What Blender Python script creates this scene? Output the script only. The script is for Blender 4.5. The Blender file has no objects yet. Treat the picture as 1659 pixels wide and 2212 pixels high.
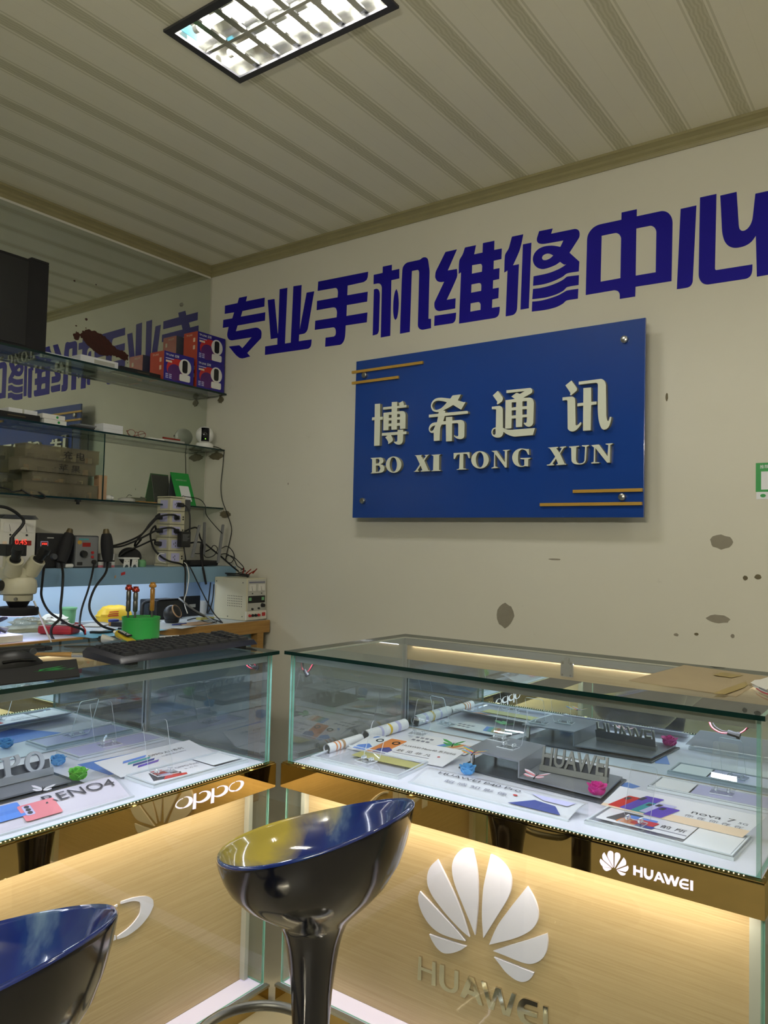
# Phone-repair shop corner with two lit display counters. Units: metres.
# x runs along the sign wall, y runs into it, z is up.
import bpy, bmesh, math, random
from mathutils import Vector, Matrix
from mathutils.geometry import tessellate_polygon
random.seed(7)
SC = bpy.context.scene
COL = SC.collection
PI = math.pi

# ------------------------------------------------------------------ materials
def _nodes(name):
    m = bpy.data.materials.new(name); m.use_nodes = True
    nt = m.node_tree; nt.nodes.clear()
    out = nt.nodes.new('ShaderNodeOutputMaterial')
    return m, nt, out

def srgb(h):
    h = h.lstrip('#')
    c = [int(h[i:i+2], 16)/255 for i in (0, 2, 4)]
    return tuple(((v/12.92) if v <= .04045 else ((v+.055)/1.055)**2.4) for v in c) + (1,)

def pm(name, col, rough=.5, metal=0., var=.10, scale=18., bump=0., coat=0., spec=.5, stretch=None, emit=None, es=0., trans=0.):
    """principled surface with a procedural colour variation"""
    if isinstance(col, str): col = srgb(col)
    m, nt, out = _nodes(name); N = nt.nodes; L = nt.links
    b = N.new('ShaderNodeBsdfPrincipled'); L.new(b.outputs[0], out.inputs[0])
    tc = N.new('ShaderNodeTexCoord'); mp = N.new('ShaderNodeMapping')
    L.new(tc.outputs['Object'], mp.inputs[0])
    if stretch: mp.inputs['Scale'].default_value = stretch
    nz = N.new('ShaderNodeTexNoise'); nz.inputs['Scale'].default_value = scale; nz.inputs['Detail'].default_value = 4
    L.new(mp.outputs[0], nz.inputs['Vector'])
    mx = N.new('ShaderNodeMix'); mx.data_type = 'RGBA'
    mx.inputs['A'].default_value = tuple(max(0, c*(1-var)) for c in col[:3]) + (1,)
    mx.inputs['B'].default_value = tuple(min(1, c*(1+var)) for c in col[:3]) + (1,)
    L.new(nz.outputs[0], mx.inputs['Factor']); L.new(mx.outputs['Result'], b.inputs['Base Color'])
    b.inputs['Roughness'].default_value = rough; b.inputs['Metallic'].default_value = metal
    b.inputs['Specular IOR Level'].default_value = spec
    b.inputs['Coat Weight'].default_value = coat; b.inputs['Coat Roughness'].default_value = .05
    if bump:
        bp = N.new('ShaderNodeBump'); bp.inputs['Strength'].default_value = bump; bp.inputs['Distance'].default_value = .004
        L.new(nz.outputs[0], bp.inputs['Height']); L.new(bp.outputs[0], b.inputs['Normal'])
    if es:
        b.inputs['Emission Color'].default_value = srgb(emit) if isinstance(emit, str) else emit
        b.inputs['Emission Strength'].default_value = es
    return m

def glass_mat(name, tint, refl=1., rough=0.0, haze=0.0, hcol=(.8, .82, .85)):
    """thin clear pane: straight-through light plus a Schlick mirror reflection on outer faces"""
    m, nt, out = _nodes(name); N = nt.nodes; L = nt.links
    tr = N.new('ShaderNodeBsdfTransparent'); tr.inputs[0].default_value = tint + (1,)
    gl = N.new('ShaderNodeBsdfGlossy'); gl.inputs['Roughness'].default_value = rough
    lw = N.new('ShaderNodeLayerWeight'); lw.inputs['Blend'].default_value = .5
    p = N.new('ShaderNodeMath'); p.operation = 'POWER'; L.new(lw.outputs['Facing'], p.inputs[0]); p.inputs[1].default_value = 5
    s = N.new('ShaderNodeMath'); s.operation = 'MULTIPLY_ADD'; L.new(p.outputs[0], s.inputs[0]); s.inputs[1].default_value = .92*refl; s.inputs[2].default_value = .06*refl
    g = N.new('ShaderNodeNewGeometry'); inv = N.new('ShaderNodeMath'); inv.operation = 'SUBTRACT'; inv.inputs[0].default_value = 1; L.new(g.outputs['Backfacing'], inv.inputs[1])
    q = N.new('ShaderNodeMath'); q.operation = 'MULTIPLY'; L.new(s.outputs[0], q.inputs[0]); L.new(inv.outputs[0], q.inputs[1])
    mx = N.new('ShaderNodeMixShader'); L.new(q.outputs[0], mx.inputs[0]); L.new(tr.outputs[0], mx.inputs[1]); L.new(gl.outputs[0], mx.inputs[2])
    last = mx
    if haze:
        df = N.new('ShaderNodeBsdfDiffuse'); df.inputs[0].default_value = hcol + (1,)
        tc = N.new('ShaderNodeTexCoord'); nz = N.new('ShaderNodeTexNoise'); nz.inputs['Scale'].default_value = 5; nz.inputs['Detail'].default_value = 5
        L.new(tc.outputs['Object'], nz.inputs['Vector'])
        k = N.new('ShaderNodeMath'); k.operation = 'MULTIPLY'; L.new(nz.outputs[0], k.inputs[0]); k.inputs[1].default_value = haze*2
        m2 = N.new('ShaderNodeMixShader'); L.new(k.outputs[0], m2.inputs[0]); L.new(mx.outputs[0], m2.inputs[1]); L.new(df.outputs[0], m2.inputs[2]); last = m2
    L.new(last.outputs[0], out.inputs[0])
    return m

def mirror_mat(name, tint, haze, hazecol, rough=.0):
    m, nt, out = _nodes(name); N = nt.nodes; L = nt.links
    gl = N.new('ShaderNodeBsdfGlossy'); gl.inputs[0].default_value = tint + (1,); gl.inputs['Roughness'].default_value = rough
    df = N.new('ShaderNodeBsdfDiffuse'); df.inputs[0].default_value = hazecol + (1,)
    tc = N.new('ShaderNodeTexCoord'); nz = N.new('ShaderNodeTexNoise'); nz.inputs['Scale'].default_value = 3; nz.inputs['Detail'].default_value = 6
    L.new(tc.outputs['Object'], nz.inputs['Vector'])
    k = N.new('ShaderNodeMath'); k.operation = 'MULTIPLY'; L.new(nz.outputs[0], k.inputs[0]); k.inputs[1].default_value = haze*2
    mx = N.new('ShaderNodeMixShader'); L.new(k.outputs[0], mx.inputs[0]); L.new(gl.outputs[0], mx.inputs[1]); L.new(df.outputs[0], mx.inputs[2])
    L.new(mx.outputs[0], out.inputs[0])
    return m

def emit_mat(name, col, s):
    m, nt, out = _nodes(name); N = nt.nodes; L = nt.links
    e = N.new('ShaderNodeEmission'); e.inputs[0].default_value = srgb(col) if isinstance(col, str) else col; e.inputs[1].default_value = s
    L.new(e.outputs[0], out.inputs[0]); return m

def wood_mat(name, a, b, stretch, rough=.45, scale=3., coat=0.):
    m, nt, out = _nodes(name); N = nt.nodes; L = nt.links
    bs = N.new('ShaderNodeBsdfPrincipled'); L.new(bs.outputs[0], out.inputs[0])
    tc = N.new('ShaderNodeTexCoord'); mp = N.new('ShaderNodeMapping'); mp.inputs['Scale'].default_value = stretch
    L.new(tc.outputs['Object'], mp.inputs[0])
    n1 = N.new('ShaderNodeTexNoise'); n1.inputs['Scale'].default_value = scale; n1.inputs['Detail'].default_value = 8; n1.inputs['Roughness'].default_value = .65; n1.inputs['Distortion'].default_value = .4
    L.new(mp.outputs[0], n1.inputs['Vector'])
    rp = N.new('ShaderNodeValToRGB'); rp.color_ramp.elements[0].position = .3; rp.color_ramp.elements[1].position = .72
    rp.color_ramp.elements[0].color = srgb(a); rp.color_ramp.elements[1].color = srgb(b)
    L.new(n1.outputs[0], rp.inputs[0]); L.new(rp.outputs[0], bs.inputs['Base Color'])
    bs.inputs['Roughness'].default_value = rough; bs.inputs['Coat Weight'].default_value = coat
    bp = N.new('ShaderNodeBump'); bp.inputs['Strength'].default_value = .08; bp.inputs['Distance'].default_value = .002
    L.new(n1.outputs[0], bp.inputs['Height']); L.new(bp.outputs[0], bs.inputs['Normal'])
    return m

def wall_paint(name, a, b, stain, rough=.75):
    m, nt, out = _nodes(name); N = nt.nodes; L = nt.links
    bs = N.new('ShaderNodeBsdfPrincipled'); L.new(bs.outputs[0], out.inputs[0]); bs.inputs['Roughness'].default_value = rough
    tc = N.new('ShaderNodeTexCoord')
    n1 = N.new('ShaderNodeTexNoise'); n1.inputs['Scale'].default_value = 1.6; n1.inputs['Detail'].default_value = 6
    L.new(tc.outputs['Object'], n1.inputs['Vector'])
    mx = N.new('ShaderNodeMix'); mx.data_type = 'RGBA'; mx.inputs['A'].default_value = srgb(a); mx.inputs['B'].default_value = srgb(b)
    L.new(n1.outputs[0], mx.inputs['Factor'])
    n2 = N.new('ShaderNodeTexNoise'); n2.inputs['Scale'].default_value = 9; n2.inputs['Detail'].default_value = 8; n2.inputs['Roughness'].default_value = .7
    L.new(tc.outputs['Object'], n2.inputs['Vector'])
    rp = N.new('ShaderNodeValToRGB'); rp.color_ramp.elements[0].position = .66; rp.color_ramp.elements[1].position = .82
    rp.color_ramp.elements[0].color = (0, 0, 0, 1); rp.color_ramp.elements[1].color = (.45, .45, .45, 1)
    L.new(n2.outputs[0], rp.inputs[0])
    m2 = N.new('ShaderNodeMix'); m2.data_type = 'RGBA'; m2.inputs['B'].default_value = srgb(stain)
    L.new(mx.outputs['Result'], m2.inputs['A']); L.new(rp.outputs[0], m2.inputs['Factor']); L.new(m2.outputs['Result'], bs.inputs['Base Color'])
    bp = N.new('ShaderNodeBump'); bp.inputs['Strength'].default_value = .05; bp.inputs['Distance'].default_value = .003
    L.new(n2.outputs[0], bp.inputs['Height']); L.new(bp.outputs[0], bs.inputs['Normal'])
    return m

def ceiling_mat():
    """PVC planks: pitch 0.214 m, each with a printed ornament band between two fine lines"""
    m, nt, out = _nodes('pvc_planks'); N = nt.nodes; L = nt.links
    bs = N.new('ShaderNodeBsdfPrincipled'); L.new(bs.outputs[0], out.inputs[0]); bs.inputs['Roughness'].default_value = .38
    tc = N.new('ShaderNodeTexCoord'); sx = N.new('ShaderNodeSeparateXYZ'); L.new(tc.outputs['Object'], sx.inputs[0])
    def mth(op, a, b=None, c=None):
        n = N.new('ShaderNodeMath'); n.operation = op
        for i, v in enumerate((a, b, c)):
            if v is None: continue
            if isinstance(v, (int, float)): n.inputs[i].default_value = v
            else: L.new(v, n.inputs[i])
        return n.outputs[0]
    ph = mth('MULTIPLY_ADD', sx.outputs[0], 1/.2135, .564/.2135 + .5)
    fr = mth('FRACT', ph)                                   # band centre at .5
    d = mth('MULTIPLY', mth('ABSOLUTE', mth('SUBTRACT', fr, .5)), .2135)   # metres from the band centre
    band = mth('LESS_THAN', d, .024)
    l1 = mth('LESS_THAN', mth('ABSOLUTE', mth('SUBTRACT', d, .034)), .0035)
    seam = mth('GREATER_THAN', d, .1058)
    w = N.new('ShaderNodeTexWave'); w.inputs['Scale'].default_value = 26; w.inputs['Distortion'].default_value = 5; w.inputs['Detail'].default_value = 1
    L.new(tc.outputs['Object'], w.inputs['Vector'])
    orn = mth('MULTIPLY', band, mth('MULTIPLY_ADD', w.outputs[0], .35, .65))
    tot = mth('ADD', mth('ADD', orn, mth('MULTIPLY', l1, .6)), mth('MULTIPLY', seam, .15)); tot = mth('MINIMUM', tot, 1)
    nz = N.new('ShaderNodeTexNoise'); nz.inputs['Scale'].default_value = 1.5; nz.inputs['Detail'].default_value = 5; L.new(tc.outputs['Object'], nz.inputs['Vector'])
    base = N.new('ShaderNodeMix'); base.data_type = 'RGBA'; base.inputs['A'].default_value = srgb('e6e2ce'); base.inputs['B'].default_value = srgb('eeead8')
    L.new(nz.outputs[0], base.inputs['Factor'])
    mx = N.new('ShaderNodeMix'); mx.data_type = 'RGBA'; mx.inputs['B'].default_value = srgb('c2be a2'.replace(' ',''))
    L.new(base.outputs['Result'], mx.inputs['A']); L.new(tot, mx.inputs['Factor']); L.new(mx.outputs['Result'], bs.inputs['Base Color'])
    return m

def seat_mat(name, yellow):
    """marbled glossy moulded plastic"""
    m, nt, out = _nodes(name); N = nt.nodes; L = nt.links
    bs = N.new('ShaderNodeBsdfPrincipled'); L.new(bs.outputs[0], out.inputs[0]); bs.inputs['Roughness'].default_value = .12
    bs.inputs['Coat Weight'].default_value = .6; bs.inputs['Coat Roughness'].default_value = .04
    tc = N.new('ShaderNodeTexCoord')
    n1 = N.new('ShaderNodeTexNoise'); n1.inputs['Scale'].default_value = 5.5; n1.inputs['Detail'].default_value = 5; n1.inputs['Distortion'].default_value = .8
    L.new(tc.outputs['Object'], n1.inputs['Vector'])
    rp = N.new('ShaderNodeValToRGB'); e = rp.color_ramp.elements
    e[0].position = .28; e[0].color = srgb('1a2a66'); e[1].position = .58; e[1].color = srgb('243c78')
    x = rp.color_ramp.elements.new(.72); x.color = srgb('6d86a2')
    x = rp.color_ramp.elements.new(.48); x.color = srgb('1b2c72')
    L.new(n1.outputs[0], rp.inputs[0])
    last = rp.outputs[0]
    if yellow:
        # a poured yellow streak along the front edge of the scoop (moulded-in colour)
        sx = N.new('ShaderNodeSeparateXYZ'); L.new(tc.outputs['Object'], sx.inputs[0])
        a = N.new('ShaderNodeMath'); a.operation = 'MULTIPLY_ADD'; L.new(sx.outputs[0], a.inputs[0]); a.inputs[1].default_value = -5.5; a.inputs[2].default_value = -.76
        a2 = N.new('ShaderNodeMath'); a2.operation = 'MULTIPLY_ADD'; L.new(sx.outputs[1], a2.inputs[0]); a2.inputs[1].default_value = 1.6; L.new(a.outputs[0], a2.inputs[2])
        a4 = N.new('ShaderNodeMath'); a4.operation = 'MULTIPLY_ADD'; L.new(n1.outputs[0], a4.inputs[0]); a4.inputs[1].default_value = 1.3; L.new(a2.outputs[0], a4.inputs[2])
        r2 = N.new('ShaderNodeValToRGB'); r2.color_ramp.elements[0].position = .50; r2.color_ramp.elements[1].position = .85
        L.new(a4.outputs[0], r2.inputs[0])
        mx = N.new('ShaderNodeMix'); mx.data_type = 'RGBA'; mx.inputs['B'].default_value = srgb('b8a648')
        L.new(r2.outputs[0], mx.inputs['Factor']); L.new(last, mx.inputs['A']); last = mx.outputs['Result']
    L.new(last, bs.inputs['Base Color'])
    return m

M = {}
M['wall'] = wall_paint('cream_wall_paint', 'cdcabb', 'd8d5c8', '958f7e')
M['wall_smoky'] = wall_paint('smoke_stained_paint', 'c0bdb0', 'cecbc0', '857d6a')
M['ceiling'] = ceiling_mat()
M['floor'] = pm('floor_tile', 'b0a78f', .3, var=.15, scale=6)
M['cornice'] = pm('cornice_olive_plastic', '958d68', .5, var=.12, scale=12)
M['letter'] = pm('navy_vinyl', '1a1290', .6, var=.06, spec=.15)
M['sign_blue'] = pm('blue_acrylic', '1b3f8c', .18, var=.04, scale=3, coat=.25)
M['sign_white'] = pm('offwhite_acrylic', 'd2d6c6', .35, var=.05)
M['sign_edge'] = pm('letter_edge', '8d8c74', .4)
M['sign_gold'] = pm('gold_acrylic', 'c29a45', .3, var=.05, metal=.25)
M['steel'] = pm('brushed_steel', 'a8a8a4', .28, metal=1., var=.1, scale=60)
M['dark_steel'] = pm('dull_steel', '6e6e6a', .4, metal=1., var=.1)
M['glass'] = glass_mat('counter_glass', (.955, .985, .975), .85, haze=.012)
M['glass_top'] = glass_mat('counter_top_glass', (.93, .97, .955), .8, haze=.016)
M['glass_end'] = glass_mat('tinted_end_glass', (.62, .68, .72), 3.2, haze=.02)
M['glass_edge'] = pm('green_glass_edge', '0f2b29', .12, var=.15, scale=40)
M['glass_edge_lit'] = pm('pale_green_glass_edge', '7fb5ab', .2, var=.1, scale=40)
M['shelf_glass'] = glass_mat('shelf_glass', (.80, .88, .85), 1.2, haze=.05)
M['acrylic'] = glass_mat('clear_acrylic', (.975, .98, .985), 1.2, haze=.008)
M['acrylic_edge'] = pm('bright_acrylic_edge', 'dfe6f0', .15, var=.05)
M['plastic_clear'] = glass_mat('cloudy_clear_plastic', (.74, .72, .62), .5, rough=.25, haze=.17, hcol=(.52, .48, .36))
M['mirror_wall'] = mirror_mat('dusty_wall_mirror', (.62, .66, .60), .16, (.42, .44, .38))
M['mirror'] = mirror_mat('counter_back_mirror', (.66, .78, .80), .02, (.5, .55, .55))
M['gold'] = mirror_mat('polished_gold_steel', (.50, .38, .17), .015, (.14, .10, .04), .015)
M['wood'] = wood_mat('light_oak_laminate', 'b2986f', 'c6ae88', (1.2, 1.2, 85))
M['wood_rail'] = wood_mat('light_oak_rail', 'a88a58', 'c2a676', (1.5, 1.5, 60))
M['bench_wood'] = wood_mat('pine_edge', '8c6632', 'b08748', (2, 2, 30))
M['bench_top'] = pm('grey_white_laminate', 'c4ccd2', .4, var=.08)
M['board_white'] = pm('white_board', 'e4e2ea', .45, var=.03)
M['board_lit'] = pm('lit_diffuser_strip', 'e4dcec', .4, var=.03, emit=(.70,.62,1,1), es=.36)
M['deck'] = pm('white_display_deck', 'dfe0ee', .3, var=.03)
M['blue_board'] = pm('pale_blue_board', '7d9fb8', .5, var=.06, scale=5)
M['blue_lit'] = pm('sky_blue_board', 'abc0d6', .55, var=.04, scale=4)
M['alu'] = pm('aluminium_profile', 'b4b8ba', .35, metal=.9, var=.06)
M['led'] = emit_mat('led_chip_cool', (.86, .9, 1, 1), 26)
M['led_hutch'] = emit_mat('hutch_tube', (.8,.9,1,1), 8)
M['led_warm'] = emit_mat('led_chip_warm', (1, .88, .62, 1), 3)
M['tube_fill'] = emit_mat('fill_lamp_tube', (1, .955, .80, 1), 320)  # tube of the added lamp behind the camera, for fill light
M['seat_out'] = pm('shaded_navy_plastic', '090d1c', .14, var=.3, scale=6, coat=.25, spec=.4)  # navy outside of the stools, with its shading put into the colour
M['tube'] = emit_mat('lamp_tube', (1, .98, .90, 1), 105)
M['logo_lit'] = emit_mat('backlit_white_logo', (1, .90, .97, 1), 1.1)
M['logo_acr'] = pm('lavender_sheen_acrylic', 'd8d8f2', .25, var=.03, coat=.3)  # lavender reflection is mixed into the white of the acrylic
M['chrome'] = pm('chrome_letter', 'd4cfc6', .06, metal=1., var=.03)
M['black'] = pm('black_plastic', '1a1b1e', .45, var=.2)
M['blackm'] = pm('matt_black', '16161a', .8, var=.25)
M['black_gloss'] = pm('glossy_black', '101216', .15, var=.1)
M['rubber'] = pm('black_cable_rubber', '141517', .55, var=.2)
M['keycap'] = pm('black_keycap', '25272e', .4, var=.15)
M['kbd'] = pm('dark_keyboard_shell', '2b2c36', .35, var=.1)
M['dgrey'] = pm('dark_grey_plastic', '44474c', .5, var=.1)
M['grey'] = pm('grey_plastic', '77797c', .5, var=.08)
M['lgrey'] = pm('light_grey_plastic', 'b4b4ae', .5, var=.06)
M['stand'] = pm('grey_satin_metal_stand', '8f929c', .3, metal=.35, var=.04)
M['stand_dark'] = pm('dark_acrylic_base', '4a4d55', .2, var=.08)
M['stand_letter'] = pm('pewter_letter', '8a8a86', .35, metal=.7, var=.08, scale=60)
M['stand_letter2'] = pm('silver_letter', 'b9bcc8', .25, metal=.6, var=.05)
M['cream'] = pm('cream_enamel', 'c8c4ac', .4, var=.05)
M['offwhite'] = pm('offwhite_plastic', 'd8d6cc', .4, var=.05)
M['white'] = pm('white_plastic', 'e4e4e2', .35, var=.04)
M['paper'] = pm('white_paper', 'e2e4ea', .7, var=.03)
M['card'] = pm('printed_card', 'dcdce4', .5, var=.02)
M['card_pink'] = pm('pale_pink_card', 'e0d8e6', .5, var=.03)
M['card_blue'] = pm('blue_printed_sheet', '5a86d8', .45, var=.12, scale=8)
M['kraft'] = pm('brown_paper', 'a8987a', .75, var=.08, scale=9, bump=.25)
M['tape'] = pm('ochre_tape', '9a8440', .35, var=.1)
M['ink'] = pm('dark_ink', '3a3a44', .6)
M['ink_grey'] = pm('grey_ink', '77788a', .6)
M['ink_black'] = pm('black_ink', '17171a', .6)
M['red'] = pm('red_plastic', 'b0262a', .45, var=.12)
M['red_box'] = pm('red_orange_card', 'b8422c', .45, var=.1)
M['blue_box'] = pm('deep_blue_card', '2a2288', .4, var=.2, scale=14)
M['red_print'] = pm('red_print', 'c02e2c', .45, var=.15)
M['orange'] = pm('orange_print', 'd9823f', .5, var=.2)
M['yellow'] = pm('yellow_card', 'd8b428', .5, var=.08)
M['ylgreen'] = pm('yellow_green_strip', 'b5b070', .45, var=.1)
M['green'] = pm('green_plastic', '2c9c46', .4, var=.05)
M['green_sign'] = pm('green_print', '158f3a', .4, var=.05)
M['green_dim'] = pm('green_mesh', '6fa878', .6, var=.15)
M['amber'] = pm('amber_plastic', '9c6e28', .25, var=.1, coat=.4)
M['copper'] = pm('copper_anodised', 'b0443a', .25, metal=.8, var=.1)
M['flower_green'] = pm('green_foam_petal', '6cc348', .6, var=.12, scale=30)
M['flower_blue'] = pm('blue_foam_petal', '66b0ea', .6, var=.1, scale=30)
M['flower_pink'] = pm('magenta_foam_petal', 'd8309a', .6, var=.12, scale=30)
M['led_red'] = emit_mat('red_led_digits', (1, .06, .04, 1), 1.4)
M['led_red_dim'] = pm('dim_red_display', '5a0d0c', .3, emit='c01810', es=.12)
M['led_green'] = emit_mat('green_status_light', (.4, 1, .1, 1), 1.5)
M['meter'] = pm('meter_face', 'd4d2cc', .3, var=.03)
M['stain'] = pm('dried_brown_stain', '3c170e', .6, var=.4, scale=60, bump=.3)
M['chip'] = pm('bare_plaster', '8b8576', .9, var=.12, scale=40)
M['chipb'] = pm('scuffed_plaster', '8f887a', .9, var=.15, scale=40)
M['front'] = pm('darkened_front', '1c1e20', .3, var=.2)  # unseen front wall, made dark to deepen what the gold bands reflect
M['mortar'] = pm('rough_dark_plaster', '6a624c', .95, var=.3, scale=50, bump=.6)
M['seat'] = seat_mat('marbled_blue_yellow_plastic', True)
M['seat_blue'] = seat_mat('marbled_blue_plastic', False)
M['refl'] = pm('lamp_reflector', 'd9d9d6', .12, metal=1., var=.05)
M['frame_dark'] = pm('lamp_frame', '45454a', .4, metal=.5, var=.1)
M['skyblue_tag'] = pm('blue_sticker', '58b4d8', .5)
M['purple'] = pm('violet_print', '5e48b0', .4, var=.2)
M['teal'] = pm('teal_print', '3f9aa0', .4, var=.2)
M['navy'] = pm('navy_print', '2c3c8a', .4, var=.15)
M['pinkphone'] = pm('pink_print', 'd8808c', .4, var=.15, scale=12)
M['lilac'] = pm('lilac_print', 'b9b8e0', .4, var=.1)
M['peach'] = pm('peach_print', 'e6cdb4', .5, var=.06)
M['wire_red'] = pm('red_wire', 'a83a48', .45)
M['nozzle'] = pm('tarnished_brass', '5e5238', .45, metal=.4, var=.2)
M['violet_swirl'] = pm('violet_swirl', '55286e', .45, var=.2)
M['tanbox'] = pm('tan_card', 'b09070', .7, var=.1)
M['glue_y'] = pm('yellow_tube', 'b09a28', .35, var=.1)
M['ring_lit'] = emit_mat('ring_light_violet', (.62, .60, 1, 1), 6)

# ------------------------------------------------------------------ mesh tools
class MB:
    def __init__(s): s.bm = bmesh.new(); s.mi = 0; s.cur = 0
    def _face(s, vs):
        try:
            f = s.bm.faces.new(vs); f.material_index = s.cur; return f
        except ValueError: return None
    def mat(s, i): s.cur = i; return s
    def box(s, x0, x1, y0, y1, z0, z1, mats=None):
        v = [s.bm.verts.new(p) for p in ((x0,y0,z0),(x1,y0,z0),(x1,y1,z0),(x0,y1,z0),(x0,y0,z1),(x1,y0,z1),(x1,y1,z1),(x0,y1,z1))]
        fs = [s._face([v[i] for i in q]) for q in ((0,3,2,1),(4,5,6,7),(0,1,5,4),(1,2,6,5),(2,3,7,6),(3,0,4,7))]   # bottom top -y +x +y -x
        if mats:
            for f, m in zip(fs, mats): f.material_index = m
        return s
    def fbox(s, F, a0, a1, b0, b1, c0, c1, mats=None):
        P = [F(a, b, c) for c in (c0, c1) for (a, b) in ((a0,b0),(a1,b0),(a1,b1),(a0,b1))]
        v = [s.bm.verts.new(p) for p in P]
        fs = [s._face([v[i] for i in q]) for q in ((0,3,2,1),(4,5,6,7),(0,1,5,4),(1,2,6,5),(2,3,7,6),(3,0,4,7))]
        if mats:
            for f, m in zip(fs, mats): f.material_index = m
        return s
    def quad(s, *P): s._face([s.bm.verts.new(p) for p in P]); return s
    def rings(s, R, cap0=True, cap1=True, closed=True):
        VR = [[s.bm.verts.new(p) for p in r] for r in R]
        n = len(R[0])
        for a, b in zip(VR, VR[1:]):
            for i in range(n if closed else n-1):
                j = (i+1) % n
                s._face([a[i], a[j], b[j], b[i]])
        if cap0 and closed: s._face(VR[0][::-1])
        if cap1 and closed: s._face(VR[-1])
        return s
    def cyl(s, p0, p1, r0, r1=None, n=16, caps=True):
        r1 = r0 if r1 is None else r1
        p0 = Vector(p0); p1 = Vector(p1); d = (p1-p0).normalized()
        u = d.orthogonal().normalized(); w = d.cross(u)
        R = [[tuple(p + u*(r*math.cos(2*PI*i/n)) + w*(r*math.sin(2*PI*i/n))) for i in range(n)] for p, r in ((p0, r0), (p1, r1))]
        return s.rings(R, caps, caps)
    def lathe(s, base, prof, n=24, axis=(0,0,1)):
        d = Vector(axis).normalized(); u = d.orthogonal().normalized(); w = d.cross(u); b = Vector(base)
        R = [[tuple(b + d*h + u*(r*math.cos(2*PI*i/n)) + w*(r*math.sin(2*PI*i/n))) for i in range(n)] for r, h in prof]
        return s.rings(R)
    def tube(s, pts, r, n=8, smooth=4, flat=None):
        P = [Vector(p) for p in pts]
        if smooth > 1 and len(P) > 2:
            Q = []
            for i in range(len(P)-1):
                a = P[max(i-1, 0)]; b = P[i]; c = P[i+1]; d = P[min(i+2, len(P)-1)]
                for k in range(smooth):
                    t = k/smooth
                    Q.append(.5*((2*b) + (c-a)*t + (2*a-5*b+4*c-d)*t*t + (3*b-a-3*c+d)*t**3))
            Q.append(P[-1]); P = Q
        R = []; u = None
        for i, p in enumerate(P):
            d = (P[min(i+1, len(P)-1)] - P[max(i-1, 0)])
            d = d.normalized() if d.length > 1e-9 else Vector((0,0,1))
            u = d.orthogonal().normalized() if u is None else (u - d*u.dot(d)).normalized()
            w = d.cross(u); rr = r(i/(len(P)-1)) if callable(r) else r
            R.append([tuple(p + u*(rr*math.cos(2*PI*k/n)) + w*(rr*math.sin(2*PI*k/n))) for k in range(n)])
        return s.rings(R)
    def sphere(s, c, r, n=20, m=12, sc=(1,1,1), lo=-1., hi=1.):
        c = Vector(c); R = []
        for j in range(m+1):
            a = lo*PI/2 + (hi-lo)*PI/2*j/m
            rr = max(r*math.cos(a), 1e-5)
            R.append([(c.x+sc[0]*rr*math.cos(2*PI*i/n), c.y+sc[1]*rr*math.sin(2*PI*i/n), c.z+sc[2]*r*math.sin(a)) for i in range(n)])
        return s.rings(R)
    def poly(s, F, contour, holes=(), c0=0., c1=None):
        """flat polygon with holes in frame F at height c1, with side walls down to c0 when c1 is given"""
        loops = [list(contour)] + [list(h) for h in holes]
        flat = [p for l in loops for p in l]
        tris = tessellate_polygon([[Vector((p[0], p[1], 0)) for p in l] for l in loops])
        top = c0 if c1 is None else c1
        V = [s.bm.verts.new(F(p[0], p[1], top)) for p in flat]
        for t in tris:
            a, b, c = (flat[i] for i in t)
            ar = (b[0]-a[0])*(c[1]-a[1]) - (b[1]-a[1])*(c[0]-a[0])
            if abs(ar) < 1e-12: continue
            s._face([V[i] for i in (t if ar > 0 else (t[0], t[2], t[1]))])
        if c1 is not None:
            W = [s.bm.verts.new(F(p[0], p[1], c0)) for p in flat]; k = 0
            old = s.cur; s.cur = s.side if hasattr(s, 'side') else s.cur
            for l in loops:
                n = len(l)
                for i in range(n):
                    j = (i+1) % n; q = [W[k+i], W[k+j], V[k+j], V[k+i]]
                    s._face(q)
                k += n
            s.cur = old
        return s
    def build(s, name, mats, parent=None, smooth=False, sharp=.7, bevel=0., origin=None, seg=2, world=True):
        bm = s.bm
        if not isinstance(mats, (list, tuple)): mats = [mats]
        if bevel:
            bmesh.ops.remove_doubles(bm, verts=bm.verts, dist=1e-6)
            bmesh.ops.bevel(bm, geom=[e for e in bm.edges if len(e.link_faces) == 2 and e.calc_face_angle(0) > .5], offset=bevel, segments=seg, profile=.6, affect='EDGES', clamp_overlap=True)
        bmesh.ops.recalc_face_normals(bm, faces=bm.faces) if getattr(s, 'recalc', True) else None
        if parent is not None and world: off = Vector(parent.get('_o', (0,0,0)))
        elif parent is not None: off = Vector((0,0,0))
        elif origin is not None: off = Vector(origin)
        else:
            xs = [v.co for v in bm.verts]
            off = Vector(((min(v.x for v in xs)+max(v.x for v in xs))/2, (min(v.y for v in xs)+max(v.y for v in xs))/2, min(v.z for v in xs)))
        for v in bm.verts: v.co -= off
        me = bpy.data.meshes.new(name); bm.to_mesh(me); bm.free()
        for m in mats: me.materials.append(m)
        if smooth:
            for p in me.polygons: p.use_smooth = True
            if sharp: me.set_sharp_from_angle(angle=sharp)
        o = bpy.data.objects.new(name, me); COL.objects.link(o)
        if parent is not None: o.parent = parent; o['_o'] = [0,0,0] if not world else list(parent.get('_o', (0,0,0)))
        else: o.location = off; o['_o'] = list(off)
        return o

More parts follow.
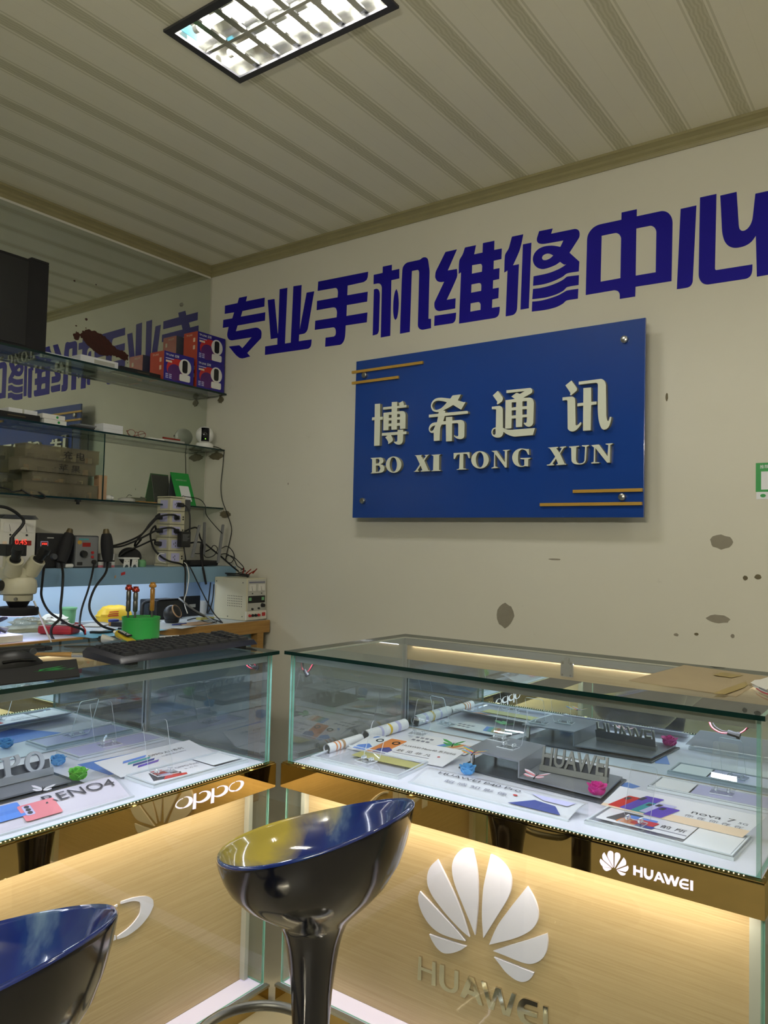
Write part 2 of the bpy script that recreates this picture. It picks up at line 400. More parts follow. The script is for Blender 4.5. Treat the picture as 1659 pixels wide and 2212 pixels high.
def soft(P, lim=.72, k=4):
    """round the faceted curves of an outline, leaving its true corners and straight runs alone"""
    P = [Vector((p[0], p[1])) for p in P]; n = len(P); D = [P[(i+1) % n]-P[i] for i in range(n)]
    T = []
    for i in range(n):
        a, b = D[i-1], D[i]
        if a.length < 1e-9 or b.length < 1e-9: T.append(None); continue
        T.append((a*a.length + b*b.length).normalized() if a.angle(b) < lim else None)
    out = []
    for i in range(n):
        j = (i+1) % n; d = D[i]; L_ = d.length; out.append(tuple(P[i]))
        if L_ < 1e-9 or (T[i] is None and T[j] is None): continue
        u = d/L_; t0 = T[i] or u; t1 = T[j] or u
        if t0.angle(u) < .03 and t1.angle(u) < .03: continue
        for q in range(1, k):
            s = q/k; out.append(tuple(P[i]*(2*s**3-3*s*s+1) + t0*L_*(s**3-2*s*s+s) + P[j]*(3*s*s-2*s**3) + t1*L_*(s**3-s*s)))
    return out
def frame(o, u, v):
    o = Vector(o); u = Vector(u).normalized(); v = Vector(v).normalized(); n = u.cross(v)
    return lambda a, b, c=0.: tuple(o + u*a + v*b + n*c)

def tag(o, label=None, cat=None, group=None, kind=None):
    if label: o['label'] = label
    if cat: o['category'] = cat
    if group: o['group'] = group
    if kind: o['kind'] = kind
    return o
def thing(name, loc, label, cat, group=None, rz=0.):
    o = bpy.data.objects.new(name, None); COL.objects.link(o); o.location = loc; o.empty_display_size = .05
    if rz: o.rotation_euler = (0, 0, rz)
    o['_o'] = list(loc); return tag(o, label, cat, group)
def struct(o): o['kind'] = 'structure'; return o
def dup(root, loc, rz=None, label=None):
    r = root.copy(); COL.objects.link(r); r.location = loc
    if rz is not None: r.rotation_euler = (0, 0, rz)
    if label: r['label'] = label
    for ch in list(root.children):
        c = ch.copy(); COL.objects.link(c); c.parent = r
        for g in ch.children:
            d = g.copy(); COL.objects.link(d); d.parent = c
    return r

def text_mesh(body, bold=0., solid=False, shear=0.):
    cu = bpy.data.curves.new('t', 'FONT'); cu.body = body; cu.size = 1.; cu.offset = bold; cu.extrude = .5 if solid else 0.; cu.shear = shear
    cu.align_x = 'LEFT'; cu.resolution_u = 3
    ob = bpy.data.objects.new('t', cu); COL.objects.link(ob)
    dg = bpy.context.evaluated_depsgraph_get(); dg.update()
    me = bpy.data.meshes.new_from_object(ob.evaluated_get(dg))
    bpy.data.objects.remove(ob); bpy.data.curves.remove(cu)
    return me
def text(parent, name, body, F, a, b, w, mat=None, c=.0006, bold=0., extrude=0., shear=0., h=None):
    """lettering in frame F, its lower-left corner at (a, b), scaled to width w (and height h)"""
    me = text_mesh(body, bold, extrude > 0, shear)
    vs = [v.co for v in me.vertices]
    if not vs: return None
    x0 = min(v.x for v in vs); x1 = max(v.x for v in vs); y0 = min(v.y for v in vs); y1 = max(v.y for v in vs)
    sx = w/(x1-x0); sy = (h/(y1-y0)) if h else sx
    off = Vector(parent.get('_o', (0,0,0)))
    for v in me.vertices:
        v.co = Vector(F(a + (v.co.x-x0)*sx, b + (v.co.y-y0)*sy, c + (v.co.z+.5)*extrude*2 if extrude else c)) - off
    me.name = name; me.materials.clear(); me.materials.append(mat or M['ink'])
    o = bpy.data.objects.new(name, me); COL.objects.link(o); o.parent = parent; o['_o'] = list(off)
    return o

XP = lambda o=(0,0,0): frame(o, (1,0,0), (0,0,1))    # faces -y, a = x, b = z
def F4(bl, br, tl):
    """frame, width and depth of a card from three of its corners"""
    o = Vector(bl); u = Vector(br)-o; v = Vector(tl)-o
    return frame(o, u, v), u.length, v.length
def plane_y(y): return frame((0, y, 0), (1,0,0), (0,0,1))      # a=x b=z, normal -y
def plane_x(x): return frame((x, 0, 0), (0,1,0), (0,0,1))      # a=y b=z, normal +x

# lettering outlines measured on their own surfaces,in metres
WALL_TEXT = {'zhuan': [([(-3.1257,2.6329),(-3.0641,2.6312),(-3.0714,2.604),(-2.9294,2.6001),(-2.9297,2.5524),(-3.0968,2.5551),(-3.1079,2.5253),(-2.9215,2.52),(-2.9219,2.4755),(-3.1318,2.4803),(-3.1434,2.4497),(-2.9988,2.4478),(-2.9755,2.4444),(-2.9566,2.4333),(-2.9459,2.4185),(-2.945,2.3985),(-2.9498,2.3827),(-3.0491,2.3176),(-3.0247,2.2961),(-3.1076,2.2981),(-3.1948,2.3722),(-3.1156,2.3684),(-3.1033,2.3617),(-3.0884,2.3486),(-3.07,2.3606),(-3.0176,2.3994),(-3.1679,2.4034),(-3.1902,2.4092),(-3.2056,2.4233),(-3.2101,2.4463),(-3.201,2.4827),(-3.2481,2.4845),(-3.2467,2.5286),(-3.1737,2.5266),(-3.1605,2.5581),(-3.2368,2.5613),(-3.2365,2.6072),(-3.1361,2.6053)],[])],'ye': [([(-2.9137,2.3355),(-2.8255,2.3335),(-2.826,2.3687),(-2.8741,2.3695),(-2.9056,2.5835),(-2.8565,2.5808),(-2.8253,2.393),(-2.8221,2.3925),(-2.8206,2.6266),(-2.7658,2.6243),(-2.7715,2.3315),(-2.7296,2.3309),(-2.723,2.6247),(-2.6663,2.6209),(-2.6708,2.3852),(-2.6297,2.5749),(-2.5791,2.573),(-2.6127,2.3989),(-2.6183,2.3807),(-2.6303,2.3683),(-2.6448,2.365),(-2.6742,2.365),(-2.675,2.3305),(-2.5873,2.3279),(-2.5886,2.3074),(-2.5922,2.2938),(-2.6023,2.2857),(-2.6146,2.2832),(-2.914,2.2902)],[])],'shou': [([(-2.5537,2.6179),(-2.2373,2.6082),(-2.2394,2.585),(-2.2451,2.5708),(-2.26,2.564),(-2.2742,2.5628),(-2.3622,2.5634),(-2.363,2.5151),(-2.2371,2.5108),(-2.2394,2.4633),(-2.3639,2.4668),(-2.365,2.4128),(-2.2358,2.41),(-2.2381,2.363),(-2.3679,2.3668),(-2.3701,2.315),(-2.3767,2.2927),(-2.3885,2.2797),(-2.4032,2.2754),(-2.4957,2.2784),(-2.4943,2.3238),(-2.4422,2.322),(-2.4313,2.3275),(-2.4287,2.3389),(-2.4308,2.3548),(-2.4387,2.3657),(-2.4513,2.3695),(-2.5677,2.3739),(-2.5657,2.4203),(-2.4264,2.4158),(-2.4247,2.4397),(-2.4293,2.4561),(-2.4381,2.4661),(-2.4574,2.4704),(-2.5588,2.473),(-2.5574,2.5199),(-2.4238,2.5154),(-2.4221,2.5389),(-2.4262,2.5553),(-2.4355,2.564),(-2.4481,2.5663),(-2.5556,2.571)],[])],'ji': [([(-2.2029,2.5865),(-2.1502,2.586),(-2.1502,2.616),(-2.0975,2.615),(-2.0976,2.5871),(-2.0542,2.5869),(-2.0534,2.5413),(-2.0985,2.5415),(-2.0976,2.2773),(-2.152,2.2772),(-2.1526,2.5125),(-2.1562,2.5263),(-2.1657,2.5366),(-2.1797,2.5407),(-2.2025,2.5414)],[]),([(-2.1998,2.5152),(-2.1836,2.5154),(-2.1718,2.5084),(-2.1654,2.4941),(-2.1638,2.4732),(-2.1646,2.316),(-2.1688,2.3016),(-2.1769,2.2953),(-2.2,2.2933)],[]),([(-2.068,2.4937),(-2.0599,2.4757),(-2.0547,2.4471),(-2.053,2.4173),(-2.0551,2.3846),(-2.061,2.3579),(-2.0697,2.3482),(-2.0775,2.3586),(-2.0828,2.3853),(-2.0839,2.4224),(-2.0817,2.4554),(-2.0757,2.4821)],[]),([(-2.0416,2.2793),(-2.0389,2.5143),(-2.0362,2.5764),(-2.0322,2.5923),(-2.0215,2.603),(-2.0063,2.6081),(-1.9414,2.6072),(-1.9245,2.6136),(-1.9075,2.6113),(-1.8966,2.6001),(-1.8904,2.57),(-1.8862,2.5387),(-1.8867,2.3255),(-1.8724,2.3233),(-1.8717,2.2804),(-1.9158,2.2797),(-1.9308,2.2848),(-1.9396,2.294),(-1.9428,2.3053),(-1.9419,2.5438),(-1.9443,2.5559),(-1.951,2.5626),(-1.9833,2.5634),(-1.9873,2.2799)],[])],'wei': [([(-1.803,2.615),(-1.7443,2.6144),(-1.7897,2.5281),(-1.7417,2.5261),(-1.7421,2.4878),(-1.7918,2.3961),(-1.7459,2.3954),(-1.7472,2.3502),(-1.8261,2.3512),(-1.8422,2.3567),(-1.8523,2.3675),(-1.8561,2.383),(-1.8538,2.3986),(-1.8064,2.4809),(-1.8254,2.4828),(-1.8415,2.4892),(-1.8511,2.5013),(-1.8548,2.5135),(-1.8507,2.5379)],[]),([(-1.8536,2.3338),(-1.7416,2.3304),(-1.743,2.306),(-1.7479,2.2933),(-1.7555,2.2877),(-1.7632,2.2862),(-1.8545,2.2881)],[]),([(-1.7029,2.6143),(-1.6483,2.613),(-1.6564,2.574),(-1.6146,2.5734),(-1.6137,2.6148),(-1.5581,2.6134),(-1.5583,2.5732),(-1.5221,2.572),(-1.5231,2.5268),(-1.5595,2.5269),(-1.56,2.4897),(-1.5312,2.4889),(-1.5322,2.4422),(-1.561,2.4421),(-1.5619,2.4056),(-1.5329,2.405),(-1.5344,2.3602),(-1.5632,2.3592),(-1.5641,2.3229),(-1.5272,2.3218),(-1.528,2.3008),(-1.5325,2.2864),(-1.5419,2.2792),(-1.5538,2.2771),(-1.7255,2.2791),(-1.7203,2.5073),(-1.7322,2.5029),(-1.7304,2.5599),(-1.7137,2.5858)],[[(-1.6657,2.5281),(-1.6259,2.5262),(-1.6184,2.5217),(-1.615,2.5126),(-1.6158,2.4896),(-1.6661,2.4903)],[(-1.6671,2.4432),(-1.629,2.4425),(-1.6203,2.4376),(-1.6172,2.4282),(-1.6179,2.4061),(-1.6678,2.4065)],[(-1.6693,2.3599),(-1.6322,2.3597),(-1.6235,2.3545),(-1.6193,2.345),(-1.6194,2.3231),(-1.67,2.3232)]])],'xiu': [([(-1.475,2.6128),(-1.423,2.6116),(-1.4313,2.5717),(-1.4417,2.54),(-1.4684,2.4883),(-1.4407,2.4879),(-1.4455,2.3064),(-1.4481,2.2911),(-1.4553,2.281),(-1.4674,2.2761),(-1.4978,2.2759),(-1.4929,2.4719),(-1.5082,2.4655),(-1.5063,2.5385),(-1.4901,2.5636),(-1.4819,2.5893)],[]),([(-1.4235,2.5689),(-1.3852,2.5679),(-1.3921,2.2932),(-1.4297,2.2937)],[]),([(-1.3509,2.6086),(-1.2916,2.6069),(-1.2982,2.5863),(-1.1986,2.5838),(-1.1874,2.5802),(-1.1796,2.5731),(-1.1761,2.5626),(-1.1764,2.5497),(-1.1802,2.5409),(-1.2174,2.4915),(-1.1756,2.4468),(-1.1773,2.4075),(-1.2252,2.4086),(-1.2476,2.3977),(-1.2863,2.3874),(-1.328,2.3829),(-1.3744,2.3847),(-1.3729,2.4238),(-1.3333,2.4236),(-1.2984,2.4258),(-1.2641,2.4324),(-1.2415,2.4404),(-1.2291,2.4466),(-1.2404,2.4476),(-1.2577,2.4621),(-1.2758,2.4532),(-1.3034,2.4476),(-1.3266,2.446),(-1.3431,2.4498),(-1.3574,2.4581),(-1.3695,2.4716),(-1.3764,2.4886),(-1.376,2.5063),(-1.368,2.5225),(-1.3516,2.5347),(-1.3282,2.5398),(-1.3002,2.5376),(-1.277,2.5312),(-1.2568,2.5232),(-1.2437,2.547),(-1.3213,2.5505),(-1.3401,2.5534),(-1.3532,2.5595),(-1.36,2.5699),(-1.3595,2.5831)],[[(-1.3368,2.4951),(-1.3323,2.503),(-1.3206,2.5073),(-1.309,2.5066),(-1.2973,2.5014),(-1.2868,2.4937),(-1.2994,2.4853),(-1.3132,2.4815),(-1.3249,2.4821),(-1.3332,2.4866)]]),([(-1.3742,2.3709),(-1.3371,2.3691),(-1.2976,2.3719),(-1.2632,2.3788),(-1.2407,2.3866),(-1.225,2.395),(-1.1766,2.3919),(-1.1776,2.3525),(-1.2244,2.3527),(-1.2422,2.3403),(-1.2739,2.3306),(-1.32,2.3259),(-1.377,2.3289)],[]),([(-1.3768,2.3187),(-1.3362,2.3161),(-1.2967,2.3193),(-1.2624,2.3254),(-1.2399,2.3334),(-1.2242,2.3386),(-1.1781,2.3371),(-1.1795,2.2976),(-1.2258,2.2985),(-1.2437,2.2875),(-1.2731,2.2782),(-1.3192,2.2748),(-1.378,2.2772)],[])],'zhong': [([(-1.0071,2.6055),(-0.9481,2.6047),(-0.9483,2.577),(-0.86,2.5754),(-0.8434,2.5715),(-0.8305,2.5623),(-0.821,2.5486),(-0.8158,2.5333),(-0.8145,2.5136),(-0.8165,2.3018),(-0.9499,2.3045),(-0.9508,2.267),(-1.0101,2.2677),(-1.0103,2.284),(-1.0134,2.2933),(-1.0205,2.3009),(-1.0344,2.3058),(-1.1468,2.3066),(-1.1444,2.5266),(-1.1408,2.5465),(-1.1304,2.5623),(-1.1135,2.574),(-1.0902,2.5785),(-1.0073,2.5772)],[[(-1.0852,2.5317),(-1.0307,2.5304),(-1.0168,2.523),(-1.0091,2.51),(-1.0077,2.4996),(-1.0085,2.3484),(-1.0873,2.3488)],[(-0.9493,2.5301),(-0.8977,2.5288),(-0.8856,2.5229),(-0.8772,2.5119),(-0.8735,2.4976),(-0.8745,2.346),(-0.9499,2.3472)]])],'xin': [([(-0.7858,2.5665),(-0.7302,2.5663),(-0.741,2.2907),(-0.7436,2.2793),(-0.7496,2.2712),(-0.7609,2.2673),(-0.7971,2.2677)],[]),([(-0.7176,2.5927),(-0.6611,2.5919),(-0.6649,2.3213),(-0.6635,2.3158),(-0.6596,2.3129),(-0.541,2.3104),(-0.5417,2.2892),(-0.545,2.2753),(-0.5516,2.2672),(-0.5638,2.2633),(-0.686,2.2657),(-0.702,2.2707),(-0.7132,2.2824),(-0.7193,2.2975),(-0.7204,2.3127)],[]),([(-0.6482,2.5823),(-0.5937,2.5823),(-0.5865,2.4654),(-0.5845,2.4502),(-0.5797,2.4408),(-0.573,2.4368),(-0.5645,2.4374),(-0.555,2.4436),(-0.5466,2.4563),(-0.541,2.4758),(-0.5325,2.5601),(-0.4737,2.5597),(-0.4694,2.2641),(-0.5267,2.2642),(-0.5305,2.4101),(-0.5454,2.3915),(-0.5643,2.382),(-0.5871,2.3799),(-0.6063,2.384),(-0.6218,2.3952),(-0.6326,2.4123),(-0.6386,2.4327),(-0.6416,2.4546)],[])]}
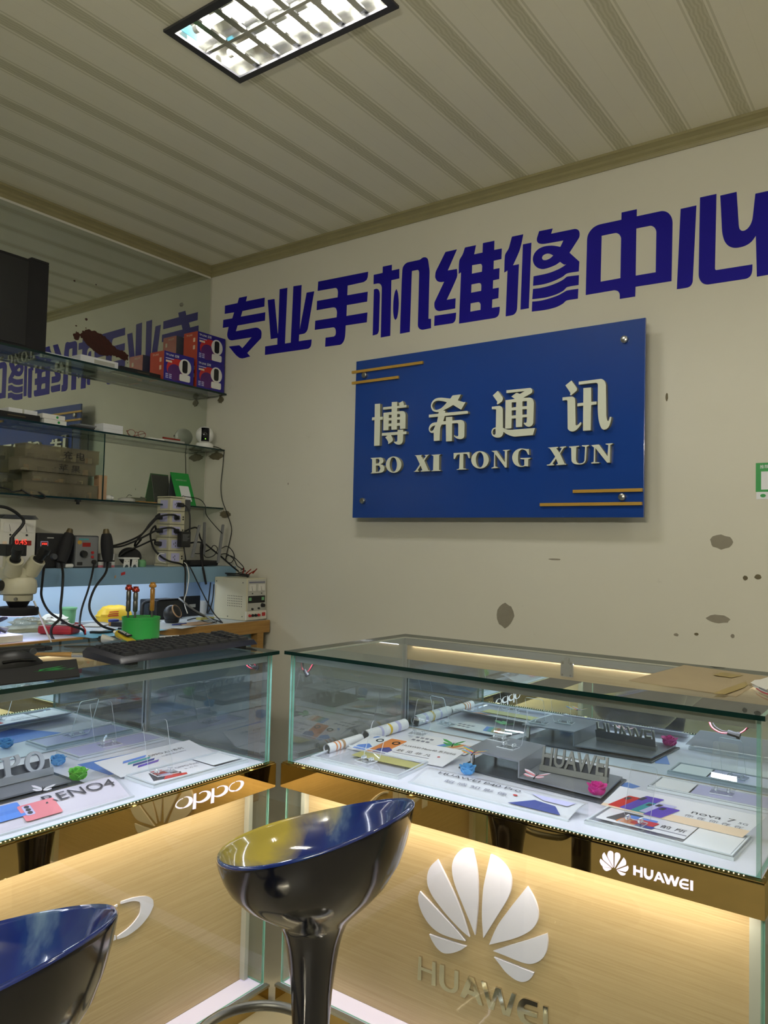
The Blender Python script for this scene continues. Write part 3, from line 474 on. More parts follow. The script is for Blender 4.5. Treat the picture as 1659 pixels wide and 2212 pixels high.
SIGN_TEXT = {'bo': [([(-2.1048,1.9406),(-2.0748,1.9398),(-2.073,1.8795),(-2.0576,1.8791),(-2.0578,1.8658),(-2.0721,1.8654),(-2.0717,1.7483),(-2.1033,1.7484),(-2.1042,1.8668),(-2.1193,1.8667),(-2.1181,1.88),(-2.1038,1.8802)],[]),([(-2.0098,1.941),(-1.9799,1.9398),(-1.9798,1.9207),(-1.9672,1.9209),(-1.9706,1.9325),(-1.9504,1.9407),(-1.9441,1.9295),(-1.9431,1.9213),(-1.9288,1.9213),(-1.9288,1.9101),(-1.9795,1.9107),(-1.9791,1.8962),(-1.9522,1.8958),(-1.9415,1.8925),(-1.9353,1.8851),(-1.9328,1.8749),(-1.9326,1.8155),(-1.9612,1.816),(-1.9624,1.8317),(-1.9784,1.8312),(-1.9782,1.8155),(-2.0077,1.8156),(-2.009,1.8325),(-2.0244,1.8319),(-2.0247,1.8159),(-2.0534,1.8156),(-2.0547,1.8961),(-2.0093,1.8964),(-2.0097,1.9101),(-2.0578,1.9106),(-2.0573,1.9217),(-2.01,1.9217)],[[(-2.0243,1.8841),(-2.0089,1.8838),(-2.009,1.8703),(-2.0244,1.8702)],[(-1.9783,1.8842),(-1.9669,1.8839),(-1.963,1.8799),(-1.9635,1.8705),(-1.9787,1.8704)],[(-2.0244,1.8588),(-2.0086,1.8583),(-2.0089,1.8444),(-2.0247,1.8443)],[(-1.9776,1.8591),(-1.9632,1.8586),(-1.9631,1.8438),(-1.9779,1.8437)]]),([(-2.0609,1.8044),(-1.9746,1.8044),(-1.974,1.8128),(-1.9438,1.812),(-1.9439,1.8036),(-1.9259,1.8036),(-1.926,1.7918),(-1.9435,1.7913),(-1.944,1.765),(-1.946,1.7564),(-1.9518,1.7499),(-1.9616,1.7467),(-1.9722,1.747),(-1.9829,1.7511),(-1.9907,1.7565),(-1.9932,1.7623),(-1.9817,1.7604),(-1.9756,1.7625),(-1.9743,1.7681),(-1.9746,1.7912),(-2.0101,1.7916),(-2.0021,1.7811),(-1.9988,1.7708),(-2.0016,1.7635),(-2.0213,1.7527),(-2.0252,1.7541),(-2.0233,1.7597),(-2.0295,1.7702),(-2.0408,1.7835),(-2.0286,1.7909),(-2.0605,1.7923)],[])],'xi': [([(-1.6923,1.9412),(-1.6517,1.9416),(-1.6661,1.9175),(-1.6368,1.907),(-1.6309,1.9084),(-1.6293,1.905),(-1.6492,1.8762),(-1.6891,1.8999),(-1.7056,1.8927),(-1.7375,1.8803),(-1.7267,1.8784),(-1.728,1.8696),(-1.6219,1.8693),(-1.6159,1.8656),(-1.6157,1.8572),(-1.6209,1.8572),(-1.7292,1.8558),(-1.7363,1.8339),(-1.7233,1.8335),(-1.7232,1.8507),(-1.6917,1.8502),(-1.6913,1.8338),(-1.6515,1.8334),(-1.641,1.83),(-1.6341,1.823),(-1.631,1.8136),(-1.6308,1.7709),(-1.632,1.7606),(-1.6378,1.7545),(-1.6496,1.7517),(-1.6601,1.7532),(-1.6707,1.7578),(-1.6822,1.7664),(-1.68,1.7708),(-1.6724,1.7644),(-1.6641,1.7646),(-1.6605,1.7689),(-1.6615,1.8133),(-1.6631,1.8192),(-1.6684,1.8209),(-1.6918,1.8213),(-1.6908,1.746),(-1.7204,1.7458),(-1.723,1.8197),(-1.7437,1.8199),(-1.7511,1.8052),(-1.7528,1.7517),(-1.7824,1.7514),(-1.7833,1.7881),(-1.7942,1.7875),(-1.8038,1.7928),(-1.8088,1.8025),(-1.8075,1.8144),(-1.7999,1.8246),(-1.7875,1.831),(-1.768,1.8323),(-1.7632,1.8558),(-1.8101,1.8555),(-1.8097,1.8682),(-1.7619,1.8686),(-1.7598,1.8755),(-1.7746,1.8771),(-1.7888,1.8825),(-1.7969,1.8926),(-1.8007,1.9049),(-1.7983,1.9168),(-1.7899,1.9281),(-1.776,1.9355),(-1.7574,1.9374),(-1.7373,1.9352),(-1.7034,1.9284)],[[(-1.7199,1.9144),(-1.7415,1.921),(-1.7633,1.925),(-1.7773,1.9243),(-1.7881,1.9186),(-1.7934,1.9083),(-1.7923,1.8989),(-1.7858,1.8896),(-1.7764,1.8862),(-1.7639,1.8864),(-1.747,1.8923),(-1.7304,1.9041)],[(-1.7755,1.8195),(-1.7887,1.8164),(-1.7987,1.8098),(-1.8033,1.8021),(-1.8,1.7965),(-1.7929,1.7954),(-1.7852,1.8009)]])],'tong': [([(-1.4777,1.9398),(-1.4589,1.9159),(-1.4542,1.9079),(-1.4556,1.8985),(-1.4615,1.8921),(-1.4781,1.8833),(-1.4812,1.8863),(-1.4791,1.8951),(-1.5004,1.9226)],[]),([(-1.4389,1.938),(-1.3348,1.9374),(-1.3282,1.9338),(-1.3245,1.9267),(-1.3258,1.9188),(-1.3315,1.914),(-1.3632,1.9002),(-1.3355,1.8985),(-1.3253,1.894),(-1.3194,1.8861),(-1.3166,1.8738),(-1.318,1.7991),(-1.3207,1.79),(-1.3278,1.7838),(-1.3393,1.7819),(-1.3495,1.7867),(-1.3599,1.7969),(-1.3571,1.8007),(-1.3527,1.7977),(-1.3469,1.8013),(-1.3458,1.8213),(-1.3655,1.8212),(-1.3663,1.7839),(-1.3935,1.7844),(-1.3942,1.8203),(-1.4127,1.8204),(-1.4135,1.7811),(-1.4412,1.781),(-1.4419,1.8979),(-1.4001,1.8988),(-1.4159,1.9105),(-1.3931,1.924),(-1.3782,1.9174),(-1.3579,1.9266),(-1.4387,1.9264)],[[(-1.414,1.8862),(-1.3939,1.8854),(-1.3943,1.8658),(-1.4136,1.865)],[(-1.3666,1.8863),(-1.3472,1.8859),(-1.3469,1.866),(-1.3663,1.866)],[(-1.4134,1.8535),(-1.3943,1.8536),(-1.3947,1.8326),(-1.413,1.8327)],[(-1.3661,1.8539),(-1.3467,1.8536),(-1.3467,1.8324),(-1.3657,1.8326)]]),([(-1.5037,1.8765),(-1.4703,1.8771),(-1.4611,1.8736),(-1.4549,1.8655),(-1.4532,1.8557),(-1.4511,1.7858),(-1.4336,1.7777),(-1.4067,1.7752),(-1.3104,1.7752),(-1.3185,1.7478),(-1.3972,1.7465),(-1.4151,1.7507),(-1.4332,1.7586),(-1.4485,1.7692),(-1.4513,1.7584),(-1.4587,1.75),(-1.4708,1.7471),(-1.4846,1.7489),(-1.497,1.7559),(-1.5034,1.7673),(-1.5021,1.7797),(-1.4946,1.7874),(-1.4839,1.7901),(-1.4838,1.861),(-1.4869,1.8647),(-1.5035,1.8661)],[[(-1.4853,1.7847),(-1.4929,1.7825),(-1.4981,1.7739),(-1.4964,1.7627),(-1.4901,1.7589),(-1.4848,1.762),(-1.4842,1.7702)]])],'xun': [([(-1.1613,1.9487),(-1.1417,1.9217),(-1.1385,1.9138),(-1.1407,1.9065),(-1.1617,1.8911),(-1.1665,1.8928),(-1.1654,1.9013),(-1.1858,1.9322)],[]),([(-1.1967,1.8865),(-1.1601,1.8864),(-1.1506,1.8825),(-1.1458,1.8745),(-1.1447,1.8563),(-1.142,1.7748),(-1.1365,1.773),(-1.1303,1.777),(-1.1234,1.7847),(-1.1195,1.7822),(-1.121,1.7748),(-1.1317,1.7621),(-1.144,1.7532),(-1.1566,1.751),(-1.1677,1.7556),(-1.1741,1.7651),(-1.1765,1.8698),(-1.1805,1.8747),(-1.1968,1.8739)],[]),([(-1.1321,1.941),(-1.0466,1.9424),(-1.0361,1.9383),(-1.0284,1.9286),(-1.0253,1.915),(-1.0225,1.8044),(-1.0193,1.7865),(-1.0162,1.7804),(-1.0133,1.7824),(-1.009,1.796),(-1.003,1.7955),(-1.0044,1.7825),(-1.0101,1.7639),(-1.0188,1.7528),(-1.0307,1.7492),(-1.0398,1.7542),(-1.0475,1.771),(-1.0531,1.7965),(-1.0559,1.8337),(-1.0562,1.9212),(-1.0586,1.9273),(-1.0647,1.9298),(-1.132,1.9297)],[]),([(-1.1133,1.9143),(-1.0825,1.9137),(-1.0813,1.8589),(-1.0603,1.8585),(-1.0606,1.8474),(-1.0816,1.8463),(-1.0822,1.7505),(-1.1126,1.7506),(-1.113,1.8468),(-1.1368,1.8463),(-1.1361,1.8578),(-1.1128,1.8583)],[])],'B': [([(-2.1223,1.6941),(-2.0648,1.6943),(-2.0515,1.6884),(-2.0477,1.6776),(-2.0518,1.6689),(-2.066,1.6624),(-2.0506,1.6582),(-2.0415,1.6473),(-2.0433,1.6332),(-2.0561,1.6256),(-2.0758,1.6234),(-2.1201,1.6228),(-2.1113,1.6286),(-2.1122,1.6869)],[[(-2.091,1.6884),(-2.0755,1.6877),(-2.0695,1.6785),(-2.0749,1.6681),(-2.0903,1.667)],[(-2.0901,1.6581),(-2.0724,1.6574),(-2.0641,1.6446),(-2.0716,1.6297),(-2.0892,1.6289)]])],'O': [([(-1.9494,1.6565),(-1.9502,1.6484),(-1.9531,1.6408),(-1.9579,1.6341),(-1.9644,1.6285),(-1.9722,1.6245),(-1.981,1.6221),(-1.9904,1.6215),(-1.9998,1.6227),(-2.0089,1.6258),(-2.0171,1.6305),(-2.0241,1.6366),(-2.0294,1.6438),(-2.0328,1.6517),(-2.0341,1.66),(-2.0333,1.6682),(-2.0303,1.6759),(-2.0254,1.6827),(-2.0188,1.6883),(-2.0108,1.6923),(-2.0019,1.6946),(-1.9925,1.6951),(-1.9831,1.6937),(-1.9741,1.6906),(-1.966,1.6858),(-1.9592,1.6797),(-1.954,1.6725),(-1.9507,1.6647)],[[(-1.9735,1.6575),(-1.974,1.6492),(-1.9757,1.6415),(-1.9786,1.635),(-1.9825,1.63),(-1.9872,1.627),(-1.9922,1.6261),(-1.9974,1.6274),(-2.0022,1.6308),(-2.0065,1.6361),(-2.0098,1.6429),(-2.012,1.6507),(-2.0129,1.6591),(-2.0125,1.6675),(-2.0107,1.6752),(-2.0078,1.6818),(-2.0038,1.6867),(-1.9992,1.6897),(-1.9941,1.6906),(-1.989,1.6893),(-1.9841,1.6858),(-1.9799,1.6805),(-1.9766,1.6737),(-1.9744,1.6659)]])],'X': [([(-1.8801,1.6942),(-1.8413,1.6947),(-1.846,1.6891),(-1.8339,1.6742),(-1.8217,1.6879),(-1.8283,1.6933),(-1.8042,1.6939),(-1.8128,1.6875),(-1.8285,1.6685),(-1.8073,1.6268),(-1.7984,1.6248),(-1.7991,1.6218),(-1.8455,1.6218),(-1.8456,1.6259),(-1.8375,1.6273),(-1.8474,1.6482),(-1.8619,1.6275),(-1.8557,1.6252),(-1.8565,1.6219),(-1.8835,1.6222),(-1.8722,1.6279),(-1.8516,1.6545),(-1.8718,1.6896)],[])],'I': [([(-1.7937,1.6923),(-1.7455,1.6926),(-1.7532,1.6873),(-1.7525,1.6258),(-1.7446,1.6232),(-1.7457,1.6212),(-1.7928,1.6216),(-1.7825,1.6266),(-1.7824,1.686)],[])],'T': [([(-1.6815,1.6944),(-1.6048,1.6945),(-1.6035,1.6692),(-1.6079,1.6694),(-1.615,1.6845),(-1.6226,1.6882),(-1.6339,1.6887),(-1.6333,1.6279),(-1.6174,1.625),(-1.6181,1.6224),(-1.6672,1.6232),(-1.6533,1.627),(-1.6516,1.688),(-1.6641,1.6869),(-1.6752,1.6693),(-1.6809,1.6695)],[])],'O2': [([(-1.5138,1.658),(-1.5146,1.65),(-1.5175,1.6425),(-1.5221,1.6358),(-1.5284,1.6304),(-1.5361,1.6264),(-1.5446,1.624),(-1.5537,1.6235),(-1.5629,1.6248),(-1.5717,1.6278),(-1.5796,1.6324),(-1.5863,1.6385),(-1.5914,1.6456),(-1.5946,1.6535),(-1.5958,1.6617),(-1.595,1.6698),(-1.5921,1.6774),(-1.5873,1.6841),(-1.5808,1.6895),(-1.5731,1.6935),(-1.5644,1.6957),(-1.5553,1.6962),(-1.5461,1.6948),(-1.5374,1.6917),(-1.5296,1.6869),(-1.5231,1.6809),(-1.5181,1.6738),(-1.5149,1.666)],[[(-1.537,1.659),(-1.5374,1.6508),(-1.5391,1.6433),(-1.5418,1.6368),(-1.5455,1.6319),(-1.5498,1.629),(-1.5546,1.6281),(-1.5593,1.6293),(-1.5638,1.6327),(-1.5677,1.6379),(-1.5708,1.6446),(-1.5728,1.6524),(-1.5736,1.6607),(-1.5732,1.6689),(-1.5715,1.6765),(-1.5687,1.683),(-1.565,1.6879),(-1.5606,1.6908),(-1.5559,1.6917),(-1.5511,1.6903),(-1.5467,1.6869),(-1.5428,1.6817),(-1.5397,1.675),(-1.5378,1.6672)]])],'N': [([(-1.5024,1.6937),(-1.4784,1.6947),(-1.4404,1.6454),(-1.4405,1.6898),(-1.4501,1.6926),(-1.449,1.6951),(-1.4196,1.6948),(-1.4203,1.6929),(-1.4307,1.69),(-1.4312,1.6238),(-1.4382,1.6231),(-1.4853,1.681),(-1.4832,1.6297),(-1.4717,1.6254),(-1.4717,1.6228),(-1.5009,1.6224),(-1.501,1.6246),(-1.4896,1.6283),(-1.489,1.6869)],[])],'G': [([(-1.3414,1.6931),(-1.3353,1.6937),(-1.3342,1.6703),(-1.3383,1.6705),(-1.3463,1.6849),(-1.3583,1.6918),(-1.3685,1.6924),(-1.3787,1.6851),(-1.3818,1.6664),(-1.3807,1.6444),(-1.3743,1.63),(-1.3639,1.6264),(-1.3538,1.6291),(-1.3542,1.6526),(-1.3706,1.6549),(-1.372,1.659),(-1.3273,1.6582),(-1.3279,1.6551),(-1.3373,1.6524),(-1.3375,1.6238),(-1.3419,1.624),(-1.3503,1.6259),(-1.3639,1.6233),(-1.381,1.6256),(-1.3984,1.6373),(-1.4075,1.6582),(-1.4044,1.6769),(-1.3925,1.6905),(-1.3755,1.6968),(-1.3584,1.6959)],[])],'X2': [([(-1.255,1.694),(-1.2128,1.6953),(-1.2128,1.6911),(-1.2192,1.6896),(-1.2061,1.6716),(-1.1967,1.6893),(-1.2048,1.6912),(-1.2032,1.6948),(-1.1793,1.6953),(-1.1808,1.6915),(-1.1887,1.6889),(-1.2034,1.6675),(-1.1847,1.6291),(-1.1783,1.627),(-1.1792,1.6241),(-1.2182,1.6242),(-1.2176,1.6275),(-1.2112,1.629),(-1.2202,1.6495),(-1.2344,1.6294),(-1.2279,1.627),(-1.2279,1.624),(-1.2578,1.6237),(-1.2578,1.6273),(-1.2442,1.6307),(-1.2235,1.6572),(-1.2451,1.6889)],[])],'U': [([(-1.1672,1.6937),(-1.1275,1.6945),(-1.128,1.6906),(-1.1383,1.6891),(-1.1392,1.6457),(-1.1359,1.6321),(-1.1265,1.6266),(-1.1126,1.6281),(-1.105,1.6367),(-1.1033,1.6887),(-1.1166,1.6924),(-1.1157,1.6953),(-1.088,1.6952),(-1.0889,1.6917),(-1.0971,1.6889),(-1.0989,1.6409),(-1.1034,1.6292),(-1.1156,1.6232),(-1.1327,1.623),(-1.1484,1.6276),(-1.1564,1.639),(-1.1586,1.6872),(-1.1672,1.6907)],[])],'N2': [([(-1.0797,1.6939),(-1.0494,1.6951),(-1.016,1.6488),(-1.0135,1.691),(-1.0239,1.6937),(-1.0234,1.6966),(-0.9973,1.6965),(-0.9979,1.6939),(-1.0061,1.6906),(-1.0068,1.625),(-1.0172,1.6246),(-1.0629,1.682),(-1.0637,1.629),(-1.0471,1.6274),(-1.0476,1.6245),(-1.0788,1.6243),(-1.0783,1.6281),(-1.0689,1.6301),(-1.0683,1.6838)],[])]}
OPPO = {'o': [([(1.3027,0.6562),(1.313,0.6562),(1.3227,0.6532),(1.3302,0.6482),(1.3328,0.6425),(1.3307,0.6362),(1.3237,0.6311),(1.3142,0.6291),(1.3023,0.6294),(1.3022,0.6309),(1.31,0.6327),(1.317,0.6365),(1.32,0.642),(1.3197,0.6477),(1.3163,0.6522),(1.3099,0.6548)],[]),([(1.3011,0.655),(1.291,0.6535),(1.2826,0.6495),(1.2782,0.6439),(1.278,0.639),(1.2825,0.6348),(1.2904,0.6311),(1.3007,0.6295),(1.3006,0.632),(1.2919,0.6342),(1.2847,0.6379),(1.2807,0.6414),(1.2813,0.6449),(1.285,0.6489),(1.2926,0.6525),(1.3012,0.6535)],[])],'p': [([(1.3354,0.6566),(1.3432,0.6569),(1.3436,0.6379),(1.3461,0.6361),(1.3527,0.6341),(1.3627,0.6338),(1.3725,0.6365),(1.379,0.6412),(1.3805,0.6466),(1.3769,0.6513),(1.3701,0.6536),(1.3618,0.6544),(1.3536,0.6519),(1.3527,0.654),(1.3617,0.6563),(1.3734,0.6558),(1.3836,0.6529),(1.3905,0.6487),(1.3925,0.6424),(1.3902,0.6353),(1.3828,0.6307),(1.3712,0.6285),(1.3596,0.6286),(1.3496,0.6308),(1.3438,0.6335),(1.3436,0.6178),(1.3331,0.6186)],[])],'p2': [([(1.3953,0.6559),(1.4035,0.655),(1.4038,0.6371),(1.4064,0.6352),(1.4134,0.6335),(1.4238,0.6335),(1.4342,0.6362),(1.4401,0.6413),(1.4408,0.6464),(1.437,0.651),(1.4299,0.6536),(1.4212,0.6543),(1.4134,0.6523),(1.4128,0.6544),(1.4228,0.6562),(1.4351,0.655),(1.4458,0.6515),(1.4517,0.6465),(1.452,0.6398),(1.4484,0.6334),(1.438,0.6294),(1.4258,0.6281),(1.4136,0.6295),(1.404,0.6332),(1.4034,0.6178),(1.3927,0.6182)],[])],'o2': [([(1.4795,0.6539),(1.4798,0.6556),(1.4908,0.6546),(1.502,0.6518),(1.5081,0.6473),(1.5092,0.6423),(1.5054,0.6365),(1.4973,0.631),(1.4864,0.6283),(1.4777,0.629),(1.4776,0.6311),(1.488,0.6339),(1.496,0.6394),(1.4976,0.6457),(1.4956,0.6498),(1.489,0.6526)],[]),([(1.4766,0.6546),(1.4654,0.6532),(1.4575,0.6484),(1.4542,0.6426),(1.4554,0.637),(1.4609,0.6324),(1.4682,0.63),(1.4764,0.6293),(1.4757,0.6326),(1.468,0.6344),(1.4607,0.6371),(1.4574,0.6405),(1.4582,0.6449),(1.4637,0.6503),(1.4766,0.6532)],[])]}
BAND_LOGO = {'petals': [([(-0.5963,0.6242),(-0.5769,0.6256),(-0.578,0.6233),(-0.586,0.6181),(-0.5903,0.6179),(-0.594,0.6201)],[]),([(-0.6009,0.6402),(-0.5769,0.6267),(-0.5955,0.6247),(-0.6,0.6284),(-0.6026,0.6341)],[]),([(-0.593,0.6555),(-0.5745,0.6294),(-0.5745,0.6276),(-0.5943,0.639),(-0.597,0.6447),(-0.5966,0.6504)],[]),([(-0.5843,0.6591),(-0.5799,0.662),(-0.5749,0.6614),(-0.5731,0.6577),(-0.5726,0.6292),(-0.5841,0.6458),(-0.5861,0.6523)],[]),([(-0.5702,0.6591),(-0.5662,0.6618),(-0.5605,0.6615),(-0.5583,0.6579),(-0.5587,0.6516),(-0.5699,0.6288),(-0.5706,0.6286)],[]),([(-0.5512,0.6553),(-0.5469,0.6504),(-0.5457,0.6445),(-0.5474,0.6399),(-0.5673,0.6271),(-0.5645,0.6327)],[]),([(-0.5418,0.6407),(-0.5406,0.6362),(-0.5424,0.6309),(-0.5466,0.6266),(-0.5658,0.6257)],[]),([(-0.5655,0.6248),(-0.5463,0.6234),(-0.5479,0.6198),(-0.5529,0.6175),(-0.5586,0.6183)],[])],'H': [([(-0.5306,0.6443),(-0.5253,0.6449),(-0.5252,0.6377),(-0.5163,0.6377),(-0.516,0.645),(-0.5112,0.6452),(-0.5112,0.6245),(-0.5165,0.624),(-0.5163,0.6323),(-0.5252,0.6327),(-0.5255,0.6248),(-0.5307,0.6248)],[])],'U': [([(-0.5087,0.6445),(-0.5036,0.6447),(-0.5035,0.6336),(-0.5021,0.6306),(-0.4987,0.6297),(-0.4953,0.6317),(-0.4946,0.6346),(-0.4944,0.6448),(-0.4895,0.6451),(-0.4898,0.6345),(-0.4918,0.6286),(-0.4959,0.6245),(-0.5013,0.6236),(-0.5062,0.6254),(-0.5085,0.6309)],[])],'A': [([(-0.4805,0.6444),(-0.4758,0.6443),(-0.4662,0.6254),(-0.4716,0.6246),(-0.474,0.6291),(-0.4813,0.6294),(-0.4837,0.6243),(-0.4888,0.624)],[[(-0.4784,0.6382),(-0.4759,0.6328),(-0.4804,0.633)]])],'W': [([(-0.4701,0.6441),(-0.465,0.6445),(-0.4583,0.6336),(-0.4551,0.6444),(-0.4505,0.6447),(-0.4471,0.6333),(-0.4423,0.6445),(-0.4376,0.6447),(-0.4437,0.6249),(-0.449,0.6241),(-0.4537,0.6361),(-0.4572,0.6248),(-0.4622,0.6245)],[])],'E': [([(-0.4198,0.6446),(-0.4202,0.6405),(-0.4288,0.6402),(-0.4321,0.638),(-0.4334,0.635),(-0.4198,0.636),(-0.42,0.632),(-0.4336,0.631),(-0.432,0.6281),(-0.4281,0.6274),(-0.4195,0.6289),(-0.4197,0.6253),(-0.4281,0.6239),(-0.4346,0.6247),(-0.4379,0.6298),(-0.4373,0.6366),(-0.4334,0.6419),(-0.4282,0.6446)],[])],'I': [([(-0.4166,0.6445),(-0.4111,0.6447),(-0.4111,0.625),(-0.4165,0.6249)],[])]}
PANEL_LOGO = {'petals': [([(-1.0807,0.3013),(-0.9712,0.3056),(-0.9863,0.2921),(-1.0067,0.2789),(-1.0249,0.2709),(-1.0408,0.2686),(-1.057,0.275),(-1.0708,0.2875)],[]),([(-1.1122,0.4006),(-1.0566,0.3692),(-1.0082,0.3413),(-0.974,0.3178),(-1.0076,0.3139),(-1.0472,0.3138),(-1.0771,0.3238),(-1.0996,0.3431),(-1.1126,0.3644),(-1.1167,0.3837)],[]),([(-1.0603,0.4955),(-1.032,0.4567),(-1.0047,0.4175),(-0.9804,0.3738),(-0.9628,0.3311),(-0.9874,0.341),(-1.0298,0.3659),(-1.0681,0.3952),(-1.0835,0.4135),(-1.0903,0.4321),(-1.0887,0.4552),(-1.0783,0.4761)],[]),([(-0.9586,0.5469),(-0.9464,0.5058),(-0.9412,0.4636),(-0.9416,0.4027),(-0.9471,0.3408),(-0.9677,0.3776),(-0.9944,0.4226),(-1.0109,0.4557),(-1.0168,0.4831),(-1.0133,0.5063),(-1.002,0.5258),(-0.9867,0.5407),(-0.9714,0.5462)],[]),([(-0.9078,0.5467),(-0.8913,0.5437),(-0.8717,0.5337),(-0.857,0.5184),(-0.8506,0.4989),(-0.8537,0.4705),(-0.8651,0.444),(-0.8838,0.411),(-0.9241,0.3405),(-0.929,0.3955),(-0.927,0.4545),(-0.9187,0.5)],[]),([(-0.8091,0.4965),(-0.793,0.477),(-0.7824,0.4552),(-0.7802,0.4331),(-0.7874,0.4124),(-0.8031,0.3931),(-0.8306,0.3721),(-0.8658,0.3517),(-0.9078,0.3296),(-0.8927,0.3678),(-0.8763,0.3983),(-0.8484,0.4403)],[]),([(-0.7578,0.4025),(-0.7553,0.3853),(-0.7583,0.3619),(-0.7681,0.3424),(-0.7859,0.3263),(-0.8064,0.3179),(-0.8343,0.3166),(-0.8627,0.3179),(-0.8966,0.3186),(-0.8537,0.345),(-0.8028,0.3746)],[]),([(-0.8938,0.3046),(-0.8529,0.3042),(-0.7887,0.3027),(-0.7944,0.2905),(-0.8057,0.2784),(-0.8218,0.2709),(-0.8405,0.2717),(-0.862,0.2802),(-0.8791,0.2935)],[])],'H': [([(-1.1112,0.2362),(-1.1029,0.2367),(-1.1022,0.212),(-1.0695,0.2128),(-1.0695,0.2363),(-1.0593,0.2374),(-1.0581,0.1787),(-1.0707,0.177),(-1.0698,0.2049),(-1.102,0.2042),(-1.1019,0.1778),(-1.1132,0.1766)],[])],'U': [([(-1.0467,0.2371),(-1.0339,0.238),(-1.0332,0.1984),(-1.0282,0.1891),(-1.0176,0.1861),(-1.0086,0.1893),(-1.0035,0.1976),(-1.0032,0.2372),(-0.992,0.2377),(-0.9919,0.1994),(-0.9955,0.1883),(-1.0057,0.1804),(-1.0201,0.1776),(-1.036,0.1797),(-1.0455,0.1897),(-1.0477,0.2045)],[])],'A': [([(-0.9633,0.2364),(-0.9481,0.2362),(-0.9219,0.1788),(-0.9344,0.1782),(-0.9421,0.192),(-0.9636,0.193),(-0.973,0.1793),(-0.9863,0.1792)],[[(-0.9537,0.2256),(-0.9457,0.2043),(-0.9608,0.2037)]])],'W': [([(-0.9281,0.2366),(-0.9145,0.2365),(-0.9002,0.1951),(-0.8876,0.2366),(-0.8743,0.236),(-0.8603,0.1895),(-0.8446,0.2369),(-0.8335,0.2366),(-0.8494,0.1799),(-0.8672,0.1786),(-0.8824,0.2194),(-0.8925,0.1793),(-0.906,0.1793)],[])],'E': [([(-0.7781,0.2378),(-0.7786,0.2274),(-0.8048,0.2251),(-0.8116,0.2186),(-0.8133,0.2118),(-0.7784,0.2142),(-0.7789,0.2028),(-0.8124,0.1997),(-0.8099,0.1903),(-0.7995,0.1859),(-0.779,0.1864),(-0.7789,0.1773),(-0.8016,0.1759),(-0.8201,0.1803),(-0.8293,0.1956),(-0.8289,0.2144),(-0.8222,0.2282),(-0.8107,0.2364)],[])],'I': [([(-0.7645,0.2359),(-0.7523,0.2369),(-0.7515,0.1856),(-0.7637,0.184)],[])]}

# ------------------------------------------------------------------ camera
cam = bpy.data.cameras.new('camera'); cam_o = bpy.data.objects.new('camera', cam); COL.objects.link(cam_o)
_ax = [[0.8090489, 0.5872527, 0.0239624], [0.0054722, -0.048295, 0.9988181], [0.5877159, -0.8079615, -0.0422866]]
_m = Matrix(((_ax[0][0], _ax[1][0], _ax[2][0], 0), (_ax[0][1], _ax[1][1], _ax[2][1], 0), (_ax[0][2], _ax[1][2], _ax[2][2], 1.30), (0,0,0,1)))
cam_o.matrix_world = _m
cam.sensor_fit = 'VERTICAL'; cam.sensor_height = 24.; cam.lens = 1669.092 / 2212 * 24.; cam.clip_start = .02
SC.camera = cam_o

# ------------------------------------------------------------------ room
XL, YB, ZC, XR, YF = -3.36, 2.9, 2.84, 2.2, -2.4
struct(MB().box(XL-.12, XR+.12, YF-.12, YB+.12, -.1, 0).build('floor', M['floor'], origin=(0,0,0)))
LX0, LX1, LY0, LY1 = -1.905, -1.255, 1.425, 1.740        # recess of the ceiling lamp
L2 = 2.10                                                # offset to an added lamp, out of view, that lifts the room light
_c = MB()
_c.box(XL-.12, XR+.12, YF-.12, LY0+.012, ZC, ZC+.1).box(XL-.12, XR+.12, LY1-.012, YB+.12, ZC, ZC+.1)
_c.box(XL-.12, LX0+.012, LY0+.012, LY1-.012, ZC, ZC+.1).box(LX1-.012, LX0+L2+.012, LY0+.012, LY1-.012, ZC, ZC+.1).box(LX1+L2-.012, XR+.12, LY0+.012, LY1-.012, ZC, ZC+.1)
struct(_c.build('ceiling', M['ceiling'], origin=(0,0,0)))
wb = struct(MB().box(XL-.12, XR+.12, YB, YB+.12, 0, ZC).build('wall_back', M['wall'], origin=(0,0,0)))
wl = struct(MB().box(XL-.12, XL, YF-.12, YB, 0, ZC).build('wall_left', M['wall_smoky'], origin=(0,0,0)))
struct(MB().box(XR, XR+.12, YF-.12, YB, 0, ZC).build('wall_right', M['wall'], origin=(0,0,0)))
struct(MB().box(XL, XR, YF-.12, YF, 0, ZC).build('wall_front', M['front'], origin=(0,0,0)))
# cornices: a stepped plastic profile
def cornice(name, a, b, inw):
    a = Vector(a); b = Vector(b); inw = Vector(inw)
    prof = [(0, 0), (0, -.052), (.006, -.054), (.010, -.044), (.010, -.036), (.018, -.030), (.018, -.020), (.030, -.012), (.036, -.010), (.036, 0)]
    R = [[tuple(p + inw*x + Vector((0,0,z))) for x, z in prof] for p in (a, b)]
    return struct(MB().rings(R).build(name, M['cornice']))
cornice('trim_1', (XL, YB, ZC), (XR, YB, ZC), (0,-1,0))
cornice('trim_2', (XL, YF, ZC), (XL, YB, ZC), (1,0,0))
struct(MB().box(XL+.004, XL+.012, YF, YB-.012, ZC-.064, ZC-.054).build('trim_3', M['offwhite']))
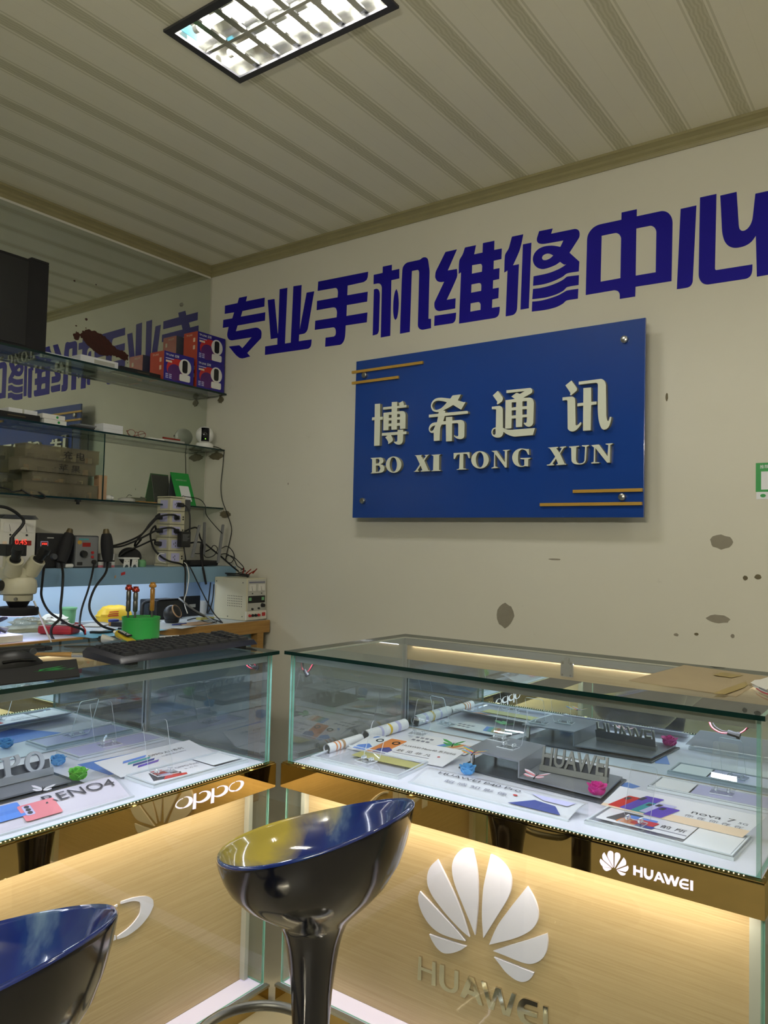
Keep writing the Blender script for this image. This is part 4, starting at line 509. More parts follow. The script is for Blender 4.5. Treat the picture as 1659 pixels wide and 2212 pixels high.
# chips and scuffs where the plaster shows
Fw = plane_y(YB-.0004)
def blob(cx, cz, rx, rz, n=11, jit=.35, seed=1):
    r = random.Random(seed)
    return [(cx + rx*math.cos(2*PI*i/n)*(1-jit*r.random()), cz + rz*math.sin(2*PI*i/n)*(1-jit*r.random())) for i in range(n)]
for i, (mk, c) in enumerate([('chip', [(1076,1318),(1088,1310),(1100,1316),(1112,1330),(1108,1343),(1097,1348),(1085,1346),(1078,1334)]),]):
    pass
for i, (cx, cz, rx, rz, mk) in enumerate([
    (-1.477, 1.02, .045, .055, 'chip'), (-.639, 1.338, .042, .028, 'chip'), (-.645, 1.068, .044, .016, 'chipb'), (-1.262, 1.258, .03, .004, 'chipb'),
    (-.56, 1.215, .009, .009, 'mortar'), (-.72, 1.008, .008, .006, 'mortar'), (-.60, 1.012, .007, .008, 'chipb'), (-.79, 1.0, .010, .006, 'chipb'),
    (-2.72, 1.60, .004, .006, 'chipb'),
    (-.83, 1.87, .005, .018, 'mortar'), (-.52, 1.22, .012, .01, 'mortar')]):
    MB().poly(Fw, blob(cx, cz, rx, rz, 16, .22, i+3), c0=0, c1=.0002).build('plaster_chip', M[mk], wb)
# rough mortar patches where the shelves are let into the wall
for i, (cx, cz, rx, rz) in enumerate([(-3.245, 2.080, .026, .022), (-3.265, 1.768, .065, .024), (-3.18, 1.445, .05, .022)]):
    MB().poly(plane_y(YB-.0008), blob(cx, cz, rx, rz, 30, .34, i+40), c0=0, c1=.003).build('mortar_patch', M['mortar'], wb)

# big wall lettering: each character is one vinyl piece
for k, nm in (('zhuan','leftmost, first'), ('ye','second'), ('shou','third'), ('ji','fourth'), ('wei','fifth'), ('xiu','sixth'), ('zhong','seventh'), ('xin','last')):
    mb = MB()
    for o, hs in WALL_TEXT[k]: mb.poly(plane_y(2.8985), soft(o), [soft(h) for h in hs], -.0014, 0.)
    tag(mb.build('wall_character', M['letter']), 'big navy vinyl Chinese character on the cream wall, %s of the row%s' % (nm, ' from the left' if nm in ('second','third','fourth','fifth','sixth','seventh','last') else ''), 'wall lettering', 'navy characters along the top of the wall')

# ------------------------------------------------------------------ blue shop sign on stand-off bolts
SY = 2.82
sg = thing('shop_sign', (-1.588, YB, 1.424), 'blue acrylic shop sign with raised pale Chinese and Latin lettering, bolted off the wall', 'sign')
MB().box((-2.2328,2.8200,1.4253)[0], (-0.8861,2.8200,1.4215)[0], SY, SY+.012, (-0.8861,2.8200,1.4215)[2], (-0.8868,2.8200,2.1556)[2]).build('sign_panel', M['sign_blue'], sg, bevel=.0015)
for x, _, z in [(-2.1778,2.8200,2.0838),(-0.9613,2.8200,2.0835),(-2.1702,2.8200,1.4995),(-0.9636,2.8200,1.4964)]:
    MB().cyl((x, SY-.012, z), (x, SY, z), .013, .014, 20).cyl((x, SY+.012, z), (x, YB, z), .009, n=14).cyl((x, SY-.014, z), (x, SY-.012, z), .009, .0125, 20).build('standoff_bolt', M['steel'], sg, smooth=True)
for p_, q_ in ([(-2.2515,2.8150,2.1085),(-1.8544,2.8150,2.1006)], [(-2.2497,2.8150,2.0557),(-1.9845,2.8150,2.0510)], [(-1.1538,2.8150,1.5206),(-0.8892,2.8150,1.5218)], [(-1.2888,2.8150,1.4705),(-0.8904,2.8150,1.4730)]):
    x0, x1, z = p_[0], q_[0], (p_[2]+q_[2])/2
    MB().box(x0, x1, SY-.010, SY, z-.006, z+.006).build('gold_bar', M['sign_gold'], sg)
for k in SIGN_TEXT:
    mb = MB(); mb.side = 1
    for o, hs in SIGN_TEXT[k]: mb.poly(plane_y(2.802), soft(o), [soft(h) for h in hs], -.018, 0.)
    mb.build('raised_character' if len(k) > 2 or k in ('bo','xi') else 'raised_letter', [M['sign_white'], M['sign_edge']], sg)

# green payment placard on the right
pl = thing('payment_sticker', (-.46, YB, 1.488), 'green and white payment placard stuck on the wall at the right edge', 'sticker')
Fp = plane_y(YB-.001)
MB().poly(Fp, [(-.528,1.512),(-.39,1.512),(-.39,1.612),(-.528,1.612)], c0=-.001, c1=.0).build('green_panel', M['green_sign'], pl)
MB().poly(Fp, [(-.526,1.487),(-.39,1.487),(-.39,1.512),(-.526,1.512)], c0=-.001, c1=.0).build('white_foot', M['paper'], pl)
MB().poly(Fp, [(-.511,1.520),(-.41,1.520),(-.41,1.582),(-.511,1.582)], c0=0, c1=.0004).build('white_patch', M['paper'], pl)
MB().poly(Fp, [( -.505+.009*math.cos(a*PI/8), 1.499+.006*math.sin(a*PI/8)) for a in range(16)], c0=0, c1=.0004).build('round_mark', M['green_sign'], pl)
text(pl, 'printed_text', '推荐使用微信支付', Fp, -.515, 1.592, .11, mat=M['paper'], c=.0005)

# ------------------------------------------------------------------ wall mirror on the left wall
wm = thing('wall_mirror', (XL+.005, .3, 1.47), 'large dusty frameless mirror covering the left wall behind the glass shelves', 'mirror')
MB().box(XL, XL+.010, -2.2, 2.893, 1.4715, 2.782).build('mirror_pane', M['mirror_wall'], wm)
Fm = plane_x(XL+.0102)
MB().box(XL+.001, XL+.009, 2.893, 2.8975, 1.4715, 2.782).build('edge_strip', M['offwhite'], wm)
MB().cyl((XL+.010, 2.690, 2.576), (XL+.016, 2.690, 2.576), .010, .009, 14).build('fixing_screw', M['steel'], wm, smooth=True)
st = [(2.060,2.262),(2.075,2.282),(2.088,2.278),(2.094,2.272),(2.110,2.292),(2.140,2.305),(2.180,2.306),(2.215,2.298),(2.25,2.283),(2.275,2.262),(2.30,2.245),(2.32,2.246),(2.345,2.243),(2.368,2.228),(2.366,2.205),(2.345,2.198),(2.30,2.205),(2.27,2.208),(2.235,2.197),(2.20,2.198),(2.165,2.212),(2.13,2.232),(2.105,2.255),(2.094,2.263),(2.085,2.240),(2.068,2.243)]
rs = random.Random(8); st2 = []
for i, p in enumerate(st):
    q = st[(i+1) % len(st)]
    for k in range(5):
        f = k/5; st2.append((p[0]+(q[0]-p[0])*f+rs.uniform(-.0035, .0035), p[1]+(q[1]-p[1])*f+rs.uniform(-.0035, .0035)))
MB().poly(Fm, st2, c0=0, c1=.0008).build('brown_stain', M['stain'], wm)
for i, (y, z, r) in enumerate([(2.125,2.352,.009), (2.073,2.308,.005), (2.17,2.535,.004), (2.365,2.19,.003), (2.30,2.26,.003), (2.125,2.31,.004), (2.055,2.52,.006)]):
    MB().poly(Fm, blob(y, z, r, r*.8, 9, .3, i), c0=0, c1=.0006).build('stain_spot', M['stain'], wm)

# ------------------------------------------------------------------ display counters
def slab(name, x0, x1, y0, y1, z0, z1, parent, mat='glass', edge='glass_edge'):
    """glass pane whose thin faces are the green ground edge"""
    d = (x1-x0, y1-y0, z1-z0); ax = d.index(min(d))
    order = [2, 2, 1, 0, 1, 0]                       # axis of bottom, top, -y, +x, +y, -x
    return MB().box(x0, x1, y0, y1, z0, z1, [0 if a == ax else 1 for a in order]).build(name, [M[mat], M[edge]], parent)

def counter(name, label, F, length, depth, lit_end):
    """F(a, b, z): a along the front from the inner corner, b back from the front face"""
    root = thing(name, F(length/2, depth/2, 0), label, 'display counter', 'lit phone display counters')
    def bx(nm, a0, a1, b0, b1, z0, z1, mat, bev=0., mats=None):
        p = F(a0, b0, z0); q = F(a1, b1, z1)
        x0, x1 = sorted((p[0], q[0])); y0, y1 = sorted((p[1], q[1]))
        if mat in ('glass', 'glass_top', 'glass_end'):
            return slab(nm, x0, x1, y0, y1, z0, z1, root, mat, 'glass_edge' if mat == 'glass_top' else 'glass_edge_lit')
        return MB().box(x0, x1, y0, y1, z0, z1).build(nm, M[mat], root, bevel=bev)
    bx('kick_board', 0, length, .004, .02, 0, .048, 'gold')
    bx('bottom_rail', 0, length, 0, .016, .048, .055, 'alu')
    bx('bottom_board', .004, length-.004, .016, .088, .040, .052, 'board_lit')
    bx('back_panel', .018, length-.018, .089, .101, .052, .603, 'wood')
    bx('lower_glass', .006, length-.006, .018, .023, .055, .606, 'glass')
    for e0 in (.003, length-.011):
        bx('lower_side_glass', e0, e0+.008, .023, .099, .053, .604, 'glass')
    bx('side_post', length-.040, length-.018, .070, .089, .055, .603, 'lgrey')
    bx('side_post', .018, .032, .070, .089, .055, .603, 'lgrey')
    bx('cabinet_back', .006, length-.006, depth-.035, depth-.02, .052, .640, 'offwhite')
    bx('name_band', 0, length, 0, .012, .604, .671, 'gold', .001)
    for e0 in (0., length-.010):
        bx('end_band', e0, e0+.010, .012, depth-.012, .604, .671, 'gold')
    bx('band_trim', .002, length-.002, .004, .022, .671, .674, 'gold')
    bx('display_deck', .010, length-.010, .012, depth-.012, .640, .672, 'deck')
    # glass case above
    bx('front_glass', .010, length-.010, .018, .026, .674, .977, 'glass')
    for e0 in (.012, length-.020):
        bx('end_glass', e0, e0+.008, .026, depth-.024, .674, .977, 'glass_end' if e0 < .1 else 'glass')
    bx('mirror_door', .020, length-.020, depth-.022, depth-.014, .676, .905, 'mirror')
    bx('back_rail', .020, length-.020, depth-.024, depth-.010, .906, .956, 'wood_rail')
    bx('rail_channel', .012, length-.012, depth-.028, depth-.008, .956, .977, 'alu')
    bx('corner_post', .020, .028, depth-.034, depth-.026, .674, .956, 'alu')
    bx('top_glass', 0, length, .0, depth, .979, .989, 'glass_top')
    bx('led_channel', .022, length-.022, .027, .045, .957, .977, 'alu')
    # visible chips of the strips
    def chips(nm, b, z, n, mat, a0=.04, w=.004):
        mb = MB()
        for i in range(n):
            a = a0 + (length-2*a0)*i/(n-1)
            p = F(a-w/2, b-w/2, z); q = F(a+w/2, b+w/2, z+.0008)
            x0, x1 = sorted((p[0], q[0])); y0, y1 = sorted((p[1], q[1])); mb.box(x0, x1, y0, y1, z, z+.0008)
        return mb.build(nm, M[mat], root)
    tag(chips('led_strip', .0365, .9560, 72, 'led'), kind=None)
    chips('led_strip', depth-.018, .9550, 72, 'led')
    chips('trim_light', .0150, .6742, 130, 'led_warm', w=.002)
    return root

XF, YFR = -1.547, 1.644
LL, LR = 1.30, 1.257
FL = lambda a, b, z: (XF-b, 1.634-a, z)
FR = lambda a, b, z: (-1.538+a, YFR+b, z)
cl = counter('display_counter', 'lit glass display counter on the left, its gold band spelling a lower-case word', FL, LL, .59, False)
cr = counter('display_counter', 'lit glass display counter on the right with a petal emblem on its wooden front', FR, LR, .615, True)
# lettering on the bands and panels
mb = MB()
for k in OPPO:
    for o, hs in OPPO[k]: mb.poly(plane_x(XF), soft(o), [soft(h) for h in hs], -.001, .0008)
mb.build('band_lettering', M['logo_lit'], cl)['label'] = 'white lit lettering'
mb = MB()
for o, hs in BAND_LOGO['petals']: mb.poly(plane_y(YFR), soft(o), [soft(h) for h in hs], -.001, .0008)
mb.build('band_emblem', M['logo_lit'], cr)['label'] = 'white lit petal emblem'
mb = MB()
for k in 'HUAWEI':
    for o, hs in BAND_LOGO[k]: mb.poly(plane_y(YFR), soft(o), [soft(h) for h in hs], -.001, .0008)
mb.build('band_lettering', M['logo_lit'], cr)['label'] = 'white lit lettering'
mb = MB(); mb.side = 0
for o, hs in PANEL_LOGO['petals']: mb.poly(plane_y(1.733), soft(o), [soft(h) for h in hs], 0, .006)
mb.build('panel_emblem', M['logo_acr'], cr)['label'] = 'white acrylic petal emblem'
mb = MB()
for k in 'HUAWEI':
    for o, hs in PANEL_LOGO[k]: mb.poly(plane_y(1.733), soft(o), [soft(h) for h in hs], 0, .006)
mb.build('panel_lettering', M['chrome'], cr)['label'] = 'mirror-finished lettering'
# the left counter's panel wears the same word as its band, enlarged
ys = [p[0] for o, _ in OPPO['o2'] for p in o]; zs = [p[1] for o, _ in OPPO['o2'] for p in o]
_q = [(-1.6360,1.2902,0.3766),(-1.6360,1.2467,0.4146),(-1.6360,1.2507,0.3248)]
sc_ = (_q[1][2]-_q[2][2])/(max(zs)-min(zs)); y1_ = max(ys); zc_ = (max(zs)+min(zs))/2; zt_ = (_q[1][2]+_q[2][2])/2
mb = MB()
for k in OPPO:
    for o, hs in OPPO[k]: mb.poly(plane_x(-1.636), [(_q[0][1]+(p[0]-y1_)*sc_, zt_+(p[1]-zc_)*sc_) for p in soft(o)], [], 0, .004)
mb.build('panel_lettering', M['logo_acr'], cl)['label'] = 'white acrylic lettering'
# fittings
MB().box(-.945, -.905, 2.225, 2.2335, .916, .962).build('lock_plate', M['steel'], cr, bevel=.003)
MB().box(-.932, -.918, 2.221, 2.2335, .955, .972).build('lock_tab', M['steel'], cr, bevel=.002)
for xx in (-.938, -.912):
    for zz in (.921, .956): MB().cyl((xx, 2.2235, zz), (xx, 2.2265, zz), .0035, n=10).build('screw', M['dark_steel'], cr)
def lead(parent, pts, plug):
    MB().tube(pts, .0016, 6).build('led_lead', M['wire_red'], parent, smooth=True)
    q = [(p[0]+.004, p[1]+.003, p[2]+.003) for p in pts]
    MB().tube(q, .0014, 6).build('led_lead', M['rubber'], parent, smooth=True)
    if plug:
        a, b = Vector(plug[0]), Vector(plug[1])
        MB().cyl(a, b, .006, .0055, 8).cyl(b, b+(b-a).normalized()*.006, .0075, n=8).build('plug_connector', M['black'], parent)
lead(cr, [(-0.3944,1.6900,0.9623),(-0.3889,1.6900,0.9444),(-0.3729,1.6900,0.9357),(-0.3579,1.6900,0.9363)], ((-0.3579,1.6900,0.9381), (-0.3406,1.6900,0.9354)))
lead(cr, [(-0.3389,1.6900,0.9375),(-0.3269,1.6900,0.9467),(-0.3151,1.6900,0.9632)], None)
lead(cr, [(-1.5216,1.7000,0.9553),(-1.5191,1.7000,0.9369),(-1.5042,1.7000,0.9252),(-1.4903,1.7000,0.9334),(-1.4752,1.7000,0.9563)], ((-1.5081,1.7000,0.9314), (-1.4987,1.7000,0.9205)))
lead(cl, [(-1.6000,1.5485,0.9605),(-1.6000,1.5634,0.9459),(-1.6000,1.5874,0.9366),(-1.6000,1.5925,0.9452),(-1.6000,1.5792,0.9572)], ((-1.6000,1.5779,0.9443), (-1.6000,1.5946,0.9398)))
# lights of the two counters
def area(name, loc, sx, sy, w, col, rot=(0,0,0), spread=None):
    l = bpy.data.lights.new(name, 'AREA'); l.shape = 'RECTANGLE'; l.size = sx; l.size_y = sy; l.energy = w; l.color = col
    if spread: l.spread = spread
    o = bpy.data.objects.new(name, l); COL.objects.link(o); o.location = loc; o.rotation_euler = rot; return o
COOL = (.83, .84, 1.); WARM = (1., .85, .64); PINK = (1., .86, .95)
PW = 1.0
area('led_front_right', (-.91, YFR+.040, .955), 1.16, .010, 1.9*PW, COOL)
area('led_rear_right', (-.91, YFR+.590, .953), 1.16, .010, 1.1*PW, COOL, (math.radians(-25), 0, 0))
area('led_front_left', (XF-.040, .98, .955), .010, 1.20, 2.1*PW, COOL)
area('led_rear_left', (XF-.565, .98, .953), .010, 1.20, 1.1*PW, COOL, (0, math.radians(-25), 0))
area('panel_wash_right', (-.91, YFR+.034, .600), 1.18, .012, 2.9*PW, WARM)
area('panel_wash_left', (XF-.034, .98, .600), .012, 1.22, 2.2*PW, WARM)

# ------------------------------------------------------------------ recessed ceiling lamps
def lamp(dx, label):
    x0, x1, y0, y1 = LX0+dx, LX1+dx, LY0, LY1
    t = thing('ceiling_lamp', ((x0+x1)/2, (y0+y1)/2, ZC), label, 'ceiling light', 'recessed louvre lamps')
    w = .024; z0, z1 = ZC-.008, ZC-.0002
    mb = MB()
    for a in ((x0, x1, y0, y0+w), (x0, x1, y1-w, y1), (x0, x0+w, y0+w, y1-w), (x1-w, x1, y0+w, y1-w)): mb.box(*a, z0, z1)
    mb.build('frame', M['frame_dark'], t)
    xi0, xi1, yi0, yi1 = x0+.016, x1-.016, y0+.016, y1-.016
    mb = MB(); mb.recalc = False
    Z = ZC+.088
    mb.quad((xi0,yi0,Z),(xi1,yi0,Z),(xi1,yi1,Z),(xi0,yi1,Z))
    for a, b in (((xi0,yi0),(xi1,yi0)),((xi1,yi0),(xi1,yi1)),((xi1,yi1),(xi0,yi1)),((xi0,yi1),(xi0,yi0))):
        mb.quad((a[0],a[1],Z),(b[0],b[1],Z),(b[0],b[1],ZC),(a[0],a[1],ZC))
    mb.build('reflector_housing', M['refl'], t)
    ym = (y0+y1)/2
    for i in range(1, 7):
        x = xi0 + (xi1-xi0)*i/7
        R = [[(x-.011, y, ZC+.004), (x+.011, y, ZC+.004), (x+.003, y, ZC+.018), (x-.003, y, ZC+.018)] for y in (yi0+.002, ym-.007)]
        R2 = [[(x-.011, y, ZC+.004), (x+.011, y, ZC+.004), (x+.003, y, ZC+.018), (x-.003, y, ZC+.018)] for y in (ym+.007, yi1-.002)]
        MB().rings(R).rings(R2).build('louvre_blade', M['refl'], t)
    MB().rings([[(x, ym-.006, ZC+.003), (x, ym+.006, ZC+.003), (x, ym+.002, ZC+.020), (x, ym-.002, ZC+.020)] for x in (xi0+.002, xi1-.002)]).build('centre_spine', M['refl'], t)
    for y in ((yi0+ym)/2, (yi1+ym)/2):
        MB().cyl((xi0+.045, y, ZC+.033), (xi1-.03, y, ZC+.033), .0130, n=14).build('lamp_tube', M['tube'], t, smooth=True)
        MB().cyl((xi0+.026, y, ZC+.033), (xi0+.045, y, ZC+.033), .0135, n=14).build('tube_cap', M['offwhite'], t, smooth=True)
    MB().tube([(xi0+.03, yi0+.03, ZC+.06), (xi0+.05, yi0+.04, ZC+.03), (xi0+.075, yi0+.05, ZC+.04), (xi0+.08, yi0+.075, ZC+.06)], .004).build('supply_wire', M['rubber'], t, smooth=True)
    MB().box(xi0+.0002, xi0+.0012, yi0+.03, yi0+.10, ZC+.022, ZC+.056).build('sticker', M['skyblue_tag'], t)
    return t
lamp(0, 'recessed ceiling lamp with two bright tubes behind mirror louvres, in view at the top')
lamp(L2, 'added recessed louvre lamp brightening the room from the right, out of view')

# ------------------------------------------------------------------ bar stools
def stool(loc, label, mat, rz=0.):
    t = thing('bar_stool', loc, label, 'bar stool', 'scoop bar stools', rz)
    a, b, zc, sl = .200, .192, .712, .31
    n = 48; th = [2*PI*i/n for i in range(n)]
    def rim(c, s, k=1.): return (a*k*c, b*k*s, zc + sl*a*c*k + .012*c*c)
    prof = [(1.0, 0.), (.995, .03), (.972, .15), (.93, .30), (.865, .46), (.74, .64), (.60, .77), (.48, .865), (.40, .93), (.35, .98)]
    R = []
    zn = .538
    for s, f in prof:
        r = []
        for q in th:
            c, si = math.cos(q), math.sin(q); x, y, z = rim(c, si)
            r.append((x*s, y*s, z*(1-f) + zn*f))
        R.append(r)
    for rr, z in ((.0650, .531), (.0605, .519), (.0565, .504), (.0530, .487), (.0490, .463), (.0450, .433), (.0412, .40), (.0378, .34), (.0355, .28), (.035, .20), (.036, .05)):
        R.append([(rr*math.cos(q), rr*math.sin(q), z) for q in th])
    I = [R[0]]
    for s, d in ((.992, .004), (.975, .006), (.955, .0), (.92, -.016), (.87, -.034), (.78, -.056), (.64, -.076), (.46, -.088), (.25, -.093), (.06, -.094)):
        r = []
        for q in th:
            c, si = math.cos(q), math.sin(q); x, y, z = rim(c, si)
            k = max(0., min(1., (.96-s)/.5)); tilt = 1-.55*k*k*(3-2*k)
            r.append((x*s, y*s, zc + (z-zc)*s*tilt + d))
        I.append(r)
    mb = MB(); mb.rings(I[::-1], cap1=False); mb.mat(1); mb.rings(R, cap0=False)
    bmesh.ops.remove_doubles(mb.bm, verts=mb.bm.verts, dist=1e-5)
    mb.build('seat_shell', [M[mat], M['seat_out']], t, smooth=True, sharp=0, world=False)
    MB().lathe((0,0,0), [(.001, .03), (.03, .03), (.034, .028), (.06, .020), (.15, .012), (.195, .006), (.2, .0)], 40).build('base_plate', M['chrome'], t, smooth=True, world=False)
    pts = [(-.030, .024, .265)] + [(-.125 + .13*math.cos(q), .13*math.sin(q), .265) for q in [math.radians(v) for v in range(40, 321, 20)]] + [(-.030, -.024, .265)]
    MB().tube(pts, .011, 12, 3).build('footrest_ring', M['dark_steel'], t, smooth=True, world=False)
    return t
stool((-1.035, 1.215, 0), 'glossy blue scoop bar stool with a yellow marbled edge, between the two counters', 'seat', rz=math.radians(12))
stool((-1.077, .540, 0), 'dark blue marbled scoop bar stool in the lower left foreground, partly out of frame', 'seat_blue', rz=math.radians(14))

# ------------------------------------------------------------------ things shown inside the counters
ZD = .6722
def card(name, label, C, w0, d0, mat='card', t=.0015, cat='price card'):
    """a sheet given by three measured corners; its print is laid out on a w0 x d0 field"""
    F, w, d = F4(*C)
    r = thing(name, F(w/2, d/2, 0), label, cat)
    MB().fbox(F, 0, w, 0, d, 0, t).build('card_sheet', M[mat], r)
    return r, (lambda a, b, c=0.: F(a*w/w0, b*d/d0, c+t+.0002))
def patch(par, nm, F, poly, mat, h=.0004):
    return MB().poly(F, poly, c0=0, c1=h).build(nm, M[mat], par)
def rr(a0, a1, b0, b1, r=.004, sk=0.):
    P = []
    for cx, cy, s in ((a1-r, b0+r, -PI/2), (a1-r, b1-r, 0), (a0+r, b1-r, PI/2), (a0+r, b0+r, PI)):
        for k in range(4):
            q = s + PI/2*k/3; P.append((cx + r*math.cos(q) + sk*((cy + r*math.sin(q))-b0), cy + r*math.sin(q)))
    return P
def tray(label, C, h=.008):
    """clear acrylic price tray: a slab with a bright ground edge and a raised lip"""
    F, w, d = F4(*C)
    r = thing('acrylic_tray', F(w/2, d/2, 0), label, 'display tray', 'clear acrylic trays')
    MB().fbox(F, 0, w, 0, d, .0005, h, [0,0,1,1,1,1]).build('tray_slab', [M['acrylic'], M['acrylic_edge']], r)
    mb = MB()
    for a0, a1, b0, b1 in ((.003, w-.003, .003, .007), (.003, w-.003, d-.007, d-.003), (.003, .007, .007, d-.007), (w-.007, w-.003, .007, d-.007)):
        mb.fbox(F, a0, a1, b0, b1, h, h+.003)
    mb.build('tray_lip', M['acrylic_edge'], r)
    return r, (lambda w0, d0: (lambda a, b, c=0.: F(a*w/w0, b*d/d0, h+.0002+c)))
def prop(label, loc, rz, w=.062, hgt=.105, lean=20):
    """bent clear acrylic easel for one phone"""
    r = thing('phone_easel', loc, label, 'phone easel', 'clear acrylic phone easels', rz)
    s = math.sin(math.radians(lean)); c = math.cos(math.radians(lean))
    F = frame((0,0,.004), (1,0,0), (0, s, c))
    P = rr(-w/2, w/2, 0, hgt, .008)
    mb = MB(); mb.side = 1; mb.poly(F, P, [], -.0025, 0.)
    V = MB()
    mb.build('back_plate', [M['acrylic'], M['acrylic_edge']], r, world=False)
    MB().box(-w/2+.004, w/2-.004, -.040, .0, 0, .0025, [0,0,1,1,1,1]).build('foot', [M['acrylic'], M['acrylic_edge']], r, world=False)
    for x in (-w/2+.012, w/2-.020):
        MB().box(x, x+.008, -.022, -.004, .0025, .012, [1]*6).build('catch', [M['acrylic'], M['acrylic_edge']], r, world=False, bevel=.002)
    return r

# --- right counter
Fm8 = ((-1.4816,1.8730,0.6760), (-1.1540,1.8972,0.6760), (-1.4673,1.9839,0.7000))
k, T = card('price_card', 'white card with two phone pictures, one blue and one orange, standing near the paper rolls', Fm8, .375, .155)
patch(k, 'phone_picture', T, rr(.012, .070, .010, .146, .006, .1), 'paper'); patch(k, 'phone_picture', T, rr(.074, .138, .010, .146, .006, .1), 'orange')
for a0, m_ in ((.016, 'card_blue'), (.098, 'navy')): patch(k, 'picture_wave', lambda a, b, c=0.: T(a, b, c+.0005), [(a0,.012),(a0+.05,.012),(a0+.055,.05),(a0+.03,.07),(a0+.002,.045)], m_)
patch(k, 'picture_wave', lambda a, b, c=0.: T(a, b, c+.0005), [(.026,.12),(.044,.143),(.030,.144),(.024,.13)], 'card_blue')
for a0 in (.062, .128):
    ring = [(a0+.015*math.cos(q*PI/10), .112+.015*math.sin(q*PI/10)) for q in range(20)]; hole = [(a0+.009*math.cos(q*PI/10), .112+.009*math.sin(q*PI/10)) for q in range(20)]
    MB().poly(lambda a, b, c=0.: T(a, b, c+.0008), ring, [hole], 0, .0004).build('camera_ring', M['ink_black'], k)
text(k, 'printed_text', 'HUAWEI Mate40 系列|5G', T, .155, .098, .205, mat=M['ink'])
text(k, 'printed_text', '跃 见 非 凡', T, .165, .052, .13, mat=M['ink'], h=.020)
patch(k, 'fine_print', T, [(.160,.038),(.300,.038),(.300,.041),(.160,.041)], 'ink_grey')
patch(k, 'red_dot', T, [(.322+.005*math.cos(q*PI/6), .066+.005*math.sin(q*PI/6)) for q in range(12)], 'red')
F2 = ((-1.3913,2.0380,0.6750), (-1.1687,2.0478,0.6750), (-1.4051,2.1569,0.6800))
k, T = card('price_card', 'white card with a fan of rainbow phones lying under the green butterfly', F2, .27, .12)
for i, m_ in enumerate(('card_blue', 'teal', 'ylgreen', 'orange', 'peach')):
    patch(k, 'phone_picture', lambda a, b, c=0., i=i: T(a, b, c+.0003*i), rr(.118+.018*i, .140+.018*i, .012, .088, .003, .55), m_)
for b0 in (.075, .045):
    for i in range(4): patch(k, 'printed_character', T, [(.012+.021*i, b0), (.026+.021*i, b0), (.026+.021*i, b0+.013), (.012+.021*i, b0+.013)], 'ink_grey')
# paper rolls along the end glass
def roll(label, p0, p1, r, bands):
    t = thing('poster_roll', p0, label, 'paper roll', 'rolled posters')
    d = (Vector(p1)-Vector(p0)).normalized()
    MB().cyl(p0, p1, r, n=24, caps=False).cyl(tuple(Vector(p0)+d*.0005), tuple(Vector(p1)-d*.0005), r*.82, n=24, caps=False).build('paper', M['paper'], t, smooth=True)
    MB().cyl(tuple(Vector(p0)+d*.004), tuple(Vector(p1)-d*.004), r*.80, n=20).build('dark_core', M['dgrey'], t, smooth=True)
    L_ = (Vector(p1)-Vector(p0)).length
    for f, w, m_ in bands:
        MB().cyl(tuple(Vector(p0)+d*L_*f), tuple(Vector(p0)+d*(L_*f+w)), r*1.015, n=24, caps=False).build('printed_band', M[m_], t, smooth=True)
    return t
roll('white poster roll with a yellow band along the end glass of the right counter', (-1.4955, 1.985, ZD+.0185), (-1.4955, 2.205, ZD+.0185), .018, [(.52, .012, 'yellow'), (.72, .018, 'lilac'), (.30, .012, 'lilac')])
roll('pale poster roll with orange bands in the front corner of the right counter', (-1.500, 1.800, ZD+.0145), (-1.500, 1.965, ZD+.0145), .014, [(.18, .006, 'orange'), (.28, .006, 'orange'), (.38, .012, 'tanbox')])
t, TF = tray('clear acrylic tray with a yellow-green strip, nearest the gap between the counters', ((-1.4967,1.7183,0.6720), (-1.1884,1.7272,0.6720), (-1.5122,1.8953,0.6720)))
MB().poly(TF(.31, .165), [(.09, .085), (.31, .085), (.31, .135), (.09, .135)], c0=0, c1=.0008).build('coloured_strip', M['ylgreen'], t)
prop('clear easel on the tray beside the gap between the counters', (-1.335, 1.80, ZD+.0115), math.radians(-8))
prop('clear easel behind the white blue-and-orange card in the right counter', (-1.405, 2.165, ZD+.0105), math.radians(8))
# curved acrylic with the P40 card
def bent(label, C, w0, d0, hgt, mat='card', steps=10):
    """a sheet under a bowed clear acrylic holder, rising to the back; corners measured on the deck plane"""
    F0, w, d = F4(*C); F = lambda a, b, c=0.: F0(a, b, c)
    r = thing('curved_card', F(w/2, d/2, 0), label, 'price card', 'bowed price cards')
    S = lambda b: hgt*math.sin(min(1., b/d)*PI*.5)**1.3
    def G(a, b, c=0.):
        return F(a, b, S(b)+c)
    mb = MB()
    R = [[G(a, d*i/steps, c) for a, c in ((0, 0), (w, 0), (w, .0016), (0, .0016))] for i in range(steps+1)]
    mb.rings(R).build('card_sheet', M[mat], r)
    R = [[G(a, d*i/steps, c) for a, c in ((-.006, .0022), (w+.006, .0022), (w+.006, .0046), (-.006, .0046))] for i in range(steps+1)]
    MB().rings(R).build('clear_cover', M['acrylic'], r)
    mb = MB(); mb.fbox(F, -.006, w+.006, -.004, 0, 0, .0046); mb.build('front_edge', M['acrylic_edge'], r)
    mb = MB(); mb.fbox(F, -.006, w+.006, d, d+.003, 0, hgt+.0046); mb.build('rear_edge', M['acrylic'], r)
    return r, (lambda a, b, c=0.: G(a*w/w0, b*d/d0, c+.0049))
k, T = bent('bowed grey card with a blue folding phone picture, front of the right counter', ((-1.1457,1.7259,0.6722), (-0.7115,1.7241,0.6722), (*(-1.1252,1.7879,0.7000)[:2], ZD)), .41, .125, .028)
text(k, 'printed_text', 'HUAWEI P40 Pro', T, .04, .085, .225, mat=M['ink'], h=.018)
text(k, 'printed_text', '超 感 知 影 像', T, .075, .045, .17, mat=M['ink_grey'], h=.016)
